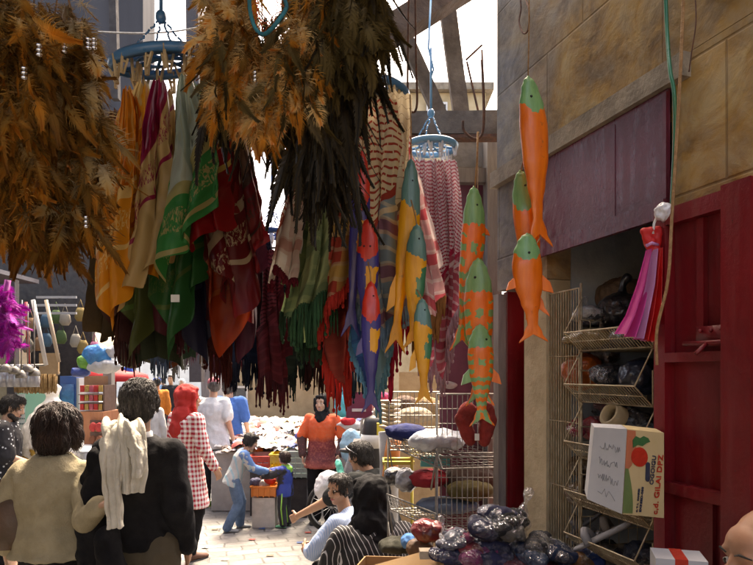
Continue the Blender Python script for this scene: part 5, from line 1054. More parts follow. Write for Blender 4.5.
for i,(lab,px,Y,h,c,hm_,ex,sk2) in enumerate(walk):
    f=Fig(lab,wpos(px,Y),rnd.choice((0,15,-20,180)),h,dict(knL=(-.10,.10,.5),anL=(-.10,.12,.09),anR=(.1,-.15,.1)),sk2,group='distant walkers')
    f.body(.013); 
    if ex in('hijab','whijab'): f.hijab(cloth('dh%d'%i,c),vox=.012)
    else: f.hair(hm_,'short',vox=.01,strands=0)
    f.shirt(cloth('ds%d'%i,c),.9,-.1,'shirt',.02,vox=.015); f.trousers(cloth('dt%d'%i,(.03,.035,.05)),vox=.016)
    if ex=='blue': capp(f,cloth('blue_cap',(.03,.07,.32)))
# ---------------------------------------------------------------- goods
def crumple(name,label,cat,c,r,mat,seed=0,amp=.03,ns=9,vox=None,group=None,knot=False,ax=None,n2=True):
    m=MB(); rr=random.Random(seed); c=Vector(c); m.ell(c,r,16,0,ax)
    for i in range(6):
        d=Vector((rr.uniform(-1,1)*r[0],rr.uniform(-1,1)*r[1],rr.uniform(-.7,.7)*r[2]))*.62; m.ell(c+d,tuple(x*rr.uniform(.35,.55) for x in r),10,0,ax)
    if knot: m.cap(c+Vector((0,0,r[2]*.8)),c+Vector((0,0,r[2]*1.5)),r[0]*.16,r[0]*.10); m.cap(c+Vector((0,0,r[2]*1.4)),c+Vector((r[0]*.2,0,r[2]*1.8)),r[0]*.08,r[0]*.2)
    o=remesh(m,vox or max(r)/18,name,mat,None,5,amp*.55,ns,seed,(1,1,1),amp*.25); return tag(o,label,cat,group)
def bagmat(name,c,c2=None,coat=.8):
    if 'bag_'+name in MC: return MC['bag_'+name]
    n=NT('bag_'+name); c2=c2 or tuple(x*.5 for x in c); v=n.tc(); col=n.mix(n.ramp(n.noise(7,3,.5,v,.6),[(.38,0.0),(.62,1.0)]),c2,c)
    w=n.math('ABSOLUTE',n.math('SUBTRACT',n.noise(9,3,.45,v,1.2),.5)); w2=n.math('ABSOLUTE',n.math('SUBTRACT',n.noise(26,2,.4,v,1.5),.5))
    n.bump(n.math('ADD',n.math('MULTIPLY',w,-1.6),n.math('MULTIPLY',w2,-.6)),.5,.02); MC['bag_'+name]=n.fin(col,.32,0,coat*.7,0,.4); return MC['bag_'+name]
_n=NT('clear_film'); _w=_n.math('ABSOLUTE',_n.math('SUBTRACT',_n.noise(14,3,.5,_n.tc(),1.6),.5)); _w2=_n.math('ABSOLUTE',_n.math('SUBTRACT',_n.noise(38,2,.4,_n.tc(),1.8),.5))
_n.bump(_n.math('ADD',_n.math('MULTIPLY',_w,-1.6),_n.math('MULTIPLY',_w2,-.6)),1.0,.035); _n.fin((.02,.02,.02),.10,0,0,0,1.0); _tr=_n.n('BsdfTransparent'); _mx=_n.n('MixShader'); _gl=_n.n('BsdfGlossy'); _gl.inputs['Roughness'].default_value=.10; _gl.inputs['Color'].default_value=(.95,.95,1,1)
_bm=[x for x in _n.t.nodes if x.type=='BUMP'][0]; _n.l(_bm.outputs[0],_gl.inputs['Normal']); _lw=_n.n('LayerWeight'); _lw.inputs[0].default_value=.4; _n.l(_bm.outputs[0],_lw.inputs['Normal'])
_n.l(_n.math('ADD',_n.math('MULTIPLY',_lw.outputs[1],.38),.07),_mx.inputs[0]); _n.l(_tr.outputs[0],_mx.inputs[1]); _n.l(_gl.outputs[0],_mx.inputs[2]); _n.l(_mx.outputs[0],_n.out.inputs[0]); FILM=_n.m
def clearbag(label,c,r,cols,seed,group,ax=None,knot=True):
    rr=random.Random(seed); c=Vector(c); A=ax or (Vector((1,0,0)),Vector((0,1,0)),Zv); F_=MB(); pc=[]
    for i in range(13):
        an=rr.uniform(0,6.28); ra=rr.uniform(0,.62); q=c+A[0]*ra*math.cos(an)*r[0]+A[1]*ra*math.sin(an)*r[1]+A[2]*rr.uniform(-.35,.55)*(1-ra*.7)*r[2]; t=rr.uniform(0,6.28)
        X=A[0]*math.cos(t)+A[1]*math.sin(t)+A[2]*rr.uniform(-.3,.3); X.normalize(); Y=(A[2].cross(X)).normalized(); Z=X.cross(Y)
        e=(r[0]*rr.uniform(.38,.55),r[1]*rr.uniform(.28,.5),r[2]*rr.uniform(.28,.5)); pc.append((q,e,(X,Y,Z))); F_.ell(q,tuple(x*1.06+.004 for x in e),14,0,(X,Y,Z))
    F_.ell(c,tuple(x*.7 for x in r),14,0,A)
    if knot:
        k=A[0]*r[0]*rr.choice((-.5,.3,.6))+A[2]*r[2]*.3; F_.cap(c+k,c+k*1.2+Zv*r[2]*.8,r[2]*.35,r[2]*.10); F_.cap(c+k*1.2+Zv*r[2]*.8,c+k*1.4+Zv*r[2]*1.3,r[2]*.08,r[2]*.26)
    o=remesh(F_,max(r)/26,'bag',FILM,None,6,r[2]*.10,11/max(r)*.12,seed,(1,1,1),r[2]*.04); tag(o,label,'bag',group)
    for i,(q,e,X) in enumerate(pc):
        m=MB(); m.ell(q,e,14,0,X); cc=rr.choice(cols); remesh(m,max(r)/22,'folded_garment',cloth('g_%d_%d_%d'%tuple(int(x*999) for x in cc),cc),o,2,r[2]*.20,22,seed+i,(1,1,1.5))
    return o
def net(m,O,U,V,nu,nv,r=.0016,rim=.003): # wire net on the parallelogram O, U, V
    for i in range(nu+1):
        q=i/nu; rr=rim if i in(0,nu) else r; m.tube([O+U*q,O+U*q+V],rr,4,cap=False)
    for j in range(nv+1):
        q=j/nv; rr=rim if j in(0,nv) else r; m.tube([O+V*q,O+V*q+U],rr,4,cap=False)
# wire rack in the shop opening: fine side panel + five bins with sloping fronts
rk=thing('wire_rack','old cream wire rack of sloping bins filling the shop opening','rack',W(ws(575),-.05,0))
sa,sb=ws(547,-.01),ws(579,-.01)
zt=wp(560,292,-.01)[1]; m=MB()
net(m,W(sa,-.01,.05),W(sb,-.01,.05)-W(sa,-.01,.05),Vector((0,0,zt-.05)),13,8,.0017,.0035); m.build('side_panel',WIRE,rk)
m=MB(); s66=ws(662,-.02)
for s_ in (sb,s66+.02): 
    for nn in (-.02,-.40): m.tube([W(s_,nn,0),W(s_,nn,zt+.02)],.005,6)
m.build('frame',WIRE,rk)
bins=[]
for py in (346,401,462,514,560):
    z=wp(615,py,-.01)[1]; A=W(sb-.01,-.01,z); B=W(s66+.03,-.01,z); up=Vector((0,0,.055)); 
    m=MB(); net(m,A-WN*.36-up*.2,B-A,WN*.36,26,4,.0016,.003)           # bottom
    net(m,A-up*.2,B-A,WN*.075+up*1.25,26,2,.0016,.003)                 # sloping front lip
    m.tube([A+WN*.075+up,W(sb-.01,-.02,z+.20)],.0028,5); m.tube([B+WN*.075+up,W(s66+.03,-.02,z+.20)],.0028,5)
    net(m,A-WN*.36-up*.2,WN*.36,up*2.2,8,2); net(m,B-WN*.36-up*.2,WN*.36,up*2.2,8,2)
    m.build('bin',WIRE,rk); bins.append(z)
def inbin(px,py,n,r,name,label,cat,mat,seed,amp=.012,**k):
    s_,z=wp(px,py,n); return crumple(name,label,cat,W(s_,n,z),r,mat,seed,amp,k.pop('ns',16),ax=(WD,WN,Zv),**k)
gl='plastic bags of shoes in the wire rack'
clearbag('grey and white bag of shoes in the top bin',wpt(598,318,-.12),(.10,.10,.05),[(.03,.03,.035),(.30,.30,.32),(.5,.5,.5),(.05,.05,.06)],1,gl,(WD,WN,Zv))
inbin(622,312,-.20,(.09,.10,.075),'bag','black plastic bag with a twisted top in the top bin','bag',bagmat('black',(.02,.02,.025)),2,group=gl,knot=True)
inbin(590,338,-.05,(.10,.07,.035),'bag','ochre mesh bag lying at the front of the top bin','bag',bagmat('ochre',(.22,.15,.06),(.10,.07,.03)),3,group=gl)
inbin(632,336,-.08,(.09,.07,.04),'bag','dark bag at the right front of the top bin, near the pink scarf','bag',bagmat('dark2',(.05,.045,.04)),33,group=gl)
inbin(583,372,-.10,(.05,.10,.075),'bag','orange plastic bag at the left of the second bin','bag',bagmat('orange',(.50,.12,.02),(.30,.07,.02)),4,group=gl)
inbin(562,366,-.12,(.05,.08,.06),'bag','faded pink bag behind the fine wire panel','bag',bagmat('fadedpink',(.40,.14,.12)),5,group=gl)
clearbag('glossy black bag with sparkling highlights in the second bin',wpt(612,376,-.09),(.09,.09,.055),[(.012,.013,.018),(.02,.022,.03),(.05,.05,.06)],6,gl,(WD,WN,Zv))
inbin(644,376,-.12,(.07,.10,.065),'bag','navy plastic bag at the right of the second bin','bag',bagmat('navy',(.012,.02,.05)),7,group=gl)
clearbag('dusty red plastic bag at the left of the third bin',wpt(588,428,-.09),(.07,.09,.055),[(.34,.05,.06),(.25,.03,.05),(.4,.12,.12)],8,gl,(WD,WN,Zv))
clearbag('clear and dark plastic bag at the right of the third bin',wpt(640,424,-.12),(.08,.09,.055),[(.10,.12,.14),(.03,.03,.04)],9,gl,(WD,WN,Zv))
inbin(563,430,-.12,(.05,.08,.07),'bag','beige bag behind the fine wire panel, middle height','bag',bagmat('beige',(.30,.24,.15)),10,group=gl)
inbin(562,320,-.12,(.05,.08,.05),'bag','yellowed bag behind the fine wire panel, near its top','bag',bagmat('yellowed',(.36,.28,.14)),35,group=gl)
inbin(590,494,-.10,(.09,.10,.055),'bag','brown mesh bag in the fourth bin under the cardboard box','bag',bagmat('brown',(.09,.05,.03)),11,group=gl)
inbin(562,500,-.12,(.05,.08,.07),'bag','grey bag behind the fine wire panel, lowest','bag',bagmat('grey2',(.20,.18,.15)),12,group=gl)
inbin(622,300,-.34,(.13,.10,.09),'sack','dim brown sack sagging below the transom panel','sack',cloth('sack_brown',(.14,.10,.07)),13,.02)
for i,(px,py,n_,r,cols,lab) in enumerate(((640,322,-.22,(.08,.09,.05),[(.04,.04,.05),(.12,.10,.09)],'smoky bag at the back right of the top bin'),(600,356,-.26,(.11,.09,.05),[(.05,.03,.03),(.10,.10,.12)],'dim bag at the back of the second bin'),(612,410,-.26,(.12,.09,.06),[(.12,.03,.04),(.04,.04,.05)],'dim reddish bag at the back of the third bin'),(636,482,-.2,(.10,.10,.06),[(.05,.05,.06),(.14,.12,.10)],'dark bag in the fourth bin behind the carton'),(600,552,-.12,(.10,.10,.05),[(.03,.03,.035),(.10,.09,.08)],'dark shoe bag in the lowest bin, left'),(640,556,-.14,(.10,.10,.05),[(.02,.02,.03),(.05,.06,.09)],'dark shoe bag in the lowest bin, right'),(588,468,-.16,(.08,.09,.06),[(.08,.05,.03),(.16,.10,.05)],'brown bag at the left end of the fourth bin'))):
    clearbag(lab,wpt(px,py,n_),r,cols,200+i,gl,(WD,WN,Zv),knot=i%2==0)
# roll of tape
m=MB(); s_,z=wp(614,416,-.02); c=W(s_,-.02,z); ax=(WN+Vector((0,0,.5))).normalized(); u,v=basis(ax)
rings=[(c-ax*.025,u,v,.045,.045),(c+ax*.025,u,v,.045,.045),(c+ax*.025,u,v,.033,.033),(c-ax*.025,u,v,.033,.033),(c-ax*.025,u,v,.045,.045)]
tag(m.loft(rings,28,cap=False).build('tape_roll',mk('kraft_tape',(.42,.32,.18))),'roll of brown packing tape in the third bin','tape roll')
# slippers at the bottom
def slipper(px,py,n,ang,mat,label):
    s_,z=wp(px,py,n); c=W(s_,n,z); t=thing('slipper',label,'slipper',c,'grey slippers in the lowest bin'); D=(WD*math.cos(ang)*.6+WN*.5+Vector((0,0,-.55+math.sin(ang)*.3))).normalized(); X,U=basis(D)
    m=MB(); m.loft([(c-D*.11,X,U,.012,.006),(c-D*.095,X,U,.030,.010),(c,X,U,.034,.011),(c+D*.08,X,U,.042,.011),(c+D*.115,X,U,.026,.009),(c+D*.125,X,U,.008,.005)],18); m.build('sole',mat,t)
    m=MB(); m.tube([c+D*.05-X*.042,c+D*.05-X*.025+U*.035,c+D*.05+U*.045,c+D*.05+X*.025+U*.035,c+D*.05+X*.042],.016,8); m.build('strap',mat,t)
slipper(603,536,.0,.2,mk('grey_rubber',(.28,.28,.30)),'pale grey slipper lying upside down in the lowest bin')
slipper(590,520,-.08,-.4,mk('dark_rubber',(.10,.10,.11)),'dark grey slipper behind the pale one')
slipper(622,526,-.10,.5,mk('taupe_rubber',(.16,.14,.12)),'taupe slipper at the right of the lowest bin')
# cardboard fruit box
BOXW=mk('carton_white',(.58,.59,.62),(.50,.51,.54),6,.8,.1); BOXC=mk('carton_cream',(.66,.52,.28),(.60,.47,.24),6,.75,.1); CARD=mk('cardboard',(.34,.21,.10),(.28,.17,.08),6,.9,.2)
Bx=1.78; tl=P(594,427,Bx+.05); bl=P(587,499,Bx); tm=P(627,429,Bx-.07); bm=P(622,514,Bx-.07); tr=P(664,433,Bx-.0); br_=P(664,518,Bx-.0)
bx=thing('carton','cardboard fruit carton with a red fruit picture and red lettering leaning on the rack','carton',bm)
def onpl(px,py,o,u,v):
    n_=(u-o).cross(v-o); d=P(px,py,1.0)-Vector((0,0,CZ)); t=(o-Vector((0,0,CZ))).dot(n_)/d.dot(n_); return Vector((0,0,CZ))+d*t
bl=onpl(587,499,tm,tl,bm); br_=onpl(664,518,tm,tr,bm)
bk=Vector((.04,.14,0))
m=MB(); m.hexa([bl,bm,bm+bk,bl+bk,tl,tm,tm+bk,tl+bk]); m.build('side_panel',BOXW,bx,False)
e1=(tr-tm).normalized(); e2=(bm-tm).normalized(); nf=e1.cross(e2).normalized(); nf=nf if nf.y<0 else -nf
m=MB(); m.hexa([bm+Vector((.001,0,0)),br_,br_+bk,bm+bk*.99+Vector((.001,0,0)),tm+Vector((.001,0,0)),tr,tr+bk,tm+bk*.99+Vector((.001,0,0))]); fp=m.build('front_panel',BOXC,bx,False)
def BP(u,v,o=.0012): # u,v in 0..1 on the front panel
    a=tm.lerp(tr,u); b=bm.lerp(br_,u); return a.lerp(b,v)+nf*o
def patch(name,pts,mat,o=.0012,par=bx): 
    m=MB(); q=[BP(u,v,o) for u,v in pts]; q2=[BP(u,v,o-.0009) for u,v in pts]; n_=len(q); m.add(q+q2,[tuple(range(n_)),tuple(reversed(range(n_,2*n_)))]+[(i,n_+i,n_+(i+1)%n_,(i+1)%n_) for i in range(n_)]); return m.build(name,mat,fp,False)
SAL=mk('print_salmon',(.62,.20,.10)); PGR=mk('print_olive',(.16,.24,.08)); PRD=mk('print_red',(.60,.035,.015)); PLG=mk('print_leaf',(.04,.16,.05)); PBK=mk('print_dark',(.04,.05,.09))
patch('print',[(0.005,0.01),(.22,.01),(.26,.22),(.16,.42),(0.005,.52)],SAL)
patch('print',[(0.005,.46)]+[(.03+.20*math.sin(math.pi*(.12+.76*i/10)*.62),.46+.52*i/10) for i in range(11)]+[(0.005,.985)],PGR,.0020)
patch('print',[(.34+.21*math.cos(a*math.pi/10),.31+.115*math.sin(a*math.pi/10)) for a in range(20)],PRD,.0028)
patch('print',[(.14,.12),(.22,.07),(.33,.09),(.42,.06),(.55,.08),(.60,.12),(.50,.14),(.40,.18),(.28,.17),(.16,.21)],PLG,.0034)
patch('handle_dark_patch',[(.56+.055*math.cos(a*math.pi/8),(.39 if math.sin(a*math.pi/8)<0 else .56)+.03*math.sin(a*math.pi/8)) for a in range(16)],PBK,.0028)  # flat dark patch painted for the shade inside the handle opening
def text(s_,u,v,size,mat,par,ang=90,o=.0030,sx=1.0):
    cu=bpy.data.curves.new('lettering','FONT'); cu.body=s_; cu.size=size; cu.extrude=.0004; cu.space_character=1.05; cu.offset=.0006
    tmp=bpy.data.objects.new('tmp',cu); TS.collection.objects.link(tmp); dg=tdg(); me=bpy.data.meshes.new_from_object(tmp.evaluated_get(dg)); bpy.data.objects.remove(tmp)
    X=e1; Yt=-e2; Yt=(Yt-X*Yt.dot(X)).normalized(); Z=X.cross(Yt).normalized()
    if Z.dot(nf)<0: Z=-Z
    Mx=Matrix((X,Yt,Z)).transposed(); Rz=Matrix.Rotation(R(ang),3,'Z'); base=BP(u,v,o)
    for vv in me.vertices: vv.co=base+Mx@(Rz@Vector((vv.co.x*sx,vv.co.y,vv.co.z)))-org(par)
    me.materials.clear(); me.materials.append(mat); return link('lettering',me,par)
text('c,d. GiLAI DPZ',.81,.965,.029,PRD,fp,sx=.90); text('OGOIGU',.70,.62,.022,PBK,fp,sx=.90); text('EXREED-050',.42,.955,.011,PBK,fp,sx=1.15); text('C. T. L  CANREE',.335,.96,.008,PBK,fp,sx=1.1)
# pencil scribble on the white side
PEN=mk('pencil',(.20,.21,.24)); sr=random.Random(5); f1=(tm-tl).normalized(); f2=(bl-tl).normalized(); n2_=f1.cross(f2).normalized(); n2_=n2_ if n2_.y<0 else -n2_
m=MB()
for (u0,v0,u1,n_) in ((.25,.22,.85,12),(.25,.42,.80,12),(.25,.62,.85,14),(.3,.80,.8,4)):
    pts=[]
    for i in range(n_*2+1):
        u=u0+(u1-u0)*i/(n_*2); v=v0+sr.uniform(-.05,.05)+.05*u; a=tl.lerp(tm,u); b=bl.lerp(bm,u); pts.append(a.lerp(b,v)+n2_*.001)
    m.tube(pts,.0006,4)
m.build('scribble',PEN,bx)
# second carton bottom right
c=P(678,566,1.60); b2=thing('carton','white carton with a red stripe at the foot of the maroon door','carton',c); m=MB(); ax=Vector((.96,-.28,0)); ay=Vector((.28,.96,0)); m.box(c,(.12,.10,.06),0,(ax,ay,Zv)); m.build('box',BOXW,b2,False); m=MB(); m.box(c+Vector((0,0,.0008)),(.03,.102,.0612),0,(ax,ay,Zv)); m.build('stripe',PRD,b2,False)
# stack of crates under it so that it stands on something
m=MB(); m.box((c.x,c.y,(c.z-.03)/2-.001),(.16,.14,c.z-.034),0,(ax,ay,Zv)); tag(m.build('wooden_crate',CARD,None,False),'plain cardboard crate under the small white carton','crate')
# pink and red scarf knotted on a hook
hk=wpt(657,222,.10); PK=mk('pink_silk',(.62,.06,.30),(.50,.04,.24),6,.5,.3,20,trans=.15); RDS=mk('red_silk',(.62,.02,.02),(.5,.012,.012),6,.5,.3,20,trans=.15); LIL=mk('lilac_silk',(.60,.28,.55),(.5,.22,.46),6,.5,.3,20,trans=.15)
sf=thing('scarf','pink, lilac and red scarf knotted on a hook by the maroon door','scarf',hk)
def drape(top,pts_l,pts_r,Y,mat,folds,name,ph=0):
    m=MB(); nu,nv=30,34
    for j in range(nv+1):
        t=j/nv; i_=t*(len(pts_l)-1); a=int(min(i_,len(pts_l)-2)); fr=i_-a
        l=Vector((*pts_l[a],)).lerp(Vector((*pts_l[a+1],)),fr); r_=Vector((*pts_r[a],)).lerp(Vector((*pts_r[a+1],)),fr)
        for i in range(nu+1):
            s=i/nu; q=l.lerp(r_,s); p=P(q.x,q.y,Y); p.y+=.022*math.sin(folds*s*math.pi*2+ph+t)*(.2+t)-.02*math.sin(s*math.pi)*(1-t); m.v.append(p)
    for j in range(nv):
        for i in range(nu): a=j*(nu+1)+i; m.f.append((a,a+1,a+nu+2,a+nu+1)); m.m.append(0)
    return m.build(name,mat,sf)
Yp=1.90
drape(None,[(646,250),(637,285),(627,315),(617,333)],[(655,250),(652,285),(646,315),(641,340)],Yp,PK,2.5,'cloth')
drape(None,[(652,250),(647,285),(641,315),(637,338)],[(657,250),(656,285),(651,315),(646,341)],Yp-.02,LIL,1.2,'cloth',1)
drape(None,[(655,250),(653,285),(648,315),(643,340)],[(662,248),(661,285),(661,312),(655,342)],Yp-.01,RDS,1.8,'cloth',2)
m=MB(); m.ell(P(651,243,Yp),(.016,.016,.016),12); m.ell(P(655,250,Yp-.01),(.017,.015,.012),12); m.cap(P(645,232,Yp),P(658,231,Yp),.012,.012); m.cap(P(646,233,Yp),P(650,245,Yp),.012,.014); m.cap(P(658,232,Yp),P(655,245,Yp),.012,.014); remesh(m,.0035,'knot',RDS,sf,3,.004,40)
m=MB(); m.tube([P(646,246,Yp-.02),P(652,243,Yp-.026),P(658,245,Yp-.02)],.005,8); m.build('band',LIL,sf)
m=MB(); m.tube([wpt(662,212,.05),wpt(657,216,.1),wpt(654,224,.11),wpt(653,234,.11)],.004,8); tag(m.build('iron_hook',PEGW),'white bent hook carrying the pink and red scarf','hook')
crumple('plastic_bag','small crumpled white plastic bag knotted above the pink scarf','plastic bag',wpt(664,212,.09),(.022,.016,.022),bagmat('whitebag',(.75,.76,.80),(.6,.6,.64)),3,.016,45,.003)
# ---------------------------------------------------------------- wire display stand in the middle right
Yc=3.15; wr=thing('wire_stand','grey wire display stand with sloping trays in front of the maroon sheet','display stand',P(440,560,Yc))
def V3(px,py,Y): return P(px,py,Y)
m=MB(); net(m,V3(437,453,Yc),V3(503,453,Yc)-V3(437,453,Yc),V3(437,394,Yc)-V3(437,453,Yc),13,4,.0022,.005); m.build('upper_grid',STEEL,wr)
m=MB(); net(m,V3(436,620,Yc),V3(504,620,Yc)-V3(436,620,Yc),V3(436,457,Yc)-V3(436,620,Yc),13,8,.0022,.005); m.build('lower_grid',STEEL,wr)
m=MB(); net(m,V3(389,450,Yc+.55),V3(440,450,Yc+.55)-V3(389,450,Yc+.55),V3(389,392,Yc+.55)-V3(389,450,Yc+.55),12,5,.002,.004); m.build('back_grid',STEEL,wr)
for y0 in (428,490):
    m=MB(); A=V3(387,y0+4,Yc+.45);B=V3(437,y0+24,Yc-.04); dn=Vector((.02,-.06,-.075)); net(m,A,B-A,dn,16,4,.002,.0045)
    Cc=V3(437,y0+18,Yc+.02)+dn; net(m,A+dn,B-A,Vector((.52,.10,.0)),10,10,.002,.004); m.build('tray',STEEL,wr)
    m=MB(); m.tube([A,V3(394,y0+52,Yc+.45)],.005,6); m.tube([B,V3(431,y0+62,Yc-.04)],.005,6); m.build('bracket',STEEL,wr)
m=MB(); m.tube([V3(388,430,Yc+.45),G(388,Yc+.45)],.006,6); m.tube([V3(437,394,Yc),G(437,Yc)],.006,6); m.tube([V3(503,394,Yc),G(503,Yc)],.006,6); m.build('upright',STEEL,wr)
m=MB(); m.tube([V3(388,520,Yc+.45),V3(393,565,Yc+.35)],.004,6); m.build('bracket',STEEL,wr)
# things on the stand
crumple('cloth_bundle','deep navy blue bundle lying on the top tray','cloth bundle',P(407,432,3.5),(.12,.10,.045),cloth('navy_bundle',(.012,.02,.10)),5,.01,12)
crumple('cloth_bundle','pale grey plastic wrapped cloth heaped on the top tray','cloth bundle',P(437,440,3.25),(.15,.12,.05),bagmat('palegrey',(.50,.54,.60),(.32,.36,.42),.3),6,.028,11)
crumple('bag','clear wrapped white and black item on the second tray','bag',P(407,480,3.42),(.06,.06,.06),bagmat('clearw',(.42,.43,.45),(.04,.04,.05)),7,.02,18)
crumple('bag','black ball shaped bag at the left of the second tray','bag',P(394,476,3.5),(.06,.06,.05),bagmat('blk3',(.015,.015,.02)),8,.01,14)
crumple('cloth_bundle','dark red bundle on the second tray behind the wires','cloth bundle',P(428,478,3.4),(.11,.10,.04),cloth('dkred_bundle',(.26,.02,.03)),9,.02,12)
crumple('cloth_bundle','grey blue bundle on the lowest tray','cloth bundle',P(446,505,3.35),(.16,.12,.035),cloth('greyblue_bundle',(.14,.18,.24)),10,.018,12)
crumple('cloth_bundle','brown bundle low behind the wire grid','cloth bundle',P(470,480,3.4),(.15,.12,.08),cloth('brown_bundle',(.07,.045,.035)),11,.018,12)
crumple('cloth_bundle','dark yellow marked bundle above the lowest tray','cloth bundle',P(470,490,3.3),(.12,.10,.05),cloth('dy_bundle',(.10,.08,.03)),12,.018,12)
m=MB(); m.box(P(435,461,3.4),(.16,.05,.055)); tag(m.build('plastic_box',plastic('turquoise',(.05,.38,.42)),None,False),'flat turquoise box behind the wire grid','box')
# yellow stool frame
ys=thing('stool','small yellow metal stool left of the wire stand','stool',G(398,3.9)); YS=plastic('yellow_paint',(.50,.42,.06))
m=MB(); 
for a,b in (((384,459),(412,459)),((388,464),(388,492)),((412,444),(412,475)),((384,470),(412,478)),((412,458),(418,452))): m.tube([P(*a,3.9),P(*b,3.9)],.012,6)
m.build('frame',YS,ys); m=MB(); m.box(P(398,461,4.0),(.20,.20,.02)); m.build('seat',YS,ys,False)
for x in (386,412): 
    for dy in (0,.2): m=MB(); m.tube([P(x,462,3.9+dy),G(x,3.9+dy)],.011,6); m.build('leg',YS,ys)
# red heart shaped plush behind the striped fish
m=MB(); Yh=2.75
m.ell(P(467,413,Yh),(.042,.03,.05),14); m.ell(P(485,412,Yh),(.042,.03,.05),14); m.cap(P(463,420,Yh),P(470,440,Yh),.036,.026); m.cap(P(488,420,Yh),P(484,440,Yh),.036,.026)
ht=remesh(m,.007,'hanging_cushion',mk('maroon_plush',(.26,.025,.02),(.16,.015,.012),20,.9,.5,90),None,4,.006,14); tag(ht,'dark red heart shaped cushion hanging behind the lowest striped fish','cushion')
m=MB(); m.box(P(477,437,Yh-.05),(.02,.002,.03)); m.build('label_tag',mk('paper',(.75,.74,.68)),ht,False)
curve_tube('rope',[P(476,402,Yh),P(477,300,Yh+.1),P(478,140,Yh+.3)],.002,TANC,'thin cord from the cross beam to the red cushion','cord')
# clear plastic bags with dark clothes at the bottom
gp='clear plastic bags of dark clothes'
for i,(px,py,r,lab,mt) in enumerate(((500,524,(.12,.12,.06),'tall shiny clear bag of dark clothes against the wire grid',bagmat('clr1',(.03,.028,.03),(.012,.012,.014),1)),(536,547,(.15,.12,.05),'clear bag of navy clothes in front of the stone pillar',bagmat('clr2',(.014,.025,.055),(.008,.01,.016),1)),(478,554,(.16,.12,.055),'clear bag of violet and dark clothes at the bottom of the photo',bagmat('clr3',(.10,.03,.09),(.015,.015,.03),1)),(520,567,(.18,.12,.05),'clear bag of black clothes at the bottom edge',bagmat('clr4',(.03,.03,.04),(.10,.03,.04),1)),(455,540,(.07,.07,.04),'shiny silvery plastic bag beside the brown cardboard',bagmat('clr5',(.14,.15,.17),(.03,.03,.045),1)),(573,560,(.11,.10,.05),'dark blue bag next to the wire rack',bagmat('clr6',(.02,.03,.07),(.10,.06,.03),1)),(428,530,(.07,.07,.04),'red bag lying behind the cardboard',bagmat('clr7',(.26,.02,.03),(.10,.02,.02),.4)))):
    cs=[[(.02,.02,.022),(.05,.045,.04),(.03,.03,.06),(.10,.09,.08)],[(.02,.05,.12),(.012,.02,.05),(.03,.03,.035)],[(.22,.03,.12),(.03,.03,.07),(.25,.04,.05),(.10,.03,.12)],[(.02,.02,.025),(.16,.03,.04),(.04,.05,.09)],[(.30,.32,.36),(.12,.12,.16),(.2,.05,.1)],[(.02,.04,.14),(.14,.07,.03)],None][i]
    if cs: clearbag(lab,P(px,py,2.35),(r[0]*1.1,r[1],r[2]*1.15),cs,40+i,gp)
    else: crumple('bag',lab,'bag',P(px,py,2.7),r,mt,40+i,.022,13,group=gp)
m=MB(); c=P(520,640,2.45); m.box((c.x,c.y+.1,.21),(.85,.55,.42)); tag(m.build('low_table',DARK,None,False),'low dark table carrying the clear plastic bags','table')
# small things behind: blue and brown items
crumple('cloth_bundle','bright blue rag between the cardboard and the wire stand','rag',P(412,541,2.9),(.05,.05,.03),cloth('blue_rag',(.08,.22,.5)),60,.015,20)
crumple('bag','dull brown leather purse beside the blue rag','purse',P(420,548,2.75),(.06,.05,.045),mk('brown_leather2',(.16,.09,.05),(.08,.05,.03)),61,.008,20)
crumple('cloth_bundle','dark rag heap under the lowest tray','rag',P(398,545,3.0),(.09,.08,.03),cloth('dark_rag',(.04,.04,.03)),62,.02,14)
# brown cardboard carton rim bottom centre
cb=thing('carton','open brown cardboard carton at the bottom centre edge','carton',P(405,566,2.6)); m=MB()
def ring_(py,Y0,dz): return None
a=P(352,572,2.62);b=P(436,549,2.42);cc=P(442,558,2.75);d_=P(366,556,2.85); dn=Vector((0,0,-.25))
for p,q in ((a,b),(b,cc),(cc,d_),(d_,a)):
    nrm=(q-p).cross(Zv).normalized()*.006; m.hexa([p+dn,q+dn,q+dn+nrm,p+dn+nrm,p,q,q+nrm,p+nrm])
m.build('walls',CARD,cb,False); m=MB(); m.add([a+dn*.96,b+dn*.96,cc+dn*.96,d_+dn*.96,a+dn,b+dn,cc+dn,d_+dn],[(0,1,2,3),(7,6,5,4),(0,4,5,1),(1,5,6,2),(2,6,7,3),(3,7,4,0)]); m.build('bottom',CARD,cb,False)
m=MB(); m.hexa([a,b,b+Vector((.02,-.10,-.03)),a+Vector((0,-.12,-.03)),a+Vector((0,0,.005)),b+Vector((0,0,.005)),b+Vector((.02,-.10,-.025)),a+Vector((0,-.12,-.025))]); m.build('flap',CARD,cb,False)
m=MB(); m.box(P(426,556,2.35)+Vector((0,0,.01)),(.05,.05,.03)); tag(m.build('small_box',mk('carton_tan',(.45,.36,.26)),None,False),'tiny tan box on the rim of the brown carton','box')
m=MB(); m.box(((a.x+cc.x)/2,2.65,(a.z-.25)/2-.002),(.34,.30,a.z-.26)); tag(m.build('wooden_crate',mk('crate_wood',(.22,.14,.08)),None,False),'wooden crate under the open brown carton','crate')
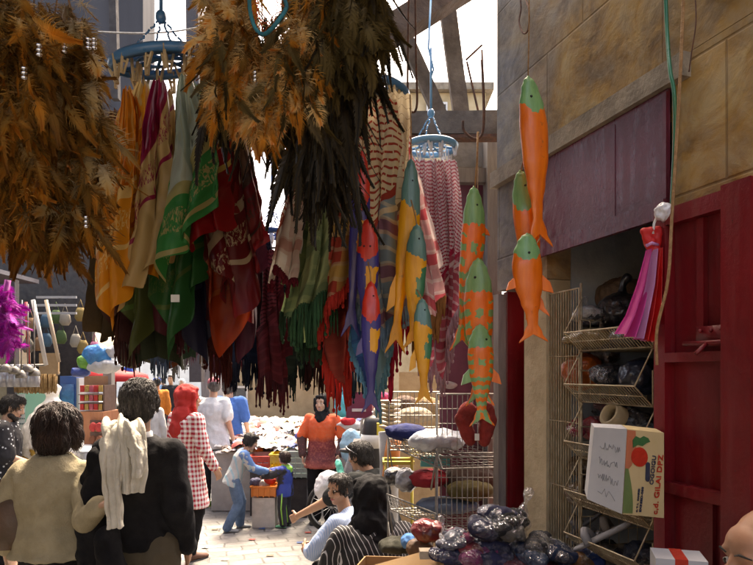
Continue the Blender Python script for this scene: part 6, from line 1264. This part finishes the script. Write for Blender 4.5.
# ---------------------------------------------------------------- market heap and crates
hr_=random.Random(3); pal=[(.66,.62,.56),(.62,.60,.58),(.7,.66,.6),(.58,.46,.36),(.6,.3,.24),(.5,.12,.10),(.55,.40,.22),(.7,.69,.66),(.34,.26,.20),(.14,.13,.15),(.66,.50,.44),(.16,.2,.4),(.68,.62,.5),(.7,.7,.68),(.7,.68,.64),(.62,.6,.56)]
n=NT('heap_cloth'); at=n.n('Attribute',attribute_name='col'); n.bump(n.noise(30,4,.6),.5,.01); HEAPM=n.fin(at.outputs['Color'],.85)
m=MB(); m.col=[]
x0,x1=G(226,8.6).x,G(345,8.6).x
for i in range(900):
    x=hr_.uniform(x0-.05,x1+.35); y=hr_.uniform(8.2,10.3); 
    top=.82+.22*math.sin((y-8.2)/2.1*math.pi*.62)+.06*noise.noise(Vector((x*2,y*2,0)))
    c=Vector((x,y,top+hr_.uniform(-.06,.03))); r_=hr_.uniform(.05,.13); col=hr_.choice(pal); b=len(m.v); an=hr_.uniform(0,6.28); k1,k2=5,5; th=hr_.uniform(.2,.6)
    sx,sy=r_,r_*hr_.uniform(.5,1)
    for u in range(k1+1):
        for v in range(k2+1):
            a_=-1+2*u/k1; b_=-1+2*v/k2; px_=a_*sx*(1-.15*abs(b_)); py_=b_*sy
            pz=r_*th*(1-a_*a_*.6-b_*b_*.6)+r_*.45*noise.noise(Vector((a_*1.8+i,b_*1.8,i*.3)))
            m.v.append(c+Vector((px_*math.cos(an)-py_*math.sin(an),px_*math.sin(an)+py_*math.cos(an),pz))); m.col.append((*col,1))
    for u in range(k1):
        for v in range(k2): a=b+u*(k2+1)+v; m.f.append((a,a+k2+1,a+k2+2,a+1)); m.m.append(0)
o=m.build('clothes_heap',HEAPM); tag(o,'long heap of mostly white and cream clothes on the market table','clothes heap',kind='stuff')
m=MB(); m.box(((x0+x1)/2+.12,9.25,.40),(x1-x0+.45,2.05,.78)); tt=thing('market_table','long low market table under the heap of clothes','table',((x0+x1)/2,9.25,0)); m.build('table_cloth',cloth('table_cloth',(.34,.33,.32)),tt,False)
# crates in front
def crate(x0,x1,y0,y1,Y,d,mat,label,nm='crate',slots=4,zb=None):
    t=thing(nm,label,nm.replace('_',' '),P((x0+x1)/2,y1,Y)); a=P(x0,y1,Y); b=P(x1,y1,Y); h=P(0,y0,Y).z-a.z; w_=b.x-a.x; c=(a+b)/2+Vector((0,d/2,0))
    m=MB(); th=.012
    m.box(c+Vector((0,0,.01)),(w_-.03,d-.03,.012)); m.build('bottom',mat,t,False)
    m=MB(); rows=slots; 
    for q in range(rows):
        z=h*(q+.5)/rows; hh=h/rows*.72
        for s_ in (-1,1): m.box(c+Vector((0,s_*(d/2-th/2),z)),(w_-2*th-.002,th,hh)); m.box(c+Vector((s_*(w_/2-th/2),0,z)),(th,d,hh))
    nn=max(3,int(w_/.07))
    for i in range(nn+1):
        for s_ in (-1,1): m.box(c+Vector((-w_/2+.012+(w_-.024)*i/nn,s_*(d/2-.001),h/2)),(.014,.018,h))
    m.build('walls',mat,t,False)
    m=MB(); 
    for s_ in (-1,1): m.box(c+Vector((0,s_*d/2,h)),(w_+.03,.03,.02)); m.box(c+Vector((s_*w_/2,0,h)),(.03,d-.034,.02))
    m.build('rim',mat,t,False); return t
def under(x0,x1,yb,Y,d,label,mat):
    a=P(x0,yb,Y);b=P(x1,yb,Y); m=MB(); m.box(((a.x+b.x)/2,Y+d/2,a.z/2-.002),(b.x-a.x,d,a.z-.006)); tag(m.build('support_box',mat,None,False),label,'box')
crate(249,270,457,469,7.95,.35,plastic('crate_red',(.45,.04,.02)),'red plastic crate at the left front of the heap',slots=2); under(250,269,469.5,7.97,.3,'dark box under the red plastic crate',DARK)
crate(270,283,455,474,7.9,.3,plastic('crate_yellow',(.62,.42,.02)),'small yellow plastic crate beside the red one',slots=2); under(271,282,474.5,7.92,.26,'brown box under the small yellow crate',CARD)
crate(283,308,452,478,7.85,.4,plastic('crate_greygreen',(.30,.40,.36)),'grey green slatted plastic crate with pens of goods',slots=5); under(284,307,478.5,7.87,.36,'dark box under the grey green slatted crate',DARK)
crate(251,276,487,497,7.35,.25,plastic('crate_orange',(.62,.18,.02)),'bright orange low tray between the boy and the toddler','tray',slots=1)
under(252,275,497.5,7.37,.22,'pale box under the bright orange tray',mk('pale_box',(.5,.48,.45)))
for i,(px,py,c_,lab) in enumerate(((256,482,(.10,.10,.16),'dark toy between the hands of the boy and the toddler'),(264,484,(.45,.42,.40),'grey toy above the orange tray'),(270,480,(.5,.05,.04),'red toy above the orange tray'),(258,450,(.50,.22,.06),'orange brown bundle on the heap behind the boy'),(280,446,(.34,.22,.12),'brown hat shaped bundle on the heap'),(300,436,(.10,.10,.30),'violet folded pack on the heap'))):
    crumple('goods',lab,'toy' if i<3 else 'bundle',P(px,py,7.45 if i<3 else 8.3),(.07,.06,.05),cloth('goods%d'%i,c_),70+i,.012,20)
# distant left-right wheels: bicycle behind the toddler and woman
bc=thing('bicycle','bicycle with a silver frame parked behind the seated man','bicycle',G(362,6.9))
TYRE=mk('tyre',(.02,.02,.02),None,9,.8,.2); SIL=mk('silver_paint',(.5,.52,.55),None,9,.35,0,metal=.7)
def wheel(px,py,Y,r,ang=0):
    c=P(px,py,Y); X=Vector((math.cos(ang),math.sin(ang),0)); m=MB(); m.tube([c+X*r*math.cos(a*math.pi/20)+Zv*r*math.sin(a*math.pi/20) for a in range(41)],.022,8,cap=False); w_=m.build('wheel',TYRE,bc)
    m=MB(); m.tube([c+X*(r-.03)*math.cos(a*math.pi/20)+Zv*(r-.03)*math.sin(a*math.pi/20) for a in range(41)],.010,6,cap=False); m.build('rim',SIL,w_)
    m=MB()
    for a in range(14): m.tube([c,c+X*(r-.03)*math.cos(a*math.pi/7)+Zv*(r-.03)*math.sin(a*math.pi/7)],.002,4)
    m.ell(c,.03,10); m.build('spokes',SIL,w_); return c
w1=wheel(332,506,6.9,.27,.3); w2=wheel(398,488,6.15,.30,.3)
m=MB(); hb_=P(371,424,6.3); st=P(374,440,6.3); bb=P(366,487,6.45); se=P(350,455,6.55)
m.tube([w2,P(384,452,6.25),st,hb_],.017,8); m.tube([st,se],.018,8); m.tube([P(378,446,6.28),bb],.02,8); m.tube([bb,se],.016,8); m.tube([bb,w1],.012,8); m.tube([se,w1],.010,8); m.build('frame',SIL,bc)
m=MB(); m.tube([P(382,414,6.15),P(368,412,6.25),P(362,420,6.3),P(361,436,6.35)],.014,8); m.tube([hb_,P(366,414,6.27)],.014,8); m.build('handlebar',SIL,bc)
m=MB(); m.ell(se+Vector((0,0,.05)),(.12,.07,.03),12); m.build('saddle',SHOEB,bc)
# black drum with a white band
c=P(374,470,6.0); dz=lambda y:P(0,y,6.0).z-c.z
dm=thing('drum','black container with a white band between the bicycle and the yellow stool','container',G(374,6.0)); m=MB(); m.lathe(G(374,6.0),[(.105,.0),(.12,.05),(.125,P(0,444,6).z),(.12,P(0,432,6).z),(.10,P(0,422,6).z),(.085,P(0,418,6).z),(.02,P(0,415,6).z)],24); m.build('body',mk('black_plastic',(.02,.02,.022),None,9,.45,.05),dm)
m=MB(); m.lathe(G(374,6.0),[(.127,P(0,447,6).z),(.129,P(0,440,6).z),(.127,P(0,434,6).z)],24); m.build('band',plastic('band_white',(.7,.7,.66)),dm)
# orange tube, plates, yellow box, turquoise bag, maroon banner
m=MB(); Yo2=4.6; m.tube([P(394,440,Yo2),P(392,455,Yo2),P(390,470,Yo2),P(388,482,Yo2)],[.055,.06,.055,.05],14); tag(m.build('rolled_mat',mk('orange_mat',(.48,.16,.03),(.38,.12,.02)),),'orange brown rolled mat standing beside the black container','rolled mat')
m=MB(); m.lathe(G(389,4.7),[(.07,0),(.07,P(0,436,4.7).z-.2),(.08,P(0,432,4.7).z)],16); tag(m.build('stand_pillar',mk('box_grey',(.3,.3,.3))),'grey stand under the stack of bowls','stand')
for i in range(7):
    m=MB(); z=P(0,430-4.2*i,4.7).z; m.lathe(G(390,4.7,z),[(.03,0),(.075,.02),(.085,.034),(.08,.036),(.068,.022),(.02,.008)],22); tag(m.build('bowl',plastic('bowl%d'%(i%2),(.58,.52,.40) if i%2 else (.40,.30,.20))),'one of seven pale bowls stacked above the rolled mat','bowl','stack of pale bowls')
m=MB(); m.box(P(381,429,5.2),(.07,.06,.10)); tag(m.build('yellow_box',plastic('yel_box',(.6,.5,.04)),None,False),'small bright yellow box left of the navy bundle','box')
crumple('plastic_bag','bright turquoise plastic bag hanging beside the smiling woman','plastic bag',P(343,406,7.2),(.11,.06,.13),bagmat('turq',(.06,.42,.50),(.04,.34,.42),.1),80,.02,10,knot=True)
crumple('plastic_bag','light blue bag behind the handlebar','plastic bag',P(351,446,7.3),(.13,.08,.20),bagmat('lblue',(.30,.50,.62),(.22,.40,.52),.1),81,.02,10)
crumple('plastic_bag','white plastic bag with a teal edge held by the smiling woman','plastic bag',P(330,487,6.75),(.17,.12,.17),bagmat('wht',(.66,.67,.70),(.55,.58,.6),.1),82,.03,7)
m=MB(); m.cap(P(338,462,6.7),P(344,485,6.6),.03,.04); m.cap(P(344,485,6.6),P(338,500,6.62),.03,.02); tag(remesh(m,.012,'plastic_bag',bagmat('teal_edge',(.10,.55,.42),(.08,.5,.38),.1),None,3,.01,18),'teal green plastic bag tucked beside the white one','plastic bag')
bn=thing('banner','maroon banner with a white caption above the black container','banner',P(358,407,6.2)); m=MB(); m.box(P(359,405,6.2),(.26,.01,.26)); m.build('cloth',mk('banner_maroon',(.16,.02,.06)),bn,False); m=MB(); m.box(P(359,410,6.19),(.14,.006,.03)); m.build('caption_strip',mk('caption_white',(.6,.55,.58)),bn,False)
for i,(px,py,Y,r,c_,lab) in enumerate(((347,425,7.6,(.20,.1,.07),(.62,.60,.62),'white folded pack beside the banner'),(348,421,7.5,(.09,.08,.05),(.5,.03,.04),'small red pack on the white one'),(372,404,6.6,(.12,.08,.06),(.62,.34,.36),'pink and white striped pack above the black container'),(382,397,6.6,(.10,.08,.05),(.6,.08,.16),'bright pink pack near the fish tails'),(386,412,5.6,(.12,.09,.06),(.5,.42,.34),'beige pack beside the bowls'),(425,408,5.5,(.16,.10,.10),(.28,.19,.10),'light brown pack behind the upper wire grid'),(415,415,5.0,(.14,.10,.06),(.34,.28,.20),'tan hat like bundle behind the upper wire grid'),(405,403,5.2,(.10,.10,.06),(.12,.08,.06),'dark brown bundle behind the upper wire grid'),(370,412,6.9,(.12,.1,.1),(.6,.55,.5),'cream pack behind the handlebar'),(448,385,3.58,(.05,.01,.02),(.5,.45,.4),'small whitish mark tag on the maroon sheet'))):
    crumple('pack',lab,'pack',P(px,py,Y),r,cloth('pack%d'%i,c_),90+i,.012,14)
m=MB(); m.box((P(398,0,6.9).x,6.9,P(0,442,6.9).z/2),(1.0,.5,P(0,440,6.9).z)); t=tag(m.build('counter',mk('counter_grey',(.16,.15,.14)),None,False),'grey counter carrying the packs behind the bicycle','counter')
m=MB(); c=P(425,395,5.9); m.box((c.x,c.y,.8),(.5,.1,2.1)); tag(m.build('shelf_board',mk('light_wood',(.42,.30,.17),(.34,.23,.12)),None,False),'light wooden board behind the yellow fish tails','board')
# ---------------------------------------------------------------- left side stalls
lw=thing('stone_wall','pale stone wall at the far left edge behind the bearded man','wall',G(-20,7.4)); m=MB(); a=G(-260,7.4).x;b=G(12,7.4).x; m.box(((a+b)/2,7.6,1.25),(b-a,.4,2.5)); m.build('wall',mk('pale_stone_blocks',(.46,.40,.28),(.34,.29,.20),4,.9,.6,20),lw,False)
beam(G(13,7.1),P(13,280,7.1),.09,.09,'metal_post',mk('dark_post',(.05,.045,.05)),'dark post between the pale stone wall and the green board',cat='post')
gb=thing('price_board','pale green price board with rows of small grey writing','price board',P(38,440,7.0)); m=MB(); fb(m,17,393,58,447,7.0,.03); m.build('board',mk('mint_board',(.25,.52,.38),(.22,.47,.34),3,.6,.05),gb,False)
m=MB(); fb(m,46,394,58,446,6.995,.004); fb(m,17.3,394,25,446,6.995,.004); m.build('price_column',mk('board_white',(.55,.58,.54)),gb,False)
tr_=random.Random(8)
m=MB()
for k in range(9):
    y=397+k*5.2
    for (xa,xb) in ((18,24),(47,56)):
        x=xa
        while x<xb: w_=tr_.uniform(.8,1.6); fb(m,x,y,x+w_,y+1.5,6.985,.003); x+=w_+.5
m.build('lettering',mk('ink_grey',(.12,.18,.16)),gb,False)
# blue fridge
fr=thing('drinks_fridge','blue drinks fridge with a pale side beside the wooden cabinet','fridge',G(67,7.3)); m=MB(); fb(m,60,376,76,600,7.3,.6); m.build('body',mk('fridge_blue',(.02,.08,.30),(.015,.06,.22),3,.4,.05),fr,False); m=MB(); fb(m,76.3,378,79,600,7.31,.5); m.build('side_panel',mk('fridge_pale',(.45,.47,.50)),fr,False)
m=MB(); fb(m,62,384,74,440,7.285,.01); m.build('door',mk('fridge_door',(.04,.16,.42),(.02,.06,.2),12,.2,.05),fr,False)
# wooden cabinet with goods
cbn=thing('wooden_cabinet','reddish brown wooden cabinet with packets on its top','cabinet',G(90,6.9)); WD_=mk('cabinet_wood',(.30,.12,.05),(.20,.07,.03),7,.6,.3,30,stretch=(1,1,.2)); m=MB(); fb(m,76,412,103,620,6.9,.5); m.build('body',WD_,cbn,False)
m=MB(); fb(m,90,420,102,424,6.88,.015); fb(m,90,432,102,436,6.88,.015); fb(m,90,445,102,449,6.88,.015); m.build('shelf',mk('shelf_dark',(.08,.04,.03)),cbn,False)
gc='packets on and in the wooden cabinet'; cr=random.Random(11); cls=[((.5,.03,.03),'red'),((.6,.58,.52),'white'),((.45,.3,.08),'mustard'),((.08,.2,.08),'green'),((.5,.1,.15),'raspberry'),((.12,.08,.06),'dark')]
k=0
for row,(yy,Y) in enumerate(((410,7.0),(401,7.05),(392,7.1))):
    for i in range(5):
        c_,nm=cls[(k*5+i*2+row)%6]; x=80+i*4.6; m=MB(); fb(m,x,yy-6.5,x+3.8,yy,Y,.08); 
        tag(m.build('packet',mk('packet_'+nm,c_),None,False),'%s packet, %s in the %s row above the wooden cabinet'%(nm,['first','second','third','fourth','last'][i],['lowest','middle','top'][row]),'packet',gc)
    k+=1
m=MB(); fb(m,78,403.3,104,404,6.98,.3); fb(m,78,394.3,104,395,7.0,.3); fb(m,103,385,104.5,411,6.98,.3); tag(m.build('shelf_rack',mk('shelf_dark',(.08,.04,.03)),None,False),'small rack carrying the packets on the cabinet','rack')
for i,(y,c_) in enumerate(((427,(.25,.03,.03)),(440,(.12,.05,.03)),(452,(.5,.3,.12)))): 
    for j in range(2): crumple('packet','%s packet at the %s of the cabinet side shelf %s'%(['dark red','brown','golden'][i],['left','right'][j],['on top','in the middle','at the bottom']  [i]),'packet',P(93+6*j,y,6.82),(.035,.04,.05),cloth('cabp%d'%i,c_),120+i*2+j,.008,25,group=gc)
beam(P(109,372,7.3),G(109,7.3),.10,.10,'wooden_post',GREYW,'grey wooden post right of the cabinet under the red umbrella',cat='post')
m=MB(); fb(m,84,376,108,392,7.25,.05); tag(m.build('hanging_board',mk('board_brown',(.28,.18,.10)),None,False),'light brown board hanging above the packets','board')
# table with spotted cloth and the big tied bag
tb=thing('stall_table','stall table with a white cloth spotted with grey behind the woman in beige','table',G(60,6.3)); za=P(0,452,6.3).z; m=MB(); a=G(22,6.3).x;b=G(103,6.3).x
SPOT=printed('spotted_cloth',(.62,.64,.66),(.28,.33,.40),22,.14,(.45,.5,.56)); m.box(((a+b)/2,6.6,za),(b-a,.62,.02)); m.build('tabletop',SPOT,tb,False)
m=MB(); nn=60; 
for j in range(2):
    for i in range(nn+1): x=a+(b-a)*i/nn; m.v.append(Vector((x,6.285+(.03*math.sin(i*.9) if j else 0),za-.012 if j==0 else za-.62)))
for i in range(nn): m.f.append((i,i+1,nn+2+i,nn+1+i)); m.m.append(0)
m.build('cloth_skirt',SPOT,tb)
for x in (a+.1,b-.1):
    for y in (6.4,6.8): m=MB(); m.tube([Vector((x,y,za-.01)),Vector((x,y,0))],.02,8); m.build('leg',STEEL,tb)
c=P(52,433,6.35); m=MB(); m.lathe(c,[(.02,-.30),(.24,-.29),(.285,-.20),(.29,-.08),(.26,.06),(.20,.18),(.13,.27),(.06,.34),(.045,.38),(.075,.43),(.085,.47),(.05,.50),(.01,.505)],32)
n=NT('clear_white_bag'); nz=n.noise(9,4,.6); cc_=n.ramp(n.noise(14,4,.6),[(.40,(.86,.86,.85)),(.60,(.80,.79,.76))]); n.bump(nz,.9,.03); BGW=n.fin(cc_,.22,0,.5,0,None,.3)
pb=tag(remesh(m,.012,'plastic_bag',BGW,None,2,.012,11,3),'big tied white plastic bag with yellow snacks on the stall table','plastic bag')
for i in range(16):
    r2=random.Random(i); an=-math.pi/2+r2.uniform(-1.4,1.4); q=c+Vector((.275*math.cos(an),.275*math.sin(an),r2.uniform(-.26,-.05))); m=MB(); m.ell(q,(.045,.02,.035),10); m.build('snack',mk('snack_yellow',(.62,.42,.10),(.5,.3,.06)),pb)
# utensils hanging upper-left
gu='long handled ladles hanging at the left stall'; Yl=4.6
ul=[(8,'leftmost',300,372),(16,'second',306,374),(22,'third',300,378),(28,'fourth',304,372),(34,'fifth',300,376)]
for i,(x,nm,ya,yb) in enumerate(ul):
    t=thing('ladle','%s of five long handled steel ladles hanging at the left stall'%nm,'ladle',P(x,ya,Yl+.05*i),gu); m=MB(); a_=P(x,ya,Yl+.05*i); b_=P(x-2+i*.6,yb-8,Yl+.05*i); m.tube([a_,a_.lerp(b_,.5),b_],.005,6); m.build('handle',STEEL,t)
    m=MB(); m.lathe(b_-Vector((0,0,.05)),[(.012,.05),(.035,.03),(.042,0),(.038,-.012),(.03,0),(.01,.02)],16); m.build('bowl',STEEL,t)
for i,(xa,ya,xb,yb,w_,mt,lab) in enumerate(((33,300,46,365,.022,plastic('white_slat',(.6,.6,.58)),'white plastic broom handle slanting at the left stall'),(46,300,59,362,.018,mk('pale_bamboo',(.52,.42,.30)),'pale bamboo stick slanting above the straw fringe'),(26,302,29,366,.012,mk('red_stick',(.35,.03,.03)),'red stick between the ladles and the white handle'))):
    m=MB(); m.tube([P(xa,ya,5.0),P(xb,yb,5.0)],w_/2+.006,8); tag(m.build('stick',mt),lab,'stick')
for i in range(3):
    m=MB(); y=296+i*8; fb(m,36,y,76,y+2.2,5.6,.02); tag(m.build('slat',plastic('slat_grey',(.35,.36,.38)),None,False),'%s grey shelf slat behind the bamboo stick'%['top','middle','lowest'][i],'slat','grey shelf slats')
# feather boa
m=MB(); bo=random.Random(4)
bt=thing('feather_boa','bright magenta feather boa hanging at the left edge','feather boa',P(8,285,4.2))
for i in range(95):
    me=bo.choice(protos('p')); o=bpy.data.objects.new('feather',me); COL.objects.link(o); o.parent=bt; q=P(5+bo.uniform(-10,7),288+i*.62,4.2+bo.uniform(-.06,.06)); o.location=q-org(bt); o.rotation_euler=(bo.uniform(-1.2,1.2),bo.uniform(-1.4,1.4),bo.uniform(0,6)); o.scale=(1.6,)*3
m=MB(); m.tube([P(8,280,4.2),P(3,310,4.2),P(7,350,4.2)],.02,6); m.build('cord',mk('boa_core',(.25,.01,.2)),bt)
# straw fringe and wooden sign
st_=thing('straw_fringe','tan straw fringe above the green price board','straw fringe',P(38,374,6.0)); m=MB(); sr2=random.Random(2)
for i in range(160): x=14+i*.27; m.tube([P(x,373,6.0+sr2.uniform(-.04,.04)),P(x+sr2.uniform(-.6,.6),391+sr2.uniform(-3,3),6.0+sr2.uniform(-.06,.02))],.006,4)
m.build('straw',mk('straw',(.40,.27,.12),(.26,.16,.07),30,.9,.4),st_); m=MB(); m.tube([P(12,373,6),P(59,373,6)],.02,8); m.build('rod',GREYW,st_)
m=MB(); fb(m,39,353,58,374,5.8,.03); tag(m.build('wooden_board',mk('board_tan',(.34,.22,.11)),None,False),'tan wooden board beside the white broom handle','board')
for i in range(6):
    c=P(-2+i*7,375,5.2); m=MB(); m.lathe(c,[(.05,-.10),(.055,-.04),(.045,.02),(.02,.06),(.018,.09)],14); tag(m.build('glass_cup',mk('cup_glass',(.35,.36,.38),(.2,.2,.22),9,.1,0,coat=1)),'%s of six upside down glasses hanging at the left stall'%['first','second','third','fourth','fifth','last'][i],'glass','upside down glasses')
m=MB(); m.tube([P(-10,366,5.2),P(45,365,5.2)],.01,6); tag(m.build('rod',STEEL),'steel rod carrying the upside down glasses','rod')
# plastic bags, red umbrella strip
for i,(px,py,r,c1,c2,lab) in enumerate(((97,356,(.12,.08,.10),(.06,.32,.62),(.03,.18,.45),'bright blue plastic bag bulging under the dark feathers'),(104,366,(.15,.08,.06),(.60,.62,.64),(.45,.48,.5),'white plastic bag under the bright blue one'),(86,362,(.07,.06,.06),(.16,.42,.06),(.10,.3,.05),'lime green plastic bag left of the white one'),(114,352,(.06,.05,.05),(.55,.57,.6),(.3,.32,.35),'thin clear plastic bag right of the bright blue one'),(80,372,(.08,.05,.04),(.04,.08,.30),(.03,.05,.2),'navy plastic bag over the fridge top'))):
    crumple('plastic_bag',lab,'plastic bag',P(px,py,5.3),r,bagmat('pb%d'%i,c1,c2,.2),130+i,.016,11,group='plastic bags hanging at the left stall')
um=thing('umbrella','folded down red market umbrella seen edge on over the far street','umbrella',P(112,380,8.0)); c=P(115,377,8.0); m=MB(); nr=8; prof=[(0.0,.10),(.25,.06),(.42,.0),(.43,-.07),(.41,-.075)]
m.lathe(c,[(max(r_,.003),z) for r_,z in [(0,.14),(.2,.10),(.40,.03),(.42,-.05),(.405,-.055),(.385,.02),(.19,.09),(0.001,.125)]],24); m.build('canopy',mk('umbrella_red',(.52,.02,.03),(.42,.015,.02),3,.6,.2,trans=.3),um); m=MB(); m.tube([c+Vector((0,0,.2)),Vector((c.x,c.y,0))],.02,8); m.build('pole',STEEL,um)
crumple('cloth_bundle','bright blue cloth hanging from the red umbrella','cloth',P(128,373,7.9),(.06,.05,.10),cloth('bright_blue',(.04,.10,.42)),140,.015,12)
# left stall roof and back wall, in shade
m=MB(); m.box((-5.9,5.6,3.0),(3.2,4.6,.05)); tag(m.build('stall_awning',ROOFM,None,False),'dark iron awning over the left stalls','awning')
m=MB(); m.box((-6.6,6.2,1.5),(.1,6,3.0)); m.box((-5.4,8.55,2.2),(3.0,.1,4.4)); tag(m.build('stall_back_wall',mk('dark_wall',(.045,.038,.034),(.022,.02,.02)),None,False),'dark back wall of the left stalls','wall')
# unseen roofs and walls put in to shade the covered lane
roofsheet(-6.5,.50,-1.2,2.45,3.55,3.55,'unseen iron roof sheets shading the near end of the lane')
roofsheet(-6.5,-.1,2.5,4.3,4.75,4.75,'unseen higher roof sheets added to shade the middle of the lane')  # out of view, added for more shade on the scarves
bw=thing('rear_shade_wall','unseen wall added behind the camera to cut light on the lane','building',(0,-7.5,0)); m=MB(); m.box((0,-7.6,2.0),(12,.4,4)); m.build('wall',CONC,bw,False)  # unseen blocker, closes off light from behind
m=MB(); m.box((-3.9,-.5,1.8),(.3,7.6,3.6)); tag(m.build('left_shade_wall',CONC,None,False),'unseen wall added along the near left to cut light on the lane','wall')  # unseen blocker, added against light from the left


lr=random.Random(21); gq='pouches hanging at the back of the left stall'
hc_=[((.20,.05,.03),'brick red'),((.05,.10,.15),'steel blue'),((.22,.16,.06),'mustard'),((.16,.15,.13),'stone grey'),((.06,.10,.04),'leaf green'),((.35,.12,.20),'raspberry'),((.20,.12,.07),'chestnut'),((.26,.24,.20),'off white')]
for i in range(16):
    r_,c_=divmod(i,8); cc,nm=hc_[(i*3)%8]; px=8+c_*12+r_*5+lr.uniform(-3,3); py=320+r_*22+lr.uniform(-7,7); t=thing('pouch','%s pouch, %s in the %s row behind the ladles'%(nm,['first','second','third','fourth','fifth','sixth','seventh','last'][c_],['upper','lower'][r_]),'pouch',P(px,py-8,6.9),gq)
    m=MB(); c0=P(px,py,6.9); m.loft([(c0+Vector((0,0,.07)),Vector((1,0,0)),Vector((0,1,0)),.035,.02),(c0+Vector((0,0,.03)),Vector((1,0,0)),Vector((0,1,0)),.055,.04),(c0-Vector((0,0,.04)),Vector((1,0,0)),Vector((0,1,0)),.065,.05),(c0-Vector((0,0,.08)),Vector((1,0,0)),Vector((0,1,0)),.04,.03)],12); m.build('bag_body',cloth('pch_%d'%((i*3)%8),cc),t)
    m=MB(); m.tube([c0+Vector((-.03,0,.07)),c0+Vector((0,0,.16)),c0+Vector((.03,0,.07))],.005,5); m.build('strap',cloth('pch_%d'%((i*3)%8),cc),t)

gr=random.Random(31); lc=[((.35,.33,.30),'pale'),((.30,.05,.04),'red'),((.05,.10,.25),'blue'),((.12,.09,.05),'brown')]
spots=[(205,548,'between the checked shirt and the boy'),(252,540,'in front of the boy'),(300,543,'in front of the toddler'),(270,556,'in the middle of the paving'),(225,560,'at the bottom edge of the paving'),(308,533,'near the bicycle wheel'),(262,529,'beside the orange tray'),(215,530,'behind the checked shirt')]
for i,(px,py,w_) in enumerate(spots):
    Y=1.85*620/(py-372); c0=G(px,Y,.006); m=MB(); k=5
    for a_ in range(k+1):
        for b_ in range(k+1): m.v.append(c0+Vector(((a_/k-.5)*.07,(b_/k-.5)*.05,.008*gr.random())))
    for a_ in range(k):
        for b_ in range(k): q=a_*(k+1)+b_; m.f.append((q,q+k+1,q+k+2,q+1)); m.m.append(0)
    cc,nm=lc[i%4]; tag(m.build('paper_scrap',mk('scrap_'+nm,cc)),'%s paper scrap on the paving %s'%(nm,w_),'paper scrap','paper scraps on the paving')
bpy.data.scenes.remove(TS)
